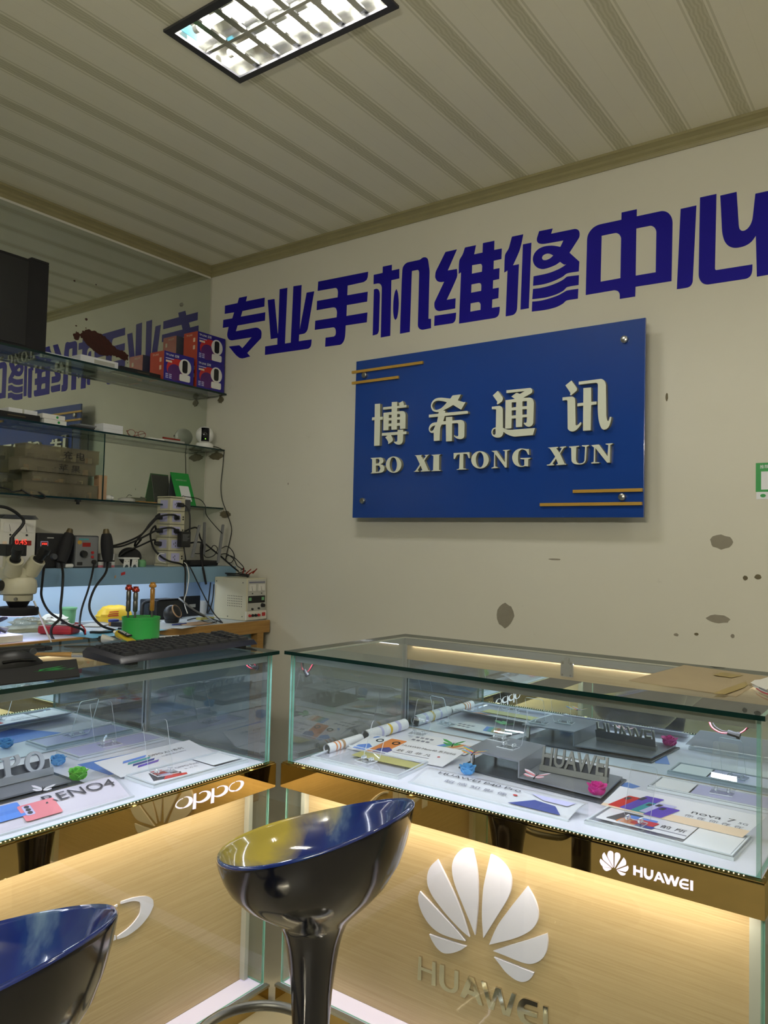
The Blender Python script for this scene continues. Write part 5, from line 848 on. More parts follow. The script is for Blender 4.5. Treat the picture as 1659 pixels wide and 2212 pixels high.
patch(k, 'red_dot', T, [(.262+.006*math.cos(q*PI/6), .062+.004*math.sin(q*PI/6)) for q in range(12)], 'red')
patch(k, 'phone_picture', T, [(.262, .014), (.312, .060), (.365, .052), (.390, .014)], 'navy'); patch(k, 'phone_picture', T, [(.29, .095), (.33, .068), (.388, .066), (.398, .095)], 'lilac')
# grey display stand with pewter letters
ds = thing('display_stand', (-.92, 2.03, ZD), 'grey stepped display stand with pewter letters standing on it, in the right counter', 'display stand')
_fl, _fr, _br = [(-0.9295,1.9249,0.6864),(-0.6975,1.9053,0.6864),(-0.7132,2.1103,0.6864)]
Fd0 = frame((_fl[0], _fl[1], ZD), Vector(_fr)-Vector(_fl), Vector(_br)-Vector(_fr)); _kx = (Vector(_fr)-Vector(_fl)).length/.237; _ky = (Vector(_br)-Vector(_fr)).length/.174
Fd = lambda a, b, c=0.: Fd0((a-.195)*_kx, (b-.012)*_ky, c)
MB().fbox(Fd, 0, .440, 0, .200, .0002, .005).build('dark_base', M['stand_dark'], ds, bevel=.0015)
MB().fbox(Fd, .195, .432, .012, .186, .010, .014).build('low_plate', M['stand'], ds)
MB().fbox(Fd, .190, .194, .012, .186, .010, .052).build('riser', M['stand'], ds)
MB().fbox(Fd, .018, .194, .012, .186, .052, .056).build('high_plate', M['stand'], ds)
for a, b, z in ((.03, .03, .052), (.03, .17, .052), (.42, .03, .010), (.42, .17, .010)):
    MB().cyl(Fd(a, b, .005), Fd(a, b, z), .006, n=12).build('stand_off', M['chrome'], ds, smooth=True)
lw = thing('letter_block', Fd(.32, .12, .014), 'row of pewter capital letters on a slim bar, standing on the right counter display stand', 'letter block')
_ll, _lr = [(-0.9123,2.0164,0.6864),(-0.7227,2.0206,0.6864)]
Fl0 = frame(_ll, Vector(_lr)-Vector(_ll), (-.02, .30, 1)); _kl = (Vector(_lr)-Vector(_ll)).length/.212
Fl = lambda a, b, c=0.: Fl0(a*_kl, b, c)
MB().fbox(Fl, 0, .212, 0, .016, -.010, .006).build('letter_bar', M['stand_letter'], lw)
MB().fbox(Fl, 0, .212, .016, .040, -.010, -.007).build('back_bar', M['stand_dark'], lw)
o_ = text(lw, 'cut_out_letters', 'HUAWEI', Fl, .003, .016, .206, mat=M['stand_letter'], c=-.004, bold=.015, extrude=.003, h=.050)
for i, (a, b) in enumerate(((.050, .075), (.115, .075))):
    pass
prop('clear easel on the high step of the right counter display stand', Fd(.115, .115, .0562), math.radians(-4))
prop('clear easel at the back edge of the right counter display stand', Fd(.055, .162, .0562), math.radians(-4), hgt=.09)
# foam roses
def rose(label, loc, mat, r=.019):
    t = tag(MB().build('foam_rose', M[mat], origin=loc), label, 'artificial flower', 'foam roses') if False else None
    mb = MB(); rn = random.Random(int(loc[0]*1e4))
    b = Vector(loc)
    for ring, (n, rad, tilt, h) in enumerate(((1, .0, 0, .016), (3, .22, 4, .010), (4, .42, 14, .005), (5, .66, 27, .001))):
        for i in range(n):
            q = 2*PI*i/n + ring*.7
            if ring == 0:
                mb.tube([b+Vector((r*.16*math.cos(v*1.2), r*.16*math.sin(v*1.2), h*.6+r*.03*v)) for v in range(7)], r*.10, 6, 2); continue
            out = Vector((math.cos(q), math.sin(q), 0)); side = Vector((-math.sin(q), math.cos(q), 0)); tl = math.radians(tilt)
            up = Vector((0,0,1))*math.cos(tl) + out*math.sin(tl)
            R = []
            for v in range(5):
                f = v/4; wd = r*(.30+.62*math.sin(PI*min(1, f*.75+.12)))*(.75+.1*ring)
                c0 = b + out*r*rad*.45 + Vector((0,0,h*.35)) + up*(r*1.25*f) + out*(r*.16*f*f*ring*.5)
                pts = []
                for s in range(7):
                    g = s/3-1
                    pts.append(tuple(c0 + side*wd*g - out*(wd*.45*g*g) + up*(-.25*r*g*g*f)))
                R.append(pts + [tuple(Vector(p) + out*.0012) for p in pts[::-1]])
            mb.rings(R)
    mb.cyl(b, b+Vector((0,0,r*.45)), r*.35, r*.6, 12)
    o = mb.build('foam_rose', M[mat], smooth=True, origin=loc)
    return tag(o, label, 'artificial flower', 'foam roses')
rose('sky-blue foam rose in front of the grey display stand of the right counter', (-1.0705,1.8931,0.6735), 'flower_blue', .021)
rose('magenta foam rose on the right corner of the grey display stand', (-0.7136,1.9229,0.6845), 'flower_pink', .023)
# butterflies
def butterfly(label, loc, rz, mats, s=.03):
    t = thing('paper_butterfly', loc, label, 'paper butterfly', 'paper butterflies', rz)
    for sg_ in (-1, 1):
        for j, (pts, lift) in enumerate(((((0,.002),(.2,.5),(.75,.72),(1.05,.55),(.85,.15),(.3,-.02)), .28), (((0,-.02),(.3,-.04),(.75,-.1),(.8,-.42),(.45,-.62),(.12,-.3)), .22))):
            for b_, m_ in enumerate(mats):
                f0, f1 = b_/len(mats), (b_+1)/len(mats)
                # colour bands across the wing, cut from the same outline
                ys = [p[1] for p in pts]; lo, hi = min(ys), max(ys); c0, c1 = lo+(hi-lo)*f0, lo+(hi-lo)*f1
                def clip(P, k, keep):
                    out = []
                    for i in range(len(P)):
                        a, b = P[i], P[(i+1) % len(P)]; ia, ib = (a[1]-k)*keep >= 0, (b[1]-k)*keep >= 0
                        if ia: out.append(a)
                        if ia != ib: u = (k-a[1])/(b[1]-a[1]); out.append((a[0]+(b[0]-a[0])*u, k))
                    return out
                Q = clip(clip(list(pts), c0, 1), c1, -1)
                if len(Q) < 3: continue
                F_ = lambda a, b, c=0., sg_=sg_, lift=lift: (sg_*a*s, b*s, .006 + lift*a*s + c)
                MB().poly(F_, Q, c0=0, c1=.0004).build('wing', M[m_], t, world=False)
    MB().tube([(0, -.35*s, .004), (0, 0, .006), (0, .3*s, .006)], .0018, 6, 2).tube([(0, .3*s, .006), (.1*s, .55*s, .010)], .0005, 5, 1).tube([(0, .3*s, .006), (-.1*s, .55*s, .010)], .0005, 5, 1).build('body', M['ink_black'], t, world=False)
    return t
butterfly('green paper butterfly at the edge of the right counter display stand', (-1.2187,2.0607,0.6900), .3, ['green'], .034)
butterfly('rainbow-striped paper butterfly on the right counter display stand', (-1.0393,1.8663,0.7350), .1, ['red_print', 'orange', 'yellow', 'green', 'card_blue', 'purple'], .036)
butterfly('pink glitter paper butterfly behind the bowed grey card', (-0.8676,1.8897,0.7000), .1, ['pinkphone', 'card_pink'], .034)
# nova card and the tray before it
Fn = ((-0.6809,1.8606,0.6820), (-0.3611,1.8522,0.6820), (-0.6347,1.8633,0.7350))
k, T = card('price_card', 'tilted pale card with five colourful phones near the right end', Fn, .335, .165)
patch(k, 'peach_band', T, [(.0, .0), (.335, .0), (.335, .055), (.12, .045), (.0, .02)], 'peach')
for i, (a0, b0, m_, hh) in enumerate(((.014,.012,'red_print',.10), (.044,.012,'purple',.125), (.072,.012,'teal',.085), (.092,.018,'lilac',.09), (.106,.004,'purple',.085))):
    patch(k, 'phone_picture', lambda a, b, c=0., i=i: T(a, b, c+.0003+.0003*i), rr(a0, a0+.044, b0, b0+hh, .004, .25), m_)
    patch(k, 'phone_camera', lambda a, b, c=0., i=i: T(a, b, c+.0006+.0003*i), rr(a0+.02, a0+.032, b0+hh*.68, b0+hh*.9, .002, .25), 'ink')
text(k, 'printed_text', 'nova 7', T, .196, .084, .095, mat=M['ink'], h=.022)
text(k, 'printed_text', '5G', T, .300, .084, .020, mat=M['ink_grey'])
text(k, 'printed_text', '你 在 你 存 在', T, .188, .054, .130, mat=M['ink_grey'], h=.018)
t, TF = tray('clear acrylic tray with an orange and blue phone print, nearest the right front corner', ((-0.6734,1.7334,0.6720), (-0.3528,1.7258,0.6720), (-0.6656,1.8822,0.6720)))
Ft = TF(.325, .150)
patch(t, 'printed_sheet', Ft, rr(.012, .215, .035, .140, .002), 'card')
patch(t, 'white_sheet', Ft, rr(.218, .315, .012, .138, .002), 'paper')
for i, (P, m_) in enumerate(((rr(.03,.075,.05,.12,.004,.3),'dgrey'), (rr(.055,.115,.045,.075,.004,.2),'orange'), (rr(.065,.13,.08,.105,.004,.2),'card_blue'), (rr(.085,.135,.052,.09,.004,.2),'red_print'), (rr(.10,.14,.042,.058,.003,.2),'navy'))):
    patch(t, 'phone_picture', lambda a, b, c=0., i=i: Ft(a, b, c+.0005+.0003*i), P, m_)
text(t, 'printed_text', '前 所', lambda a, b, c=0.: Ft(a, b, c+.0004), .148, .070, .056, mat=M['ink'], h=.022)
patch(t, 'fine_print', lambda a, b, c=0.: Ft(a, b, c+.0004), [(.140,.054),(.212,.054),(.212,.058),(.140,.058)], 'ink_grey')
prop('clear easel on the tray nearest the right front corner', (-.575, 1.80, ZD+.0115), math.radians(-6), hgt=.12)
prop('clear easel by the mirror at the right end of the counter', (-.47, 2.17, ZD+.0105), math.radians(4), hgt=.12)
t, TF = tray('clear acrylic tray against the mirror at the right end of the counter', ((-.640, 2.090, ZD), (-.340, 2.090, ZD), (-.640, 2.205, ZD)))
Ft = TF(.30, .120)
patch(t, 'white_sheet', Ft, rr(.01, .10, .01, .11, .002), 'paper'); patch(t, 'blue_sheet', Ft, rr(.105, .29, .01, .11, .002), 'lilac')
tag(MB().poly(frame((0,0,ZD),(1,0,0),(0,1,0)), [(-.735,2.02),(-.700,2.00),(-.662,2.10),(-.70,2.115)], c0=0, c1=.0006).build('printed_leaflet', M['card_blue']), 'small blue leaflet under the corner of the grey display stand', 'leaflet')

# --- left counter (a runs towards the gap, b away from the shop floor)
Fq = lambda x, y: frame((x, y, ZD), (0, 1, 0), (-1, 0, 0))
k, T = bent('bowed pale pink card with blue and red phone pictures in the left counter', (((-1.6031,0.8667,0.6722)[0], (-1.6018,1.1887,0.6722)[1]-.43, ZD), (-1.6018,1.1887,0.6722), ((-1.6914,1.0316,0.7040)[0], (-1.6018,1.1887,0.6722)[1]-.43, ZD)), .425, .140, .032, 'card_pink')
text(k, 'printed_text', 'RENO4', T, .232, .068, .180, mat=M['ink'], h=.042)
text(k, 'printed_text', 'O', T, .035, .020, .040, mat=M['ink'], h=.042)
for a0, m_, b0 in ((.095, 'card_blue', .045), (.170, 'pinkphone', .018)):
    patch(k, 'phone_picture', lambda a, b, c=0.: T(a, b, c+.0004), rr(a0, a0+.085, b0, b0+.072, .006), m_)
    patch(k, 'camera_block', lambda a, b, c=0.: T(a, b, c+.0010), rr(a0+.008, a0+.028, b0+.022, b0+.064, .004), 'lilac')
    for j in range(3): patch(k, 'camera_lens', lambda a, b, c=0.: T(a, b, c+.0016), [(a0+.018+.006*math.cos(q*PI/5), b0+.031+.013*j+.006*math.sin(q*PI/5)) for q in range(10)], 'ink')
dl = thing('display_stand', (-1.90, 1.02, ZD), 'grey stepped display stand with tall serif letters, in the left counter', 'display stand')
_c = (-1.7837,1.1451,0.6864)
Fs = frame((_c[0]+.004, _c[1]-.525, ZD), (0, 1, 0), (-1, 0, 0))
MB().fbox(Fs, 0, .555, -.040, .215, .0002, .005).build('dark_base', M['stand_dark'], dl, bevel=.0015)
MB().fbox(Fs, .0, .525, .010, .200, .010, .014).build('low_plate', M['stand'], dl)
for a in (.03, .50):
    for b in (.03, .18): MB().cyl(Fs(a, b, .005), Fs(a, b, .010), .006, n=12).build('stand_off', M['chrome'], dl, smooth=True)
lb = thing('letter_block', Fs(.40, .15, .014), 'row of tall silver serif capitals on a bar, standing on the left counter display stand', 'letter block')
_o = (-1.8738,1.1428,0.6964)
Fo = frame((_o[0], _o[1]-.222, .6864), (0, 1, 0), (-.30, 0, 1))
MB().fbox(Fo, 0, .225, 0, .018, -.012, .006).build('letter_bar', M['stand'], lb)
MB().fbox(Fo, 0, .225, .018, .040, -.012, -.008).build('back_bar', M['stand_dark'], lb)
for i, ch in enumerate('PPO'):
    a0 = .034 + .060*i; z0, z1, w = .014, .066, .048
    mb = MB(); G = lambda a, b, c=0., a0=a0: Fo(a0+a, z0+b, c-.003)
    H = z1-z0
    if ch == 'P':
        out = [(0,0),(.030,0),(.030,.004),(.022,.008),(.022,.024),(.034,.025),(.046,.031),(.050,.042),(.045,.053),(.034,H),(0,H),(0,H-.004),(.008,H-.007),(.008,.008),(0,.004)]
        hol = [(.022,.029),(.031,.030),(.037,.036),(.038,.043),(.034,.051),(.022,H-.005)]
    else:
        out = [(.026+.026*math.cos(q*PI/14), H/2+H/2*math.sin(q*PI/14)) for q in range(28)]; hol = [(.026+.014*math.cos(q*PI/14), H/2+(H/2-.006)*math.sin(q*PI/14)) for q in range(28)]
    mb.poly(G, out, [hol], 0, .006); mb.build('cut_out_letter', M['stand_letter2'], lb)
rose('green foam rose at the right corner of the left counter display stand', (-1.7909,1.1646,0.6840), 'flower_green', .023)
rose('sky-blue foam rose behind the left counter display stand', (-1.9785,1.2239,0.6740), 'flower_blue', .020)
butterfly('white paper butterfly at the front edge of the left counter display stand', (-1.7172,1.0262,0.7000), .9, ['card', 'card_pink'], .026)
# tent card and tray
Fa = ((-1.7395,1.2557,0.6780), (-1.7366,1.5713,0.6780), (-1.8259,1.2332,0.7050))
k, T = card('price_card', 'tilted white card with a fan of blue and teal phones in the left counter', Fa, .335, .165)
for i, m_ in enumerate(('purple', 'navy', 'teal', 'card_blue')):
    patch(k, 'phone_picture', lambda a, b, c=0., i=i: T(a, b, c+.0003*i), [(.075-.006*i, .038+.020*i), (.150-.004*i, .046+.020*i), (.162-.004*i, .062+.020*i), (.085-.006*i, .054+.020*i)], m_)
text(k, 'printed_text', 'OPPO A11系列', T, .150, .098, .125, mat=M['ink'], h=.020)
text(k, 'printed_text', '以更强实力前行', T, .182, .076, .090, mat=M['ink_grey'], h=.010)
t, TF = tray('clear acrylic tray with a red and black phone print in the left counter', ((-1.6171,1.2651,0.6720), (-1.6078,1.5842,0.6720), (-1.7426,1.2689,0.6720)))
Ft = TF(.315, .135)
patch(t, 'printed_sheet', Ft, rr(.012, .205, .012, .122, .002), 'card'); patch(t, 'white_sheet', Ft, rr(.212, .305, .030, .125, .002), 'paper')
for i, (P, m_) in enumerate((([(.02,.03),(.10,.018),(.118,.05),(.05,.10)], 'ink'), ([(.045,.022),(.115,.016),(.122,.030),(.07,.05)], 'red_print'), ([(.05,.07),(.085,.062),(.09,.10),(.06,.108)], 'red_print'), ([(.055,.045),(.085,.04),(.09,.06),(.06,.066)], 'lilac'))):
    patch(t, 'phone_picture', lambda a, b, c=0., i=i: Ft(a, b, c+.0005+.0003*i), P, m_)
text(t, 'printed_text', 'OPPO Find', lambda a, b, c=0.: Ft(a, b, c+.0004), .124, .078, .075, mat=M['ink_grey'], h=.014)
text(t, 'printed_text', '全 方 位', lambda a, b, c=0.: Ft(a, b, c+.0004), .136, .056, .045, mat=M['ink_grey'], h=.010)
prop('clear easel on the tray with the red and black phone print', (-1.690, 1.345, ZD+.0115), math.radians(80), hgt=.13, w=.07)
t, TF = tray('clear acrylic tray against the mirror of the left counter', ((-1.975, 1.285, ZD), (-1.975, 1.585, ZD), (-2.090, 1.285, ZD)))
Ft = TF(.30, .120)
patch(t, 'white_sheet', Ft, rr(.01, .29, .01, .11, .002), 'lilac')
prop('clear easel by the mirror of the left counter', (-2.045, 1.42, ZD+.0105), math.radians(84), hgt=.12, w=.07)
tag(MB().poly(frame((0,0,ZD),(1,0,0),(0,1,0)), [(-1.80,1.262),(-1.765,1.36),(-1.93,1.43),(-1.945,1.262)], c0=0, c1=.0006).build('printed_leaflet', M['card_blue']), 'blue printed sheet lying beside the green foam rose', 'leaflet')

# ------------------------------------------------------------------ added bare tube lamp, unseen behind the camera, brightening the room
bt = thing('fill_lamp', (-.30, -1.0, 2.20), 'added fill lamp, a bare tube hung on wires out of view', 'lamp')
MB().box(-.92, .32, -1.008, -.992, 2.220, 2.236).build('batten', M['white'], bt, bevel=.002)
MB().cyl((-.90, -1.0, 2.200), (.30, -1.0, 2.200), .014, n=14).build('lamp_tube', M['tube_fill'], bt, smooth=True)
for x in (-.6, .0): MB().cyl((x, -1.0, 2.236), (x, -1.0, ZC), .003, n=8).build('hanger', M['steel'], bt)

# ------------------------------------------------------------------ glass shelves, blue hutch shelf and work bench
def block(name, label, cat, c, s, mat, rz=0., bevel=.002, group=None):
    """an Empty with one rounded body; c is the centre of its underside, returns (root, local frame of the +x face)"""
    t = thing(name, c, label, cat, group, rz)
    MB().box(-s[0]/2, s[0]/2, -s[1]/2, s[1]/2, 0, s[2]).build('body', M[mat], t, bevel=bevel, world=False)
    t['_o'] = [0, 0, 0]
    return t
def slabthing(name, label, x0, x1, y0, y1, z0, z1, mat, edge):
    d = (x1-x0, y1-y0, z1-z0); ax = d.index(min(d)); order = [2, 2, 1, 0, 1, 0]
    o = MB().box(x0, x1, y0, y1, z0, z1, [0 if a == ax else 1 for a in order]).build(name, [M[mat], M[edge]])
    return tag(o, label, 'shelf', 'glass wall shelves')
XW = XL+.0105
slabthing('glass_shelf', 'top glass shelf, carrying the red and blue camera boxes', XW, -3.200, .2, 2.899, 2.100, 2.110, 'shelf_glass', 'glass_edge')
slabthing('glass_shelf', 'middle glass shelf, with the white dome camera at its right end', XW, -3.200, .2, 2.899, 1.792, 1.800, 'shelf_glass', 'glass_edge')
slabthing('glass_shelf', 'lowest glass shelf, with the stacked parts boxes', XW, -3.195, .2, 2.899, 1.472, 1.480, 'shelf_glass', 'glass_edge')
tag(MB().box(XW, -3.215, 2.158, 2.164, 1.4802, 1.7918, [1,1,0,1,0,1]).build('shelf_divider', [M['shelf_glass'], M['glass_edge']]), 'upright glass divider between the middle and lowest shelves', 'divider')

ZS, ZB = 1.165, .900
hu = thing('hutch_shelf', (-3.22, 1.5, .90), 'pale blue wooden shelf with a deep front edge above the work bench', 'shelf')
MB().box(XL+.001, -3.096, .3, 2.898, ZS-.018, ZS).build('top_board', M['blue_board'], hu)
MB().box(-3.096, -3.080, .3, 2.898, 1.086, ZS).build('front_edge', M['blue_board'], hu, bevel=.002)
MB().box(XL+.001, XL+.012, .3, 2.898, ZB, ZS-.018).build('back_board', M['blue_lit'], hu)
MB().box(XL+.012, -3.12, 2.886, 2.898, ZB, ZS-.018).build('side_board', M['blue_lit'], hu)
Fh = plane_x(-3.0795)
for (px, mk, w_, h_) in (((-3.0795,2.1937,1.1377), 'red', .022, .013), ((-3.0795,2.1524,1.1235), 'tanbox', .009, .012)):
    MB().poly(Fh, [(px[1]-w_/2, px[2]-h_*.7), (px[1]+w_/2, px[2]-h_*.3), (px[1]+w_/2, px[2]+h_*.7), (px[1]-w_/2, px[2]+h_*.3)], c0=0, c1=.0004).build('sticker', M[mk], hu)
lp = thing('under_shelf_lamp', (-3.20, 1.85, 1.10), 'slim cool white strip lamp fixed under the blue shelf', 'lamp')
MB().box(-3.225, -3.185, 1.3, 2.7, 1.128, 1.1465).build('housing', M['white'], lp)
MB().cyl((-3.205, 1.32, 1.122), (-3.205, 2.68, 1.122), .007, n=10).build('tube', M['led_hutch'], lp)

be = thing('work_bench', (-3.08, 1.5, 0), 'wooden repair bench with a pine front edge and pale blue apron', 'bench')
MB().box(XL+.001, -2.822, .3, 2.872, ZB-.022, ZB).build('bench_top', M['bench_top'], be)
MB().box(-2.822, -2.800, .3, 2.880, ZB-.060, ZB+.001).build('pine_edge', M['bench_wood'], be, bevel=.002)
MB().box(-2.845, -2.802, 2.795, 2.838, 0, ZB-.060).build('leg', M['bench_wood'], be)
MB().box(-2.845, -2.802, .35, .395, 0, ZB-.060).build('leg', M['bench_wood'], be)
MB().box(-2.870, -2.850, .395, 2.80, .12, ZB-.024).build('apron', M['blue_board'], be)

# ---- things on the top shelf (z 2.110)
Z1 = 2.1102
bc = thing('computer_case', (-3.265, 1.60, Z1), 'tall matt black computer case at the left end of the top shelf', 'computer case')
MB().box(-3.340, -3.205, 1.33, 1.842, Z1, 2.500).build('body', M['blackm'], bc, bevel=.003)
MB().box(-3.203, -3.199, 1.36, 1.745, Z1+.01, 2.485).build('side_panel', M['black'], bc)
MB().box(-3.340, -3.205, 1.76, 1.842, 2.5005, 2.512).build('top_cap', M['blackm'], bc, bevel=.003)
def cambox(label, y0, z0, rz=0.):
    W, H, D = .193, .150, .112
    t = thing('camera_box', (-3.207-D/2, y0+W/2, z0), label, 'box', 'boxed dome cameras on the top shelf')
    MB().box(-3.207-D, -3.207, y0, y0+W, z0, z0+H, [1, 1, 2, 0, 1, 1]).build('carton', [M['blue_box'], M['blue_box'], M['red_box']], t)
    F = frame((-3.207, y0, z0), (0,1,0), (0,0,1))
    def P(n, pts, m, c): MB().poly(F, pts, c0=0, c1=c).build(n, M[m], t)
    P('red_swirl', [(.012+.075+.07*math.cos(q*PI/12), .030+.038+.055*math.sin(q*PI/12)) for q in range(24)], 'red_print', .0003)
    P('swirl_shade', [(.03+.04+.045*math.cos(q*PI/12), .02+.030+.042*math.sin(q*PI/12)) for q in range(24)], 'violet_swirl', .0005)
    P('camera_picture', [(.135+.040*math.cos(q*PI/14), .090+.042*math.sin(q*PI/14)) for q in range(28)], 'white', .0007)
    P('lens_window', rr(.117, .151, .058, .124, .012), 'black', .0009)
    P('base_picture', rr(.100, .170, .014, .050, .008), 'white', .0008)
    text(t, 'printed_text', 'TP-LINK 普联', F, .010, H-.022, .085, mat=M['paper'], c=.0006, bold=.015)
    P('fine_print', [(.010,.113),(.062,.113),(.062,.118),(.010,.118)], 'lilac', .0006); P('orange_tag', [(.012,.096),(.050,.096),(.050,.106),(.012,.106)], 'peach', .0006)
    for i in range(3):
        for j in range(2): P('fine_print', [(.012+.022*j,.014+.009*i),(.028+.022*j,.014+.009*i),(.028+.022*j,.019+.009*i),(.012+.022*j,.019+.009*i)], 'lilac', .0006)
    G = frame((-3.207-D, y0, z0), (1,0,0), (0,0,1))
    for zz in (.055, .095): MB().poly(G, rr(D-.035, D-.020, zz, zz+.022, .002), c0=0, c1=.0004).build('side_label', M['peach'], t)
    text(t, 'printed_text', 'TP-LINK', G, .02, H-.020, .05, mat=M['peach'], c=.0005)
    return t
cambox('red and blue camera box with another on it, in the top shelf corner', 2.692, Z1)
cambox('red and blue camera box stacked on top of another at the corner end', 2.690, Z1+.1505)
cambox('red and blue camera box standing alone left of the stacked pair', 2.478, Z1)
t = block('cardboard_box', 'flat white cardboard box under the brown mirror stain on the top shelf', 'box', (-3.262, 2.125, Z1), (.075, .20, .036), 'paper', rz=.0)
MB().box(.0376, .0380, -.03, .08, .008, .026).build('printed_panel', M['lgrey'], t, world=False)
t = block('flat_box', 'low black flat box on the top shelf, left of the camera boxes', 'box', (-3.255, 2.345, Z1), (.09, .235, .022), 'blackm')
MB().box(.0452, .0455, -.02, .05, .009, .012).build('printed_text', M['nozzle'], t, world=False)
t = block('leaflet_stack', 'thin blue and white booklet beside the black computer case', 'booklet', (-3.262, 1.925, Z1), (.08, .16, .009), 'paper')
MB().box(-.038, .0385, -.078, .05, .0091, .0096).build('cover', M['card_blue'], t, world=False)

# ---- things on the middle shelf (z 1.800)
Z2 = 1.8002
t = block('flat_box', 'black box with gold lettering at the left end of the middle shelf', 'box', (-3.265, 1.70, Z2), (.10, .27, .028), 'blackm')
MB().box(.0502, .0505, -.01, .07, .012, .016).build('printed_text', M['nozzle'], t, world=False)
t = block('cardboard_box', 'white box lying on the black box on the middle shelf', 'box', (-3.27, 1.765, Z2+.0284), (.085, .13, .020), 'paper')
MB().box(-.0425, .0426, -.004, .004, .0001, .0202).build('flap_line', M['lgrey'], t, world=False)
for i, (z, dy, lb) in enumerate(((0, .0, 'lower of two small white cartons with a green mark on the middle shelf'), (.0222, -.008, 'upper of two small white cartons with a green mark on the middle shelf'))):
    t = block('small_carton', lb, 'box', (-3.25, 1.907+dy, Z2+z), (.075, .108, .0215), 'white', group='small white cartons')
    MB().poly(frame((.0376,.016,.011),(0,1,0),(0,0,1)), [(.006*math.cos(q*PI/6), .006*math.sin(q*PI/6)) for q in range(12)], c0=0, c1=.0003).build('green_mark', M['green_sign'], t, world=False)
for i in range(3):
    block('phone_box', 'dark flat box, %s of the pile right of the white cartons' % ('bottom', 'middle', 'top')[i], 'box', (-3.255, 2.040+.016*i, Z2+.0078*i), (.08, .125-.02*i, .0076), ('black', 'dgrey', 'grey')[i], group='dark flat boxes', bevel=.001)
for i in range(1):
    t = block('note_pad_stack', 'stack of white paper slips standing by the spectacles', 'paper stack', (-3.255, 2.208, Z2), (.07, .108, .043), 'paper', bevel=.001)
    MB().box(.0351, .0353, -.0535, .0535, .020, .0206).build('gap_line', M['lgrey'], t, world=False)
gl = thing('spectacles', (-3.235, 2.34, Z2), 'folded spectacles with thin reddish frames on the middle shelf', 'spectacles')
for y in (2.312, 2.372):
    MB().tube([(-3.222, y+.022*math.cos(q*PI/8), Z2+.017+.016*math.sin(q*PI/8)) for q in range(17)], .0014, 6, 2).build('rim', M['copper'], gl, smooth=True)
    MB().poly(plane_x(-3.2222), [(y+.021*math.cos(q*PI/8), Z2+.017+.015*math.sin(q*PI/8)) for q in range(16)], c0=0, c1=.0008).build('lens', M['acrylic'], gl)
MB().tube([(-3.222, 2.334, Z2+.022), (-3.220, 2.342, Z2+.025), (-3.222, 2.350, Z2+.022)], .0015, 6, 2).build('bridge', M['copper'], gl)
for y, s in ((2.290, 1), (2.394, -1)):
    MB().tube([(-3.222, y, Z2+.025), (-3.236, y+.004*s, Z2+.024), (-3.262, y+.05*s, Z2+.006), (-3.268, y+.09*s, Z2+.003)], .0015, 6, 3).build('temple_arm', M['copper'], gl)
block('mobile_phone', 'white phone with a black slot lying right of the spectacles', 'phone', (-3.245, 2.458, Z2), (.07, .085, .008), 'white')
t = block('card_wallet', 'thin grey wallet with a dark red pen on it, left of the dome camera', 'wallet', (-3.255, 2.560, Z2), (.08, .15, .012), 'lgrey')
tag(MB().cyl((-3.222, 2.500, Z2+.0172), (-3.218, 2.605, Z2+.0172), .005, .004, 10).build('pen', M['copper']), 'dark red pen lying on the grey wallet on the middle shelf', 'pen')
dc = thing('dome_camera', (-3.262, 2.808, Z2), 'white pan-tilt dome camera with a black lens window in the middle shelf corner', 'security camera')
MB().lathe((-3.262, 2.808, Z2), [(.045, 0), (.047, .003), (.047, .022), (.043, .027), (.030, .030)], 28).build('base', M['white'], dc, smooth=True)
MB().sphere((-3.262, 2.808, Z2+.072), .0485, 28, 16, lo=-.92).build('head', M['white'], dc, smooth=True)
dx, dy = .80, -.60
Fc = frame((-3.262+dx*.030, 2.808+dy*.030, Z2+.072), (-dy, dx, 0), (0,0,1))
mb = MB(); nn = 10; R = []
for i in range(nn+1):
    b = -.037 + .074*i/nn; row = []
    for j in range(9):
        a = -.021 + .042*j/8; k = max(.0, .0498**2-a*a-b*b); row.append(Fc(a, b, math.sqrt(k)-.030))
    R.append(row)
mb.rings(R, closed=False); mb.build('lens_window', M['black_gloss'], dc, smooth=True)
MB().sphere(Fc(0, .006, .0200), .006, 12, 8).build('lens', M['black_gloss'], dc, smooth=True)
MB().sphere(Fc(.001, -.024, .0125), .0032, 10, 6).build('status_light', M['led_green'], dc)
MB().tube([(-3.30, 2.84, Z2+.012), (-3.28, 2.872, Z2+.020), (-3.235, 2.880, Z2+.012), (-3.192, 2.884, Z2-.010)] + [(-3.1924,2.8850,1.7638),(-3.1968,2.8850,1.7004),(-3.2067,2.8850,1.5991),(-3.1920,2.8850,1.5227),(-3.1560,2.8850,1.4593),(-3.1120,2.8850,1.3716),(-3.1199,2.8850,1.3092),(-3.1386,2.8850,1.2464),(-3.1508,2.8850,1.1961)], .0022, 8, 4).build('power_lead', M['rubber'], dc, smooth=True)

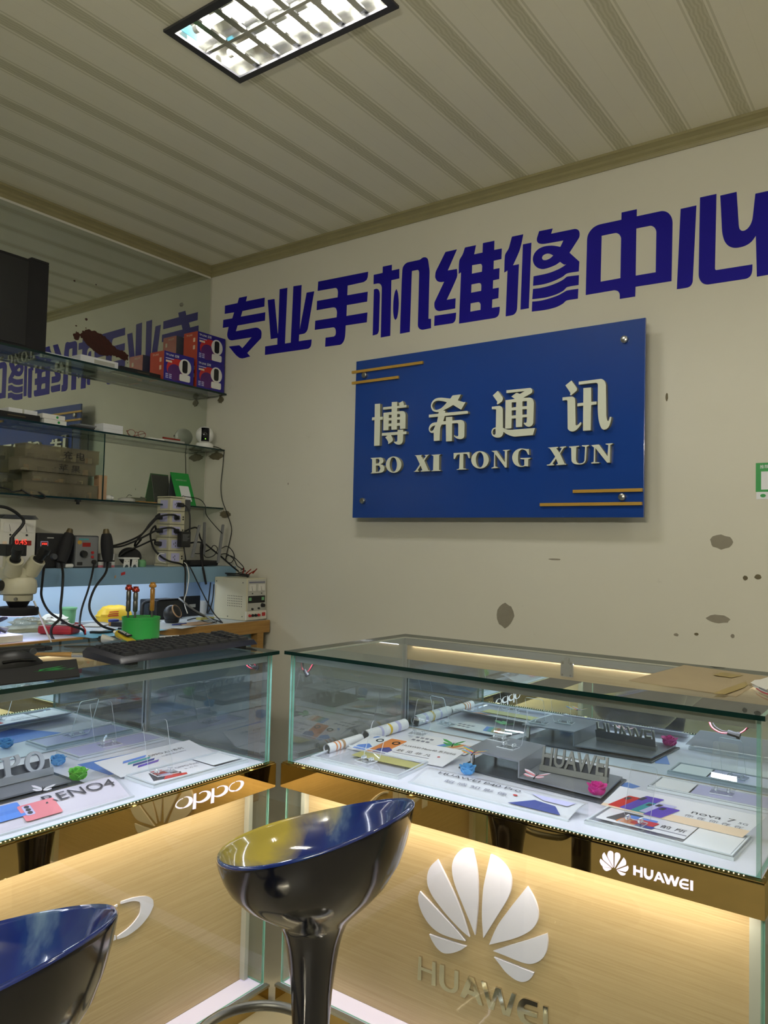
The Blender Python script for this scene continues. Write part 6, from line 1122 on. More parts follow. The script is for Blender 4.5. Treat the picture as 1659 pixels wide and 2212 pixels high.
# ---- things on the lowest shelf (z 1.480)
Z3 = 1.4802
def organiser(label, y1, z0, ln, h, writing=None, mat='plastic_clear', dy=0.):
    t = thing('parts_box', (-3.245, y1-ln/2, z0), label, 'parts box', 'clear compartment boxes')
    x0, x1, y0 = -3.290, -3.205, y1-ln
    w = .0018
    MB().box(x0, x1, y0, y1, z0, z0+w).box(x0, x1, y0, y0+w, z0+w, z0+h).box(x0, x1, y1-w, y1, z0+w, z0+h).box(x0, x0+w, y0+w, y1-w, z0+w, z0+h).box(x1-w, x1, y0+w, y1-w, z0+w, z0+h).build('tray', M[mat], t)
    mb = MB(); n = 5
    for i in range(1, n): yy = y0+(y1-y0)*i/n; mb.box(x0+w, x1-w, yy-w/2, yy+w/2, z0+w, z0+h-.002)
    mb.build('divider', M[mat], t)
    MB().box(x0-.002, x1+.002, y0-.002, y1+.002, z0+h, z0+h+.004).build('lid', M[mat], t, bevel=.001)
    rn = random.Random(int(y1*1e4+z0*1e4)); sp_ = MB()
    for i in range(n):
        for j in range(2):
            yy = y0+(y1-y0)*(i+.5)/n + rn.uniform(-.015, .012); q_ = rn.uniform(.006, .014); sp_.mat(rn.randrange(4))
            sp_.box(-3.225-q_, -3.225+q_*.6, yy-q_, yy+q_, z0+w+.0003, z0+w+.004+rn.uniform(.004, h*.45))
    tag(sp_.build('spare_parts', [M['dgrey'], M['lgrey'], M['black'], M['tanbox']]), 'jumble of small spare parts inside the ' + label.replace('clear parts box ', 'box ', 1).split(',')[0].replace('box of the stack', 'parts box'), 'spare parts', kind='stuff')
    if writing: text(t, 'marker_writing', writing, frame((x1, y0, z0), (0,1,0), (0,0,1)), ln*.50, h*.18, .105, mat=M['ink_black'], c=.0006, h=h*.62)
    return t
organiser('lowest clear parts box of the stack, resting on the glass', 2.128, Z3, .36, .058)
organiser('flat clear parts box second from the bottom', 2.075, Z3+.0625, .27, .036)
organiser('clear parts box second from the top, with two marker-written characters', 2.113, Z3+.105, .37, .052, '苹 果')
organiser('topmost clear parts box, with two marker-written characters', 2.128, Z3+.1615, .36, .058, '充 电')
tag(MB().box(-3.262, -3.222, 2.143, 2.186, Z3, Z3+.102).box(-3.2625, -3.2215, 2.1425, 2.1865, Z3+.102, Z3+.115).build('bottle_carton', M['tanbox']), 'narrow tan carton standing right of the parts boxes', 'box')
tag(MB().lathe((-3.250, 2.205, Z3+.013), [(.010, -.028), (.013, -.026), (.013, .018), (.008, .022), (.008, .034)], 18, axis=(.2, 1, 0)).build('small_tube', M['white']), 'small white tube with an orange band on the lowest shelf', 'tube')
tag(MB().lathe((-3.262, 2.222, Z3+.012), [(.006, -.03), (.012, -.028), (.012, .020), (.006, .026)], 16, axis=(.1, 1, .0)).build('small_bottle', M['lilac']), 'small bottle with a violet cap on the lowest shelf', 'bottle')
t = thing('round_tin', (-3.245, 2.315, Z3), 'low grey tin with a bent wire on the lowest shelf', 'tin')
MB().lathe((-3.245, 2.315, Z3), [(.040, 0), (.042, .003), (.040, .014), (.018, .020), (.001, .021)], 26).build('body', M['lgrey'], t, smooth=True)
MB().tube([(-3.24, 2.31, Z3+.021), (-3.235, 2.320, Z3+.034), (-3.23, 2.335, Z3+.030)], .0015, 6, 3).build('wire', M['rubber'], t)
block('wooden_strip', 'thin brown strip of wood at the front of the lowest shelf', 'strip', (-3.225, 2.415, Z3), (.03, .11, .006), 'bench_wood', bevel=.001)
q = thing('payment_stand', (-3.255, 2.65, Z3), 'green payment stand with a blank white patch, leaning back on the lowest shelf', 'sign')
Fg = frame((-3.205, 2.600, Z3+.001), (0, 1, 0), (-.36, -.06, 1))
MB().fbox(Fg, 0, .118, 0, .182, -.0035, 0).build('front_board', M['green_sign'], q, bevel=.001)
MB().fbox(frame((-3.296, 2.600, Z3+.001), (0, 1, 0), (.16, -.06, 1)), .004, .114, 0, .165, -.003, 0).build('back_board', M['dgrey'], q)
MB().poly(lambda a, b, c=0.: Fg(a, b, c), rr(.034, .096, .022, .108, .003), c0=0, c1=.0005).build('white_patch', M['paper'], q)
text(q, 'printed_text', '推荐使用微信支付', Fg, .022, .136, .072, mat=M['lgrey'], c=.0005)
cb = MB(); rn = random.Random(3)
pts = [(-3.235+.012*math.sin(i*1.3), 1.44+.030*i+.012*math.cos(i*2.1), Z3+.008+.008*(1+math.sin(i*1.7))) for i in range(13)] + [(-3.205, 1.84, Z3+.012), (-3.192, 1.86, Z3-.004), (-3.190, 1.845, Z3-.012), (-3.192, 1.80, Z3-.004), (-3.21, 1.76, Z3+.02)]
tag(cb.tube(pts, .0038, 8, 4).build('coiled_cable', M['rubber'], smooth=True), 'tangled black cable at the left end of the lowest shelf', 'cable')
tag(MB().box(-3.205, -3.186, 2.012, 2.032, 1.462, 1.4718).box(-3.200, -3.190, 2.016, 2.027, 1.450, 1.462).build('clip', M['black']), 'small black clip under the edge of the lowest shelf', 'clip')

# ---- on the blue shelf (z 1.165)
ZH = ZS+.0002
def meterbox(label, c, s, rz=0.):
    t = block('power_supply', label, 'power supply', c, s, 'offwhite', rz, .003, 'bench power supplies'); return t
t = meterbox('tall white power supply with two dials and red digits on the blue shelf', (-3.19, 1.700, ZH), (.17, .150, .205))
F = frame((.0852, -.075, 0), (0,1,0), (0,0,1))
for a in (.012, .082): MB().poly(F, rr(a, a+.056, .150, .190, .003), c0=0, c1=.002).build('dial_face', M['meter'], t, world=False); MB().poly(F, [(a+.027,.153),(a+.029,.153),(a+.022,.182),(a+.021,.182)], c0=.002, c1=.0024).build('needle', M['ink_black'], t, world=False); MB().cyl(F(a+.028,.139,0), F(a+.028,.139,.004), .004, n=10).build('zero_screw', M['black'], t, world=False)
MB().poly(F, rr(.055, .132, .096, .116, .002), c0=0, c1=.0015).build('display_window', M['led_red_dim'], t, world=False)
text(t, 'display_digits', '0.45', F, .062, .099, .05, mat=M['led_red'], c=.0020)
MB().poly(F, rr(.010, .028, .094, .112, .001), c0=0, c1=.0006).build('red_label', M['peach'], t, world=False)
for i, m_ in enumerate(('red', 'black', 'red')): MB().cyl(F(.025+.03*i, .022, 0), F(.025+.03*i, .022, .018), .008, .006, 14).build('terminal', M[m_], t, world=False, smooth=True)
rb = MB()
for i in range(4): rb.box(-.08, .09, -.072+.003*i, .082-.004*i, .2062+.004*i, .2092+.004*i)
tag(rb.build('board_stack', M['dgrey'], t, world=False) if False else rb.build('paper_stack', M['dgrey'], origin=(0,0,0)), 'dark stack of papers lying on the tall white power supply', 'paper stack').location = (-3.19, 1.700, ZH+.0004)
t = block('rework_station', 'black soldering station with glowing red digits beside the tall power supply', 'soldering station', (-3.185, 1.842, ZH), (.17, .125, .150), 'black', 0, .006)
F = frame((.0852, -.0625, 0), (0,1,0), (0,0,1))
MB().poly(F, rr(.016, .050, .093, .115, .002), c0=0, c1=.0012).build('display_frame', M['lilac'], t, world=False)
MB().poly(F, rr(.019, .047, .096, .112, .001), c0=.0012, c1=.0016).build('display_window', M['led_red_dim'], t, world=False)
for i in range(3): MB().poly(F, [(.022+.008*i,.100),(.028+.008*i,.100),(.028+.008*i,.107),(.022+.008*i,.107)], c0=.0016, c1=.0019).build('digit', M['led_red'], t, world=False)
MB().poly(F, [(.045,.128),(.075,.128),(.075,.132),(.045,.132)], c0=0, c1=.0004).build('printed_text', M['lgrey'], t, world=False)
MB().cyl(F(.075,.05,0), F(.075,.05,.016), .014, .012, 18).build('knob', M['dgrey'], t, world=False, smooth=True)
MB().cyl(F(.098,.026,0), F(.098,.026,.008), .007, n=12).build('socket', M['steel'], t, world=False)
t = block('hot_air_station', 'grey hot air station with a black knob and two red buttons on the blue shelf', 'soldering station', (-3.185, 2.014, ZH), (.17, .121, .144), 'dgrey', 0, .006)
F = frame((.0852, -.0605, 0), (0,1,0), (0,0,1))
MB().poly(F, rr(.006, .115, .006, .138, .005), c0=0, c1=.0015).build('front_panel', M['grey'], t, world=False)
Fp_ = lambda a, b, c=0.: F(a, b, c+.0015)
MB().poly(Fp_, rr(.038, .078, .094, .112, .001), c0=0, c1=.0008).build('display_window', M['led_red_dim'], t, world=False)
MB().cyl(Fp_(.042, .062), Fp_(.042, .062, .016), .016, .014, 22).build('knob', M['black'], t, world=False, smooth=True)
for b in (.068, .048): MB().cyl(Fp_(.088, b), Fp_(.088, b, .005), .0065, n=14).build('push_button', M['red'], t, world=False)
MB().poly(Fp_, [(.024+.011*math.cos(q*PI/8), .113+.009*math.sin(q*PI/8)) for q in range(16)], c0=0, c1=.0004).build('gold_seal', M['sign_gold'], t, world=False)
MB().poly(Fp_, [(.02,.124),(.068,.124),(.068,.130),(.02,.130)], c0=0, c1=.0004).build('printed_text', M['teal'], t, world=False)
MB().poly(Fp_, rr(.015, .040, .012, .026, .001), c0=0, c1=.002).build('rocker_switch', M['black'], t, world=False)
MB().cyl(Fp_(.095, .026), Fp_(.095, .026, .012), .010, n=14).build('hose_outlet', M['black'], t, world=False)
def gun(label, base, top, pts):
    t = thing('hot_air_gun', base, label, 'hot air handle', 'hot air handles in holders')
    b, u = Vector(base), Vector(top); d = u-b
    MB().tube([b, b+d*.18, b+d*.45, b+d*.72, b+d*.86], lambda f: .019+.009*math.sin(PI*f), 14, 3).build('grip', M['blackm'], t, smooth=True)
    MB().tube([b+d*.84, b+d*.93, u], lambda f: .017-.006*f, 14, 2).build('nozzle_sleeve', M['nozzle'], t, smooth=True)
    MB().tube([b+d*.2+Vector((-.03,.02,0)), b+d*.45+Vector((-.028,.026,0)), b+d*.7+Vector((-.02,.03,0))], .010, 10, 3).build('holder_arm', M['dgrey'], t, smooth=True)
    MB().box(b.x-.010, b.x+.004, b.y-.016, b.y+.016, ZH, ZH+.024).build('holder_bracket', M['dgrey'], t)
    MB().tube([b] + pts, .0052, 10, 5).build('hose', M['rubber'], t, smooth=True)
gun('black hot air handle leaning left of the grey hot air station', (-3.0850,1.8843,1.1902), (-3.1050,1.9339,1.3353), [(-2.9700,1.8246,1.1462),(-2.9300,1.7993,1.0726),(-2.8900,1.7712,1.0200),(-2.8700,1.7590,0.9757)] + [(-2.8500,1.7128,0.9438),(-2.8500,1.7145,0.9074),(-2.8050,1.7078,0.8886)])
gun('black hot air handle upright right of the grey hot air station', (-3.0850,2.1144,1.1913), (-3.1000,2.1083,1.3406), [(-3.0000,2.0466,1.1454),(-2.9700,1.9767,1.0839),(-2.9400,1.9333,1.0183),(-2.9100,1.9288,0.9719)] + [(-2.8600,1.9433,0.9322),(-2.8600,2.0069,0.9081)] + [(-2.8500,1.9709,0.9039),(-2.8500,1.8835,0.9107)])
tag(MB().tube([(-3.0800,2.0403,1.1856)] + [(-3.0300,1.9984,1.1307),(-3.0000,1.9633,1.0728),(-2.9600,1.9139,1.0082),(-2.9300,1.8859,0.9633)] + [(-2.8700,1.8467,0.9382)]  , .0045, 8, 5).build('station_cable', M['rubber'], smooth=True), 'black cable dropping from the front of the grey hot air station', 'cable')
tag(MB().tube([(-3.0750,1.8011,1.1695)] + [(-3.0000,1.7520,1.1083),(-2.9700,1.7351,1.0539),(-2.9200,1.7380,1.0011),(-2.9000,1.7776,0.9667)] + [(-2.8600,1.7946,0.9464),(-2.8600,1.8535,0.9235),(-2.8600,1.8672,0.8997)] + [(-2.8000,1.8206,0.8903)], .0050, 8, 5).build('station_cable', M['rubber'], smooth=True), 'thick black cable looping from behind the microscope across the bench', 'cable')
tag(MB().tube([(-3.095, 1.915, ZH+.010), (-3.095, 1.94, ZH+.010)], .0095, 12, 1).sphere((-3.095, 1.915, ZH+.010), .0095, 12, 8).sphere((-3.095, 1.94, ZH+.010), .0095, 12, 8).build('capsule', M['white'], smooth=True), 'small white capsule-shaped cap in front of the two soldering stations', 'cap')
zb = ZH
for i, (h, m_, lb) in enumerate(((.010, 'pinkphone', 'bottom thin box of the pile under the right hot air handle'), (.016, 'white', 'white flat box second from the bottom under the right hot air handle'), (.006, 'black', 'thin black box under the right hot air handle'), (.030, 'white', 'white box with two black bars topping the pile by the right hot air handle'))):
    t = block('thin_box', lb, 'box', (-3.145, 2.125+.012*(i == 3), zb), (.07, .086-.03*(i == 3), h), m_, bevel=.001, group='pile of thin boxes')
    if i == 3:
        for k_ in (-.012, .0): MB().box(.0351, .0354, k_+.008, k_+.015, .004, .025).build('black_bar', M['ink_black'], t, world=False)
    zb += h+.0003
cm = thing('camera_bracket', (-3.13, 2.255, ZH), 'white wall-mount bracket with two holes lying by the socket tower', 'bracket')
MB().box(-3.155, -3.105, 2.212, 2.300, ZH+.038, ZH+.046).build('top_plate', M['white'], cm, bevel=.003)
for y0 in (2.217, 2.262):
    F = frame((-3.112, y0, ZH), (0,1,0), (.08,0,1))
    arch = [(0,0),(.006,0)] + [(.0175-.0115*math.cos(q*PI/8), .012*math.sin(q*PI/8)) for q in range(1, 8)] + [(.029,0),(.035,0),(.032,.038),(.003,.038)]
    hol = [[(.0175+s*.0085+.003*math.cos(q*PI/5), .028+.003*math.sin(q*PI/5)) for q in range(10)] for s in ((-1, 1) if y0 < 2.24 else (1,))]
    MB().poly(F, arch, hol, -.004, 0).build('side_plate', M['white'], cm)
tag(MB().lathe((-3.20, 2.315, ZH+.048), [(.001,-.004),(.050,-.004),(.054,0),(.050,.004),(.001,.004)], 30, axis=(.75,-.45,.62)).build('black_disc', M['blackm'], smooth=True), 'black round disc leaning behind the white bracket', 'disc')
# socket tower
tw = thing('socket_tower', (-3.185, 2.545, ZH), 'cream five-tier socket tower full of black plugs on the blue shelf', 'socket tower')
tx0, tx1, ty0, ty1 = -3.245, -3.135, 2.492, 2.592
MB().box(tx0, tx1, ty0, ty1, ZH, ZH+.012).build('base', M['cream'], tw, bevel=.003)
for i in range(5):
    z0 = ZH+.013+.0665*i
    MB().box(tx0+.003, tx1-.003, ty0+.003, ty1-.003, z0, z0+.0645).build('tier', M['cream'], tw, bevel=.004)
    fr_ = MB().poly(plane_x(tx1-.003), rr(ty0+.018, ty1-.030, z0+.012, z0+.054, .003), c0=0, c1=.001).build('socket_plate', M['lilac'], tw)
    fs_ = MB().poly(plane_y(ty0+.003), rr(tx0+.030, tx1-.022, z0+.012, z0+.054, .003), c0=0, c1=.001).build('socket_plate', M['lilac'], tw)
    for dy, dz in ((.006,.028),(.016,.034),(.016,.018)): MB().poly(plane_x(tx1-.002), [(ty0+.024+dy, z0+dz), (ty0+.027+dy, z0+dz), (ty0+.027+dy, z0+dz+.010), (ty0+.024+dy, z0+dz+.010)], c0=0, c1=.0004).build('socket_slot', M['black'], tw)
    for dz in (.022, .034): MB().poly(plane_x(tx1-.003), rr(ty1-.018, ty1-.010, z0+dz, z0+dz+.008, .001), c0=0, c1=.0008).build('usb_port', M['black'], tw)
MB().box(tx0+.002, tx1-.002, ty0+.002, ty1-.002, ZH+.346, ZH+.353).build('top_cap', M['cream'], tw, bevel=.003)
def plug(label, at, d, pts, r=.0042, w=.026, ln=.034, mat='black'):
    """a moulded mains plug with its cord"""
    t = thing('mains_cable', at, label, 'power cord', 'black cords plugged into the socket tower')
    a = Vector(at); d = Vector(d).normalized(); s = d.cross(Vector((0,0,1))).normalized(); u = s.cross(d)
    R = []
    for f, k in ((0.0005, 1.), (.55, 1.), (.8, .7), (1., .34)):
        c = a + d*ln*f; R.append([tuple(c + s*(w/2*k*x) + u*(w*.42*k*y)) for x, y in ((-1,-.7),(-.7,-1),(.7,-1),(1,-.7),(1,.7),(.7,1),(-.7,1),(-1,.7))])
    MB().rings(R).build('plug', M[mat], t, smooth=True)
    MB().tube([a + d*ln*.98] + pts, r, 8, 5).build('cord', M['rubber'], t, smooth=True)
    return t
zt = lambda i: ZH+.013+.0665*i+.033
plug('cord from the top socket facing the room, running down to the black adapter', (tx1-.002, 2.548, zt(4)), (1, .1, -.1), [(-3.088, 2.558, zt(4)-.012), (-3.075, 2.566, zt(3)+.02), (-3.072, 2.568, zt(2)+.03), (-3.078, 2.572, zt(2)-.005)])
plug('cord of the second socket from the top on the room side', (tx1-.002, 2.535, zt(3)), (1, -.5, 0), [(-3.1000,2.4869,1.4234)] + [(-3.1400,2.4345,1.4120),(-3.1600,2.3836,1.3554),(-3.1900,2.3414,1.2906),(-3.2200,2.3566,1.2631)] + [(-3.2500,2.4125,1.2979)], .0048)
plug('cord of the middle socket on the room side', (tx1-.002, 2.535, zt(2)), (1, -.5, 0), [(-3.1000,2.4755,1.3587)] + [(-3.1500,2.4313,1.3455),(-3.1700,2.3397,1.2977),(-3.1900,2.2563,1.2625),(-3.2100,2.1894,1.2569)], .0048)
plug('upper cord on the left side of the tower, drooping towards the stations', (-3.205, ty0+.002, zt(3)), (0, -1, .05), [(-3.2000,2.4804,1.4281),(-3.2000,2.4265,1.3795),(-3.2000,2.3744,1.3206),(-3.2000,2.2833,1.2805),(-3.2000,2.2074,1.2617)], .0048)
plug('middle cord on the left side of the tower, looping down to the shelf', (-3.200, ty0+.002, zt(2)), (0, -1, 0), [(-3.1800,2.4396,1.3662),(-3.1800,2.4136,1.3287),(-3.1800,2.4302,1.2649),(-3.1500,2.4508,1.2199)] + [(-3.1000,2.4687,1.1940),(-3.1000,2.5406,1.1799)] + [(-3.0600,2.5377,1.1583),(-3.0600,2.5411,1.0801),(-3.0400,2.5225,0.9950)], .0048)
plug('lower cord on the left side of the tower, with a flat plug', (-3.205, ty0+.002, zt(1)), (0, -1, .05), [(-3.2000,2.4496,1.2971),(-3.2000,2.3634,1.2636),(-3.2000,2.2853,1.2359),(-3.2000,2.2553,1.2136)], .0042)
plug('cord on the corner side of the tower, falling to the power supply on the bench', (-3.175, ty1-.002, zt(2)), (0, 1, .05), [(-3.1985,2.7200,1.3658)] + [(-3.2440,2.7900,1.3054)] + [(-3.2402,2.8400,1.2687),(-3.1460,2.8400,1.2211),(-3.0541,2.8400,1.1699),(-3.0003,2.8400,1.1427)], .0042)
plug('lower cord on the corner side of the tower', (-3.175, ty1-.002, zt(1)), (0, 1, .05), [(-3.1117,2.6800,1.2885)] + [(-3.1480,2.7200,1.2328),(-3.1336,2.7200,1.1608)] , .0042)
ad = thing('power_adapter', (-3.1000,2.5570,1.3380), 'black power adapter with a white label hanging on the socket tower', 'adapter')
c_ = Vector((-3.1000,2.5615,1.3031))
MB().box(c_.x-.022, c_.x+.010, c_.y-.031, c_.y+.031, c_.z-.040, c_.z+.040).build('body', M['black'], ad, bevel=.005)
Fz = frame((c_.x+.0101, c_.y-.031, c_.z-.04), (0,1,0), (0,0,1))
for i in range(6): MB().poly(Fz, [(.010,.062-.006*i),(.052-.006*(i%3),.062-.006*i),(.052-.006*(i%3),.0645-.006*i),(.010,.0645-.006*i)], c0=0, c1=.0003).build('printed_line', M['grey'], ad)
MB().tube([(c_.x-.004, c_.y, c_.z-.04)] + [(-3.0900,2.5597,1.2219),(-3.0900,2.5700,1.1870)] + [(-3.0600,2.5727,1.1579),(-3.0600,2.6140,1.0944)] + [(-2.9800,2.6086,1.0064),(-2.9800,2.6629,0.9344)] + [(-2.8500,2.6018,0.9023),(-2.8500,2.6402,0.8478)], .0030, 8, 5).build('output_lead', M['rubber'], ad, smooth=True)
a2 = thing('power_adapter', (-3.1600,2.6577,1.4795), 'dark square plug adapter on the top corner of the socket tower', 'adapter')
MB().box(-3.20, -3.155, ty1-.002, ty1+.046, zt(4)-.030, zt(4)+.030).build('body', M['dgrey'], a2, bevel=.003)
MB().tube([(-3.178, ty1+.006, zt(4)+.030), (-3.178, ty1+.010, zt(4)+.048), (-3.175, ty1+.03, zt(4)+.046)] + [(-3.1997,2.7300,1.5183),(-3.1505,2.7300,1.4834)] + [(-3.2216,2.8000,1.4431),(-3.1830,2.8000,1.4057),(-3.1265,2.8000,1.3639),(-3.0895,2.8000,1.3397)], .0022, 8, 5).build('output_lead', M['rubber'], a2, smooth=True)
# router
ro = thing('wifi_router', (-3.15, 2.70, ZH), 'black router with four grey aerials beside the socket tower', 'router')
MB().box(-3.235, -3.105, 2.612, 2.795, ZH+.004, ZH+.030).build('body', M['blackm'], ro, bevel=.008)
for b, tp in (((-3.1000,2.6129,1.2100), (-3.1100,2.6624,1.3789)), ((-3.2200,2.7921,1.2239), (-3.2200,2.7909,1.3978)), ((-3.1000,2.7873,1.1833), (-3.1000,2.8140,1.3867)), ((-3.2000,2.9155,1.2198), (-3.2000,2.9484,1.3987))):
    b = Vector(b); tp = Vector(tp); d = (tp-b).normalized(); s = Vector((0,1,0))
    mb = MB(); mb.rings([[tuple(c + s*x*w_ + Vector((1,0,0))*y*.004) for x, y in ((-1,-1),(1,-1),(1,1),(-1,1))] for c, w_ in ((b, .0075), (b+d*.05, .0085), (tp-d*.004, .0070), (tp, .005))]); mb.build('aerial', M['grey'], ro, bevel=.001)
rn = random.Random(11); cn = 0
for lb, px in (('thin black wire looping behind the router aerials', [(-3.4219,2.8500,1.2342),(-3.3249,2.8500,1.2264),(-3.2431,2.8500,1.2487),(-3.2073,2.8500,1.2746),(-3.1770,2.8500,1.2552),(-3.2046,2.8500,1.2195),(-3.2635,2.8500,1.2078),(-3.2873,2.8500,1.2324),(-3.2322,2.8500,1.2539)] ), ('thin black wire arching over the power supply corner', [(-3.1701,2.8700,1.2581),(-3.1271,2.8700,1.2714),(-3.0829,2.8700,1.2476),(-3.0670,2.8700,1.2111),(-3.0942,2.8700,1.1831),(-3.1308,2.8700,1.1968),(-3.1176,2.8700,1.2220),(-3.0707,2.8700,1.2134),(-3.0235,2.8700,1.1854),(-2.9945,2.8700,1.1620),(-3.0147,2.8700,1.1466)] ), ('thin black wire curling by the wall above the power supply', [(-3.2087,2.8800,1.2195),(-3.1433,2.8800,1.2313),(-3.0809,2.8800,1.2032),(-3.0545,2.8800,1.1696),(-3.0080,2.8800,1.1516),(-2.9902,2.8800,1.1426),(-3.0422,2.8800,1.1331)])):
    tag(MB().tube(px, .0022, 8, 5).build('loose_wire', M['rubber'], smooth=True), lb, 'wire', 'loose wires by the router')
tag(MB().tube([(-3.1000,2.6728,1.2934),(-3.1000,2.6688,1.2457),(-3.1000,2.6775,1.1862)] + [(-3.0650,2.6615,1.1402),(-3.0650,2.6796,1.0761)], .0058, 8, 4).build('strap_cable', M['blackm'], smooth=True), 'flat black cable end hanging down in front of the blue shelf', 'cable')
tag(MB().tube([(-3.1200,2.4548,1.2299),(-3.1200,2.4271,1.2275),(-3.1200,2.4141,1.2116),(-3.1200,2.4286,1.1935),(-3.1200,2.4653,1.1842)] , .0022, 8, 5).build('white_lead', M['white'], smooth=True), 'short white lead at the foot of the socket tower', 'lead')
tag(MB().tube([(-3.0800,2.5471,1.1874),(-3.0800,2.5653,1.1711)] + [(-3.0500,2.5543,1.1193),(-3.0500,2.5457,1.0507),(-3.0200,2.5059,0.9971),(-2.9500,2.4699,0.9476)], .0024, 8, 5).build('white_lead', M['white'], smooth=True), 'white charging lead hanging from the blue shelf to the bench', 'lead')
t = thing('fibre_box', (-3.15, 2.34, ZH), 'small green glass jar beside the foot of the socket tower', 'jar')
MB().lathe((-3.15, 2.345, ZH), [(.020, 0), (.022, .003), (.022, .024), (.018, .028), (.018, .034), (.001, .034)], 20).build('body', M['green_dim'], t, smooth=True)

# ------------------------------------------------------------------ on the repair bench (z 0.900)
ZT = ZB+.0012
# white power supply in the corner
t = block('power_supply', 'white bench power supply with a grid of vent holes in the wall corner', 'power supply', (-2.958, 2.818, ZT), (.235, .142, .212), 'cream', 0, .003, 'bench power supplies')
F = frame((.1177, -.071, 0), (0,1,0), (0,0,1))
MB().poly(F, rr(.010, .136, .050, .206, .002), c0=0, c1=.002).build('front_panel', M['lgrey'], t, world=False)
G = lambda a, b, c=0.: F(a, b, c+.002)
for a in (.016, .080): MB().poly(G, rr(a, a+.046, .148, .182, .002), c0=0, c1=.002).build('dial_face', M['meter'], t, world=False); MB().poly(G, [(a+.022,.150),(a+.024,.150),(a+.018,.174),(a+.017,.174)], c0=.002, c1=.0024).build('needle', M['ink_black'], t, world=False)
MB().poly(G, [(.016,.188),(.128,.188),(.128,.196),(.016,.196)], c0=0, c1=.0005).build('printed_text', M['ink_grey'], t, world=False)
for a in (.040, .104): MB().cyl(G(a,.136), G(a,.136,.003), .003, n=10).build('zero_screw', M['black'], t, world=False)
MB().poly(G, rr(.012, .130, .088, .124, .002), c0=0, c1=.001).build('display_window', M['black_gloss'], t, world=False)
for a in (.016, .106): MB().poly(G, rr(a, a+.018, .100, .116, .001), c0=.001, c1=.0016).build('display_label', M['green_dim'], t, world=False)
for a, b in ((.040,.058),(.085,.060)): MB().cyl(G(a,b), G(a,b,.008), .005, n=12).build('small_knob', M['black'], t, world=False)
MB().cyl(G(.112,.074), G(.112,.074,.014), .011, .009, 18).build('knob', M['black'], t, world=False, smooth=True)
MB().box(.1125, .1235, -.071, .071, .004, .048).build('terminal_panel', M['offwhite'], t, world=False, bevel=.002)
for i, m_ in enumerate(('red', 'black', 'black', 'red')): MB().cyl(F(.020+.021*i,.026,.006), F(.020+.021*i,.026,.016), .0075, .006, 14).build('terminal', M[m_], t, world=False, smooth=True)
MB().poly(F, rr(.108, .128, .020, .038, .002), c0=.0058, c1=.010).build('power_switch', M['red'], t, world=False)
Fv = frame((-.132, -.0712, 0), (1,0,0), (0,0,1))
vh = MB()
for i in range(9):
    for j in range(5): vh.poly(Fv, [(.118+.0125*i+.0026*math.cos(q*PI/4), .070+.0125*j+.0026*math.sin(q*PI/4)) for q in range(8)], c0=0, c1=.0003)
vh.build('vent_grid', M['black'], t, world=False)
for a, b in ((.225,.02),(.225,.19),(.03,.19),(.12,.015)): MB().cyl(Fv(a,b), Fv(a,b,.002), .003, n=8).build('screw', M['dark_steel'], t, world=False)
# test leads heaped on it
mb = MB(); rn = random.Random(5); zt_ = ZT+.2125
pts = [(-2.98+.07*math.cos(i*.9)+rn.uniform(-.01,.01), 2.815+.040*math.sin(i*.9), zt_+.004+.0012*i) for i in range(14)]
tag(mb.tube(pts, .0036, 8, 4).build('test_lead', M['rubber'], smooth=True), 'black test lead coiled on the white bench power supply', 'lead')
mb = MB()
for a, b in (((-2.90,2.80,zt_+.022), (-2.872,2.805,zt_+.045)), ((-2.885,2.83,zt_+.022), (-2.866,2.842,zt_+.048)), ((-2.88,2.80,zt_+.020), (-2.846,2.81,zt_+.040)), ((-2.925,2.80,zt_+.022), (-2.918,2.80,zt_+.050))):
    mb.cyl(a, b, .0035, .0025, 8); 
tag(mb.build('crocodile_clips', M['copper']), 'bunch of small crocodile clips sticking up from the coiled test lead', 'clips')
t = block('foot_pad', 'thin black pad under the white bench power supply front', 'pad', (-2.85, 2.818, ZB+.0011), (.01, .14, .001), 'black', bevel=0)
bpy.data.objects.remove(t.children[0]); bpy.data.objects.remove(t)

# microscope
cx, cy, _z = (-2.8600,1.5760,1.0142)
mi = thing('stereo_microscope', (cx, cy, ZT), 'cream stereo microscope with black eyepieces and a ring light at the left of the bench', 'microscope')
z = lambda p: p
zr0, zr1 = (-2.8600,1.5767,1.0001)[2], (-2.8600,1.5753,1.0300)[2]
MB().lathe((cx, cy, zr0), [(.040, 0), (.072, 0), (.074, .004), (.074, zr1-zr0-.004), (.070, zr1-zr0), (.036, zr1-zr0)], 36).build('ring_light', M['blackm'], mi, smooth=True)
MB().lathe((cx, cy, zr0-.0012), [(.046, 0), (.066, 0), (.066, .001), (.046, .001)], 36).build('light_ring', M['ring_lit'], mi)
zn1 = (-2.8600,1.5870,1.0541)[2]; zb1 = (-2.8600,1.5859,1.0788)[2]; zb2 = (-2.8600,1.5830,1.1424)[2]
MB().lathe((cx, cy, zr1), [(.030, 0), (.033, .004), (.044, zn1-zr1)], 30).build('objective_cone', M['black'], mi, smooth=True)
MB().lathe((cx, cy, zn1), [(.050, 0), (.052, .003), (.052, zb1-zn1-.002), (.050, zb1-zn1)], 32).build('collar', M['cream'], mi, smooth=True)
MB().lathe((cx, cy, zb1+.001), [(.060, 0), (.064, .004), (.066, .030), (.062, zb2-zb1-.012), (.050, zb2-zb1)], 32).build('body', M['cream'], mi, smooth=True)
MB().box(cx-.055, cx+.030, cy-.052, cy+.050, zb2-.010, zb2+.038).build('head_block', M['cream'], mi, bevel=.012, seg=3)
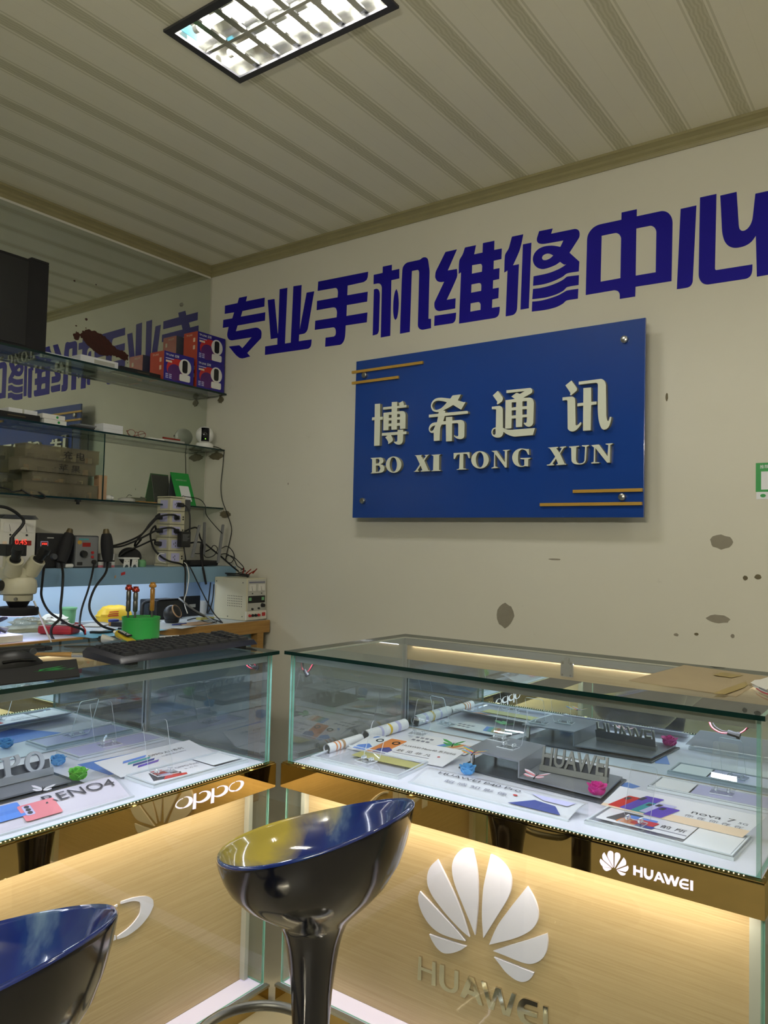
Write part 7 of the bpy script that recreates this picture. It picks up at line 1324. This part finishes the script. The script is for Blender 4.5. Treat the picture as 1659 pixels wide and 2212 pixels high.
for s_ in (-1, 1):
    o0 = Vector((cx+.012, cy+.034*s_, zb2+.020)); d = Vector((.60, .18*s_, .78)).normalized()
    MB().cyl(o0, o0+d*.060, .033, .030, 24).build('eyepiece_tube', M['cream'], mi, smooth=True)
    MB().cyl(o0+d*.060, o0+d*.066, .020, .020, 24).cyl(o0+d*.066, o0+d*.100, .0165, .0165, 20).cyl(o0+d*.100, o0+d*.122, .021, .019, 22).build('eyepiece', M['black'], mi, smooth=True)
MB().cyl((cx-.005, cy-.064, zb2-.030), (cx+.010, cy-.094, zb2-.030), .020, .018, 20).build('focus_knob', M['black'], mi, smooth=True)
MB().cyl((cx+.040, cy-.03, zn1+.010), (cx+.056, cy-.042, zn1+.010), .006, n=12).build('set_screw', M['dark_steel'], mi, smooth=True)
MB().cyl((cx-.05, cy-.02, zb2+.02), (cx-.05, cy-.02, zb2+.08), .018, n=18).build('camera_port', M['cream'], mi, smooth=True)
MB().box(cx-.10, cx-.015, cy-.045, cy+.035, zb2+.080, zb2+.125).build('camera_unit', M['black'], mi, bevel=.004)
MB().poly(plane_x(cx-.0149), rr(cy-.010, cy+.012, zb2+.094, zb2+.112, .001), c0=0, c1=.0004).build('camera_label', M['meter'], mi)
MB().box(cx-.19, cx-.030, cy-.045, cy-.005, zb1-.005, zb1+.030).build('arm', M['lgrey'], mi, bevel=.004)
MB().cyl((cx-.185, cy-.025, ZT+.0360), (cx-.185, cy-.025, zb1+.10), .014, n=18).build('post', M['chrome'], mi, smooth=True)
MB().box(cx-.205, cx-.150, cy-.10, cy+.05, ZT+.0245, ZT+.0360).build('base', M['lgrey'], mi, bevel=.004)
MB().tube([(cx-.055, cy-.005, zb2+.125), (cx-.055, cy-.005, zb2+.150)] + [(-2.9300,1.6234,1.3508),(-2.9300,1.6013,1.3826),(-2.9300,1.5634,1.4042),(-2.9300,1.5268,1.4112),(-2.9300,1.4738,1.4118)], .0062, 10, 5).build('camera_cable', M['rubber'], mi, smooth=True)
MB().cyl((cx-.055, cy-.005, zb2+.1255), (cx-.055, cy-.005, zb2+.152), .010, .009, 14).build('cable_plug', M['black'], mi, smooth=True)
# soldering plate
so = thing('soldering_plate', (-2.95, 1.42, ZT), 'white soldering plate with a round metal disc under the microscope', 'plate')
MB().box(-3.085, -2.835, 1.20, 1.588, ZT, ZT+.024, [1,0,1,1,1,1]).build('plate', [M['white'], M['cream']], so)
for y in (1.33, 1.46): MB().box(-2.8352, -2.8347, y, y+.0015, ZT, ZT+.024).build('joint_line', M['lgrey'], so)
MB().lathe((-2.945, 1.455, ZT+.0242), [(.001,0),(.058,0),(.058,.0015),(.001,.0015)], 36).build('metal_disc', M['steel'], so)
MB().lathe((-2.95, 1.555, ZT+.0242), [(.006,0),(.006,.02),(.004,.022),(.001,.022)], 14).build('pin', M['purple'], so)
# assorted bench things
def lump(name, label, cat, c, s, mat, seed, n=18, m=10, rough=.22, rz=0.):
    rn = random.Random(seed); mb = MB(); R = []
    for j in range(m+1):
        a = PI/2*j/m; rr_ = max(math.cos(a), .02); row = []
        for i in range(n):
            q = 2*PI*i/n; k = 1+rough*(rn.random()-.5)
            row.append((s[0]*rr_**.6*math.cos(q)*k, s[1]*rr_**.6*math.sin(q)*k, s[2]*math.sin(a)*(1+rough*.6*(rn.random()-.5)) if j else 0.))
        R.append(row)
    mb.rings(R); o = mb.build(name, M[mat], smooth=True, origin=(0,0,0)); o.location = c; o.rotation_euler = (0,0,rz)
    return tag(o, label, cat)
def on(p, dz=0.): return (p[0], p[1], ZT+dz)
lump('plastic_bag', 'crumpled clear plastic bag of parts behind the red pouch', 'bag', on((-3.1513,1.7890,0.9000)), (.075, .09, .050), 'acrylic' if False else 'plastic_clear', 2, rough=.5)
lump('plastic_bag', 'milky plastic bag lying left of the green cup', 'bag', on((-3.24, 1.955, 0)), (.05, .07, .050), 'offwhite', 4, rough=.4)
t = thing('green_cup', on((-3.27, 2.045, 0)), 'faded green ribbed cup at the back of the bench', 'cup')
MB().lathe(on((-3.27, 2.045, 0)), [(.028, 0), (.034, .075), (.031, .076), (.026, .004), (.001, .004)], 22).build('body', M['green_dim'], t, smooth=True)
MB().lathe(on((-3.27, 2.045, 0), .066), [(.034, 0), (.037, .002), (.037, .010), (.034, .010)], 22).build('rim', M['green_dim'], t, smooth=True)
t = block('multimeter', 'red rubber-cased meter lying on the bench right of the soldering plate', 'multimeter', on((-2.965, 1.815, 0)), (.145, .085, .036), 'red', math.radians(32), .012)
MB().box(-.055, .055, -.030, .030, .0362, .040).build('face', M['lgrey'], t, world=False, bevel=.002)
MB().cyl((.02, 0, .040), (.02, 0, .048), .014, .012, 18).build('dial', M['black'], t, world=False, smooth=True)
MB().poly(frame((0,0,.0402),(1,0,0),(0,1,0)), rr(-.05, -.012, -.022, .022, .002), c0=0, c1=.0006).build('display', M['green_dim'], t, world=False)
MB().tube([(.060, .012, .044), (.085, .01, .040), (.115, -.01, .02), (.125, -.03, .006)], .003, 8, 4).build('probe_lead', M['red'], t, world=False, smooth=True)
t = thing('spring_clamp', on((-2.915, 1.49, 0), .0242), 'black plastic spring clamp lying on the soldering plate edge', 'clamp')
for p in (((-3.02,1.475,ZT+.075), (-2.99,1.50,ZT+.050), (-2.95,1.53,ZT+.050), (-2.915,1.565,ZT+.030)), ((-3.03,1.50,ZT+.040), (-2.99,1.50,ZT+.052), (-2.95,1.54,ZT+.070), (-2.93,1.575,ZT+.085))):
    MB().tube(p, lambda f: .006+.005*math.sin(PI*f), 8, 4).build('jaw', M['black'], t, smooth=True)
MB().cyl((-2.985, 1.49, ZT+.050), (-2.965, 1.51, ZT+.050), .008, n=12).build('pivot', M['steel'], t)
MB().box(-2.96, -2.93, 1.50, 1.53, ZT+.0242, ZT+.046).build('foot', M['black'], t)
yb = lump('snack_bag', 'bright yellow snack bag with red print lying at the back of the bench', 'bag', on((-3.245, 2.270, 0)), (.055, .100, .075), 'yellow', 9, 22, 12, .14, 0.)
for i in range(3): MB().box(.050, .0565, -.070+.004*i, -.015, .030+.009*i, .034+.009*i).build('red_print', M['red_print'], yb, world=False)
jr = thing('flux_jar', on((-3.0776,2.1513,0.9000)), 'small amber flux jar with a blue lid near the yellow bag', 'jar')
p = on((-3.0776,2.1513,0.9000))
MB().lathe(p, [(.020, 0), (.022, .002), (.022, .018), (.001, .018)], 20).build('body', M['amber'], jr, smooth=True)
MB().lathe((p[0], p[1], p[2]+.0182), [(.023, 0), (.024, .002), (.024, .009), (.022, .011), (.001, .011)], 20).build('lid', M['navy'], jr, smooth=True)
def flat(name, label, cat, px, s, mat, rz, z0=0., group=None):
    return block(name, label, cat, on(px, z0), s, mat, rz, .0008, group)
flat('mobile_phone', 'dark phone lying face up behind the green tool pot', 'phone', (-2.9220,2.1548,0.9000), (.075, .150, .009), 'black', .35)
flat('mobile_phone', 'black phone leaning by the blue-lidded jar', 'phone', (-3.0551,2.1771,0.9000), (.06, .085, .020), 'black', .5)
flat('silicone_mat', 'pale blue silicone mat under the phones on the bench', 'mat', (-2.8596,2.0115,0.9000), (.20, .40, .0008), 'skyblue_tag', .1) 
for i, (lb, px, s, m_, rz, z0) in enumerate((
    ('crumpled silver sheet left of the flux jar', (-3.1301,2.0910,0.9000), (.09, .12, .004), 'lgrey', .6, .001), ('white paper slip in front of the silver sheet', (-2.9474,2.0173,0.9000), (.05, .11, .003), 'paper', .3, .0016),
    ('grey sheet metal piece behind the cable loops', (-3.2172,2.1124,0.9000), (.09, .16, .003), 'grey', -.3, .0012), ('white card in front of the yellow bag', (-3.0956,2.3498,0.9000), (.06, .13, .005), 'paper', .2, .001),
    ('brown cardboard scrap in front of the black speaker', (-2.8879,2.4619,0.9000), (.09, .15, .004), 'tanbox', .1, .001), ('pale sheet at the front right of the bench', (-2.8150,2.3330,0.9000), (.07, .12, .002), 'bench_top', .3, .001))):
    flat('sheet', lb, 'sheet', px, s, m_, rz, z0)
flat('sponge', 'pale yellow sponge near the vented power supply', 'sponge', (-2.9871,2.6134,0.9000), (.035, .09, .012), 'ylgreen', .05, .0055)
tag(MB().cyl(on((-3.0919,2.2893,0.9000), .010), on((-3.1025,2.3417,0.9000), .010), .0045, n=10).build('marker_pen', M['red']), 'red marker pen lying in front of the yellow bag', 'pen')
tag(MB().cyl(on((-2.8915,2.3343,0.9000), .006), on((-2.8971,2.4197,0.9000), .006), .0035, n=10).build('screwdriver', M['navy']), 'thin blue screwdriver lying in front of the round speaker', 'screwdriver')
tag(MB().tube([on(p_, .004) for p_ in [(-3.0247,2.5341,0.9000),(-3.0660,2.6276,0.9000),(-2.8615,2.5243,0.9000),(-2.8840,2.5969,0.9000)]], .003, 8, 4).build('loose_lead', M['rubber'], smooth=True), 'black lead lying before the vented power supply', 'lead')
sp = thing('round_speaker', on((-3.02, 2.435, 0)), 'black ball speaker with a dented brown mesh, standing on the bench', 'speaker')
MB().sphere(on((-3.02, 2.435, 0), .042), .042, 24, 14, lo=-.75).build('ball', M['black'], sp, smooth=True)
d_ = Vector((.82, .30, .48)).normalized(); c0 = Vector(on((-3.02, 2.435, 0), .042))
MB().lathe(c0+d_*.026, [(.034, 0), (.034, .004), (.031, .006), (.029, .003), (.014, .006), (.001, .003)], 22, axis=d_).build('mesh', M['tanbox'], sp, smooth=True)
MB().lathe(on((-3.02, 2.435, 0)), [(.030, 0), (.034, .004), (.036, .018), (.030, .020)], 22).build('foot', M['black'], sp, smooth=True)
tc = thing('tool_case', on((-3.22, 2.52, 0)), 'black plastic tool case with a carrying handle at the back of the bench', 'tool case')
MB().box(-3.300, -3.165, 2.455, 2.62, ZT, ZT+.095).build('body', M['black'], tc, bevel=.006)
MB().tube([(-3.20, 2.395, ZT), (-3.20, 2.397, ZT+.06), (-3.20, 2.405, ZT+.084), (-3.20, 2.45, ZT+.094)], .008, 8, 4).tube([(-3.20, 2.445, ZT+.012), (-3.20, 2.438, ZT+.060), (-3.20, 2.440, ZT+.084)], .006, 8, 3).box(-3.208, -3.192, 2.388, 2.45, ZT, ZT+.02).build('handle', M['black'], tc)
MB().box(-3.2, -3.16, 2.47, 2.60, ZT+.0955, ZT+.10).build('lid_rib', M['blackm'], tc)
t = block('tablet', 'black tablet-like panel with a pale sticker standing in the bench corner', 'panel', (-3.215, 2.705, ZT), (.012, .135, .105), 'black', .05, .002)
MB().box(.0061, .0064, -.01, .035, .045, .062).build('sticker', M['lgrey'], t, world=False)
t = thing('paper_roll', on((-3.27, 2.825, 0)), 'white paper roll standing beside the vented power supply', 'roll')
MB().lathe(on((-3.27, 2.825, 0)), [(.034, 0), (.036, .002), (.036, .070), (.034, .072), (.012, .072), (.012, .066), (.001, .066)], 24).build('body', M['white'], t, smooth=True)
tag(MB().tube([(-3.0600,2.5068,1.0104)] + [(-2.9800,2.4787,0.9941),(-2.9800,2.5373,0.9574),(-2.9800,2.6123,0.9213)] + [(-2.8600,2.5694,0.9015),(-2.8600,2.5765,0.8742)], .0045, 8, 5).build('grey_cable', M['grey'], smooth=True), 'grey cable sweeping from the tool case to the bench front edge', 'cable')
tag(MB().tube([(-2.9800,2.4940,0.9665),(-2.9800,2.5675,0.9331),(-2.9800,2.6427,0.9102)] + [(-2.8700,2.6049,0.9051),(-2.8700,2.6268,0.8833)] + [(-2.7900,2.5610,0.8592)], .0035, 8, 5).build('black_cable', M['rubber'], smooth=True), 'black cable hanging over the pine edge of the bench', 'cable')
tag(MB().tube([(-3.0989,2.7400,1.0824),(-3.1064,2.7400,1.0171),(-3.1141,2.7400,0.9565),(-3.1194,2.7400,0.9200)], .0035, 8, 4).tube([(-3.0736,2.7400,1.0740),(-3.0774,2.7400,1.0068),(-3.0925,2.7400,0.9531),(-3.1158,2.7400,0.9203)], .003, 8, 4).build('supply_leads', M['rubber'], smooth=True), 'pair of black leads hanging beside the vented power supply', 'leads')
tag(MB().cyl((-2.8300,1.6219,1.0527), (-2.8000,1.6858,0.8839), .0035, n=8).build('white_rod', M['white']), 'thin white rod leaning from the microscope down to the bench edge', 'rod')

# ------------------------------------------------------------------ on top of the left counter (z 0.989)
ZG = .9892
mp_ = thing('mouse_pad', (-1.72, .98, ZG), 'black mouse pad with a green pattern on the left counter top', 'mouse pad')
Fk = frame((0, 0, ZG), (1,0,0), (0,1,0))
pad = [tuple(p[:2]) for p in [(-1.5654,1.0124,0.9892),(-1.7833,1.1422,0.9892)]] + [(-1.86, .80), (-1.60, .72)]
MB().poly(Fk, pad, c0=0, c1=.003).build('mat', M['blackm'], mp_)
g0 = (-1.6823,1.0155,0.9920)
for pts in ([(0,0),(.02,.05),(.035,.10),(.02,.13),(.03,.09),(.012,.05)], [(.01,.01),(-.01,.04),(-.02,.09),(-.035,.12),(-.028,.08),(-.018,.03)], [(.0,.04),(.012,.07),(.0,.11),(-.008,.075)]):
    MB().poly(frame((g0[0], g0[1]-.045, ZG+.003), (1,0,0), (0,1,0)), [(a*.8, b*.75) for a, b in pts], c0=0, c1=.0003).build('green_pattern', M['green_sign'], mp_)
mo = thing('computer_mouse', (-1.79, .985, ZG+.0032), 'black computer mouse on the mouse pad', 'mouse')
R = []
for j in range(13):
    f = j/12; y = .915 + .135*f; w_ = .034*math.sin(PI*min(max(f, .03), .97))**.45; h_ = .038*math.sin(PI*(f*.82+.14))**.8
    R.append([(-1.79 + w_*math.cos(q), y, ZG+.0034 + max(0., h_*math.sin(q))) for q in [PI*i/14 for i in range(15)]])
MB().rings(R).build('shell', M['black'], mo, smooth=True)
MB().tube([(-1.762, .94, ZG+.018), (-1.757, .98, ZG+.020), (-1.760, 1.02, ZG+.016)], .003, 6, 3).build('side_button', M['black_gloss'], mo, smooth=True)
MB().cyl((-1.793, 1.030, ZG+.032), (-1.787, 1.030, ZG+.032), .008, n=14).build('scroll_wheel', M['dgrey'], mo)
t = block('phone_holder', 'long black tool with a blunt end lying above the mouse', 'tool', (-2.005, 1.075, ZG), (.034, .20, .016), 'black', math.radians(-10), .005)
MB().box(-.015, .015, .10, .118, .002, .012).build('tip', M['blackm'], t, world=False, bevel=.002)
br = thing('cleaning_brush', (-1.88, 1.17, ZG), 'flat brush with a wooden handle and an amber tip lying before the keyboard', 'brush')
p0, p1 = Vector((-1.9182,1.1081,0.9940)), Vector((-1.7995,1.2055,0.9940)); d = p1-p0
MB().tube([p0, p0+d*.3, p0+d*.62], lambda f: .004+.003*f, 10, 3).build('handle', M['bench_wood'], br, smooth=True)
MB().cyl(p0+d*.60, p0+d*.84, .0065, .0062, 14).build('ferrule', M['chrome'], br, smooth=True)
MB().cyl(p0+d*.84, p0+d*1.0, .0055, .0045, 12).build('bristle', M['amber'], br, smooth=True)
tz = thing('tweezers', (-1.93, 1.28, ZG), 'pair of black-tipped steel tweezers beside the brush', 'tweezers')
a, b = Vector((-1.9996,1.2418,0.9930)), Vector((-1.8493,1.3297,0.9930))
for s_ in (-1, 1):
    w_ = Vector((.8, -.1, 0))*.006*s_
    MB().tube([a, a+(b-a)*.35+w_, a+(b-a)*.7+w_*.7, b], lambda f: .002+.0035*math.sin(PI*f), 8, 4).build('blade', M['dark_steel'], tz, smooth=True)
op = thing('opening_tool', (-1.87, 1.24, ZG), 'clear-handled brush with a round amber end beside the tweezers', 'tool')
a, b = Vector((-1.8857,1.1998,0.9980)), Vector((-1.8501,1.2628,0.9980))
MB().cyl(a, b, .008, n=16).build('handle', M['acrylic'], op, smooth=True)
MB().sphere(b, .0125, 18, 12).build('amber_end', M['amber'], op, smooth=True)
def squeeze(label, a, b, mat, capm, wd, txt=None):
    t = thing('glue_tube', a, label, 'glue tube', 'squeezed tubes')
    a, b = Vector(a), Vector(b); d = (b-a); L_ = d.length; d.normalize(); s = Vector((-d.y, d.x, 0)); 
    R = []
    for f, w_, h_ in ((0, wd, .0015), (.25, wd*.98, .006), (.6, wd*.9, .011), (.78, wd*.8, .012), (.80, wd*.4, .008)):
        c = a + d*L_*f; R.append([tuple(c + s*(w_*math.cos(q)) + Vector((0,0,.0125 + h_*math.sin(q)))) for q in [2*PI*i/14 for i in range(14)]])
    MB().rings(R).build('tube_body', M[mat], t, smooth=True)
    MB().cyl(a+d*L_*.80+Vector((0,0,.0125)), a+d*L_+Vector((0,0,.0125)), .0065, .005, 14).build('cap', M[capm], t, smooth=True)
    if txt:
        F = frame(a+d*L_*.15 - s*wd*.6 + Vector((0,0,.0215)), tuple(d), tuple(s))
        MB().poly(F, [(0,0),(L_*.52,0),(L_*.52,wd*1.2),(0,wd*1.2)], c0=0, c1=.0035).build('label_panel', M['ink_black'], t)
        text(t, 'printed_text', txt, F, .004, .003, L_*.45, mat=M['paper'], c=.0040, bold=.015, h=wd*.8)
    return t
squeeze('yellow and black glue tube with a white cap leaning by the green pot', (-1.9170,1.4046,0.9900), (-1.9974,1.4007,1.0100), 'glue_y', 'white', .016, 'B-7000')
squeeze('grey metal tube lying left of the yellow glue tube', (-1.9754,1.3879,0.9900), (-2.0158,1.3610,0.9940), 'lgrey', 'black', .015)
# green pot with screwdrivers
gp = thing('tool_pot', (-1.985, 1.50, ZG), 'bright green round pot holding screwdrivers behind the keyboard', 'pot')
pc = (-1.9840,1.4982,0.9892); pc = (pc[0]-.02, pc[1]+.0, ZG)
rp = .056
hp = .072
MB().lathe(pc, [(rp-.004, 0), (rp, .003), (rp, hp-.006), (rp+.001, hp-.005), (rp+.001, hp), (rp-.003, hp), (rp-.004, hp-.003), (.001, hp-.003)], 40).build('body', M['green'], gp, smooth=True)
for (dx_, dy_, hh, m1, m2, lb) in ((-.022, -.032, .165, 'dark_steel', 'copper', 'steel-handled screwdriver with a red top, left one in the green pot'), (-.004, -.020, .160, 'dark_steel', 'copper', 'steel-handled screwdriver with a copper top, right beside its twin'), (.004, .036, .172, 'amber', 'amber', 'amber plastic screwdriver standing at the right of the green pot')):
    b0 = Vector((pc[0]+dx_, pc[1]+dy_, pc[2]+hp-.0025)); hh -= hp*.35+.034
    t = thing('screwdriver', tuple(b0), lb, 'screwdriver', 'screwdrivers in the green pot')
    MB().cyl(b0, b0+Vector((0,0,.02)), .0035, n=10).build('shaft', M['dark_steel'], t)
    MB().lathe(b0+Vector((0,0,.018)), [(.005,0),(.0072,.004),(.0072,.030),(.0066,.032),(.0066,.036),(.0072,.038),(.0072,hh-.045),(.004,hh-.040)], 14).build('handle', M[m1], t, smooth=True)
    MB().lathe(b0+Vector((0,0,hh-.024)), [(.004,0),(.0105,.003),(.0115,.007),(.0105,.011),(.008,.013),(.008,.018),(.001,.019)], 16).build('swivel_cap', M[m2], t, smooth=True)
# sheet of paper and keyboard
tag(MB().poly(Fk, [(-1.855,1.44),(-1.83,1.60),(-2.02,1.66),(-2.08,1.50)], c0=.0002, c1=.0012).build('paper_sheet', M['paper']), 'white printed paper sheet sticking out behind the keyboard', 'paper')
_k1, _k2 = Vector((-1.6066,1.1492,0.9940)), Vector((-1.6472,1.6445,0.9940)); _kd = (_k2-_k1); _kd.z = 0; _ka = math.atan2(-_kd.x, _kd.y); _km = (_k1+_k2)/2 + Vector((-math.cos(_ka), -math.sin(_ka), 0))*.072
kb = thing('keyboard', (_km.x, _km.y, ZG), 'black computer keyboard lying on the left counter top', 'keyboard', rz=_ka)
kl, kw = max(.42, min(.50, _kd.length+.03)), .150
R = []
for a in (-kl/2, -kl/2+.008, kl/2-.008, kl/2):
    e = .010 if abs(a) > kl/2-.001 else 0.
    R.append([(kw/2-e*.4, a, .009), (kw/2-.012, a, .022-e*.6), (-kw/2+.010, a, .036-e*.6), (-kw/2+e*.4, a, .026), (-kw/2+.006, a, .012), (kw/2-.03, a, .004)])
MB().rings(R).build('shell', M['kbd'], kb, smooth=True, world=False)
sl_ = (.036-.022)/(kw-.022)
for r_ in range(6):
    x = kw/2-.026 - .0188*r_
    cols = 18 if r_ else 11
    for c_ in range(cols):
        if r_ == 0: w_, y = (.016 if c_ not in (4,) else .105), 0
        y = -kl/2+.020 + (kl-.040)*(c_+.5)/cols; w_ = (kl-.040)/cols*.86
        zb_ = .022 + (kw/2-.012-x)*sl_
        R = [[(x-.0076*k, y-w_/2*k, zb_+h-.0076*k*-sl_), (x+.0076*k, y-w_/2*k, zb_+h-.0076*k*sl_), (x+.0076*k, y+w_/2*k, zb_+h-.0076*k*sl_), (x-.0076*k, y+w_/2*k, zb_+h+.0076*k*sl_)] for k, h in ((1, -.001), (.82, .007))]
        if r_ == 5 or True:
            if not (c_ in (15,) ): MB().rings(R).build('key', M['keycap'], kb, world=False)
for y in (-kl/2+.05, kl/2-.05):
    MB().box(-kw/2+.02, -kw/2+.05, y-.012, y+.012, .0, .014).build('foot', M['black'], kb, world=False)
    MB().box(kw/2-.035, kw/2-.015, y-.012, y+.012, 0, .007).build('foot', M['black'], kb, world=False)
# ------------------------------------------------------------------ on top of the right counter
kp = thing('kraft_sheet', (-.46, 1.98, ZG), 'creased brown paper sheet taped on the right counter top', 'paper')
mb = MB(); rn = random.Random(4); n1, n2 = 14, 8
ca = [Vector(p) for p in [(-0.6143,1.8578,0.9895),(-0.3688,1.8190,0.9895),(-0.3624,2.1727,0.9895),(-0.5818,2.2166,0.9895)]]
R = []
for j in range(n2+1):
    v = j/n2; row = []
    for i in range(n1+1):
        u = i/n1; p = (ca[0]*(1-u)+ca[1]*u)*(1-v) + (ca[3]*(1-u)+ca[2]*u)*v
        e = .004*math.sin(9*u+2*v)+.003*math.sin(13*v+3*u) if 0 < i < n1 and 0 < j < n2 else 0
        row.append((p.x+rn.uniform(-.002,.002), p.y+rn.uniform(-.002,.002), ZG+.001+max(0, e*.4)))
    R.append(row)
mb.rings(R, closed=False).build('sheet', M['kraft'], kp, smooth=True)
for pts in ([(-0.4115,1.8072,0.9925),(-0.4093,1.8530,0.9925),(-0.3895,2.0324,0.9925),(-0.3765,1.9858,0.9925),(-0.3754,1.9387,0.9925),(-0.3900,1.8130,0.9925)], [(-0.4753,2.0767,0.9925),(-0.4679,2.1426,0.9925),(-0.4149,2.1258,0.9925),(-0.4295,2.0650,0.9925)]):
    MB().poly(frame((0,0,ZG+.0032),(1,0,0),(0,1,0)), [p[:2] for p in pts], c0=0, c1=.0004).build('tape_strip', M['tape'], kp)
pb = thing('white_bag', (-.32, 1.96, ZG), 'folded white plastic bag at the right end of the right counter top', 'bag')
mb = MB(); pts = [(-0.3694,1.9908,0.9895),(-0.3695,2.0405,0.9895),(-0.3604,2.0577,0.9895),(-0.3514,2.1189,0.9895),(-0.3197,1.9746,0.9895),(-0.3271,1.9223,0.9895),(-0.3462,1.9495,0.9895)]
mb.poly(frame((0,0,ZG),(1,0,0),(0,1,0)), [p[:2] for p in pts], c0=0, c1=.008).build('bag', M['white'], pb, bevel=.003)
MB().tube([(-0.3485,1.9299,0.9950),(-0.3315,1.8933,0.9950),(-0.3132,1.8672,0.9950)], .0015, 6, 3).build('red_wire', M['wire_red'], pb); MB().tube([(-0.3448,1.9412,0.9950),(-0.3292,1.9177,0.9950),(-0.3158,1.8935,0.9950)], .0015, 6, 3).build('grey_wire', M['grey'], pb)

# ------------------------------------------------------------------ remaining lights
area('hutch_strip', (-3.205, 2.0, 1.112), .012, 1.36, 1.5, (.85, .92, 1.))

# ------------------------------------------------------------------ world and view
w = bpy.data.worlds.new('world'); SC.world = w; w.use_nodes = True
w.node_tree.nodes['Background'].inputs[0].default_value = (.03, .035, .04, 1); w.node_tree.nodes['Background'].inputs[1].default_value = .3
SC.view_settings.view_transform = 'Standard'; SC.view_settings.look = 'None'; SC.view_settings.gamma = 1; SC.view_settings.use_curve_mapping = False
SC.view_settings.exposure = 0.0
SC.cycles.use_denoising = True
SC.cycles.transparent_max_bounces = 40; SC.cycles.glossy_bounces = 6; SC.cycles.max_bounces = 12; SC.cycles.diffuse_bounces = 4
SC.cycles.sample_clamp_indirect = 6.0
# small pieces belong to the part they sit on (thing > part > sub-part)
SUB = {'needle': ('dial_face',), 'digit': ('display_window',), 'display_digits': ('display_window',), 'display_label': ('display_window',), 'socket_slot': ('socket_plate',),
       'camera_lens': ('camera_block',), 'camera_ring': ('phone_picture',), 'phone_camera': ('phone_picture',), 'picture_wave': ('phone_picture',),
       'lens_window': ('camera_picture',), 'lens': ('lens_window', 'rim'), 'status_light': ('lens_window',), 'lock_tab': ('lock_plate',), 'screw': ('lock_plate',),
       'swivel_cap': ('handle',), 'light_ring': ('ring_light',), 'camera_label': ('camera_unit',), 'cable_plug': ('camera_unit',), 'catch': ('foot',),
       'tube_cap': ('lamp_tube',), 'scroll_wheel': ('shell',), 'side_button': ('shell',), 'zero_screw': ('front_panel',), 'knob': ('front_panel',), 'push_button': ('front_panel',), 'gold_seal': ('front_panel',)}
def _mid(o): return sum((Vector(c) for c in o.bound_box), Vector())/8
for r in [o for o in SC.objects if o.parent is None]:
    ch = list(r.children)
    for c in ch:
        names = SUB.get(c.name.split('.')[0])
        if not names: continue
        best = [p for p in ch if p is not c and p.name.split('.')[0] in names and p.parent is r and not p.children or (p is not c and p.name.split('.')[0] in names and p.parent is r)]
        if best: c.parent = min(best, key=lambda p: (_mid(p)-_mid(c)).length)
for o in SC.objects:
    if '_o' in o: del o['_o']
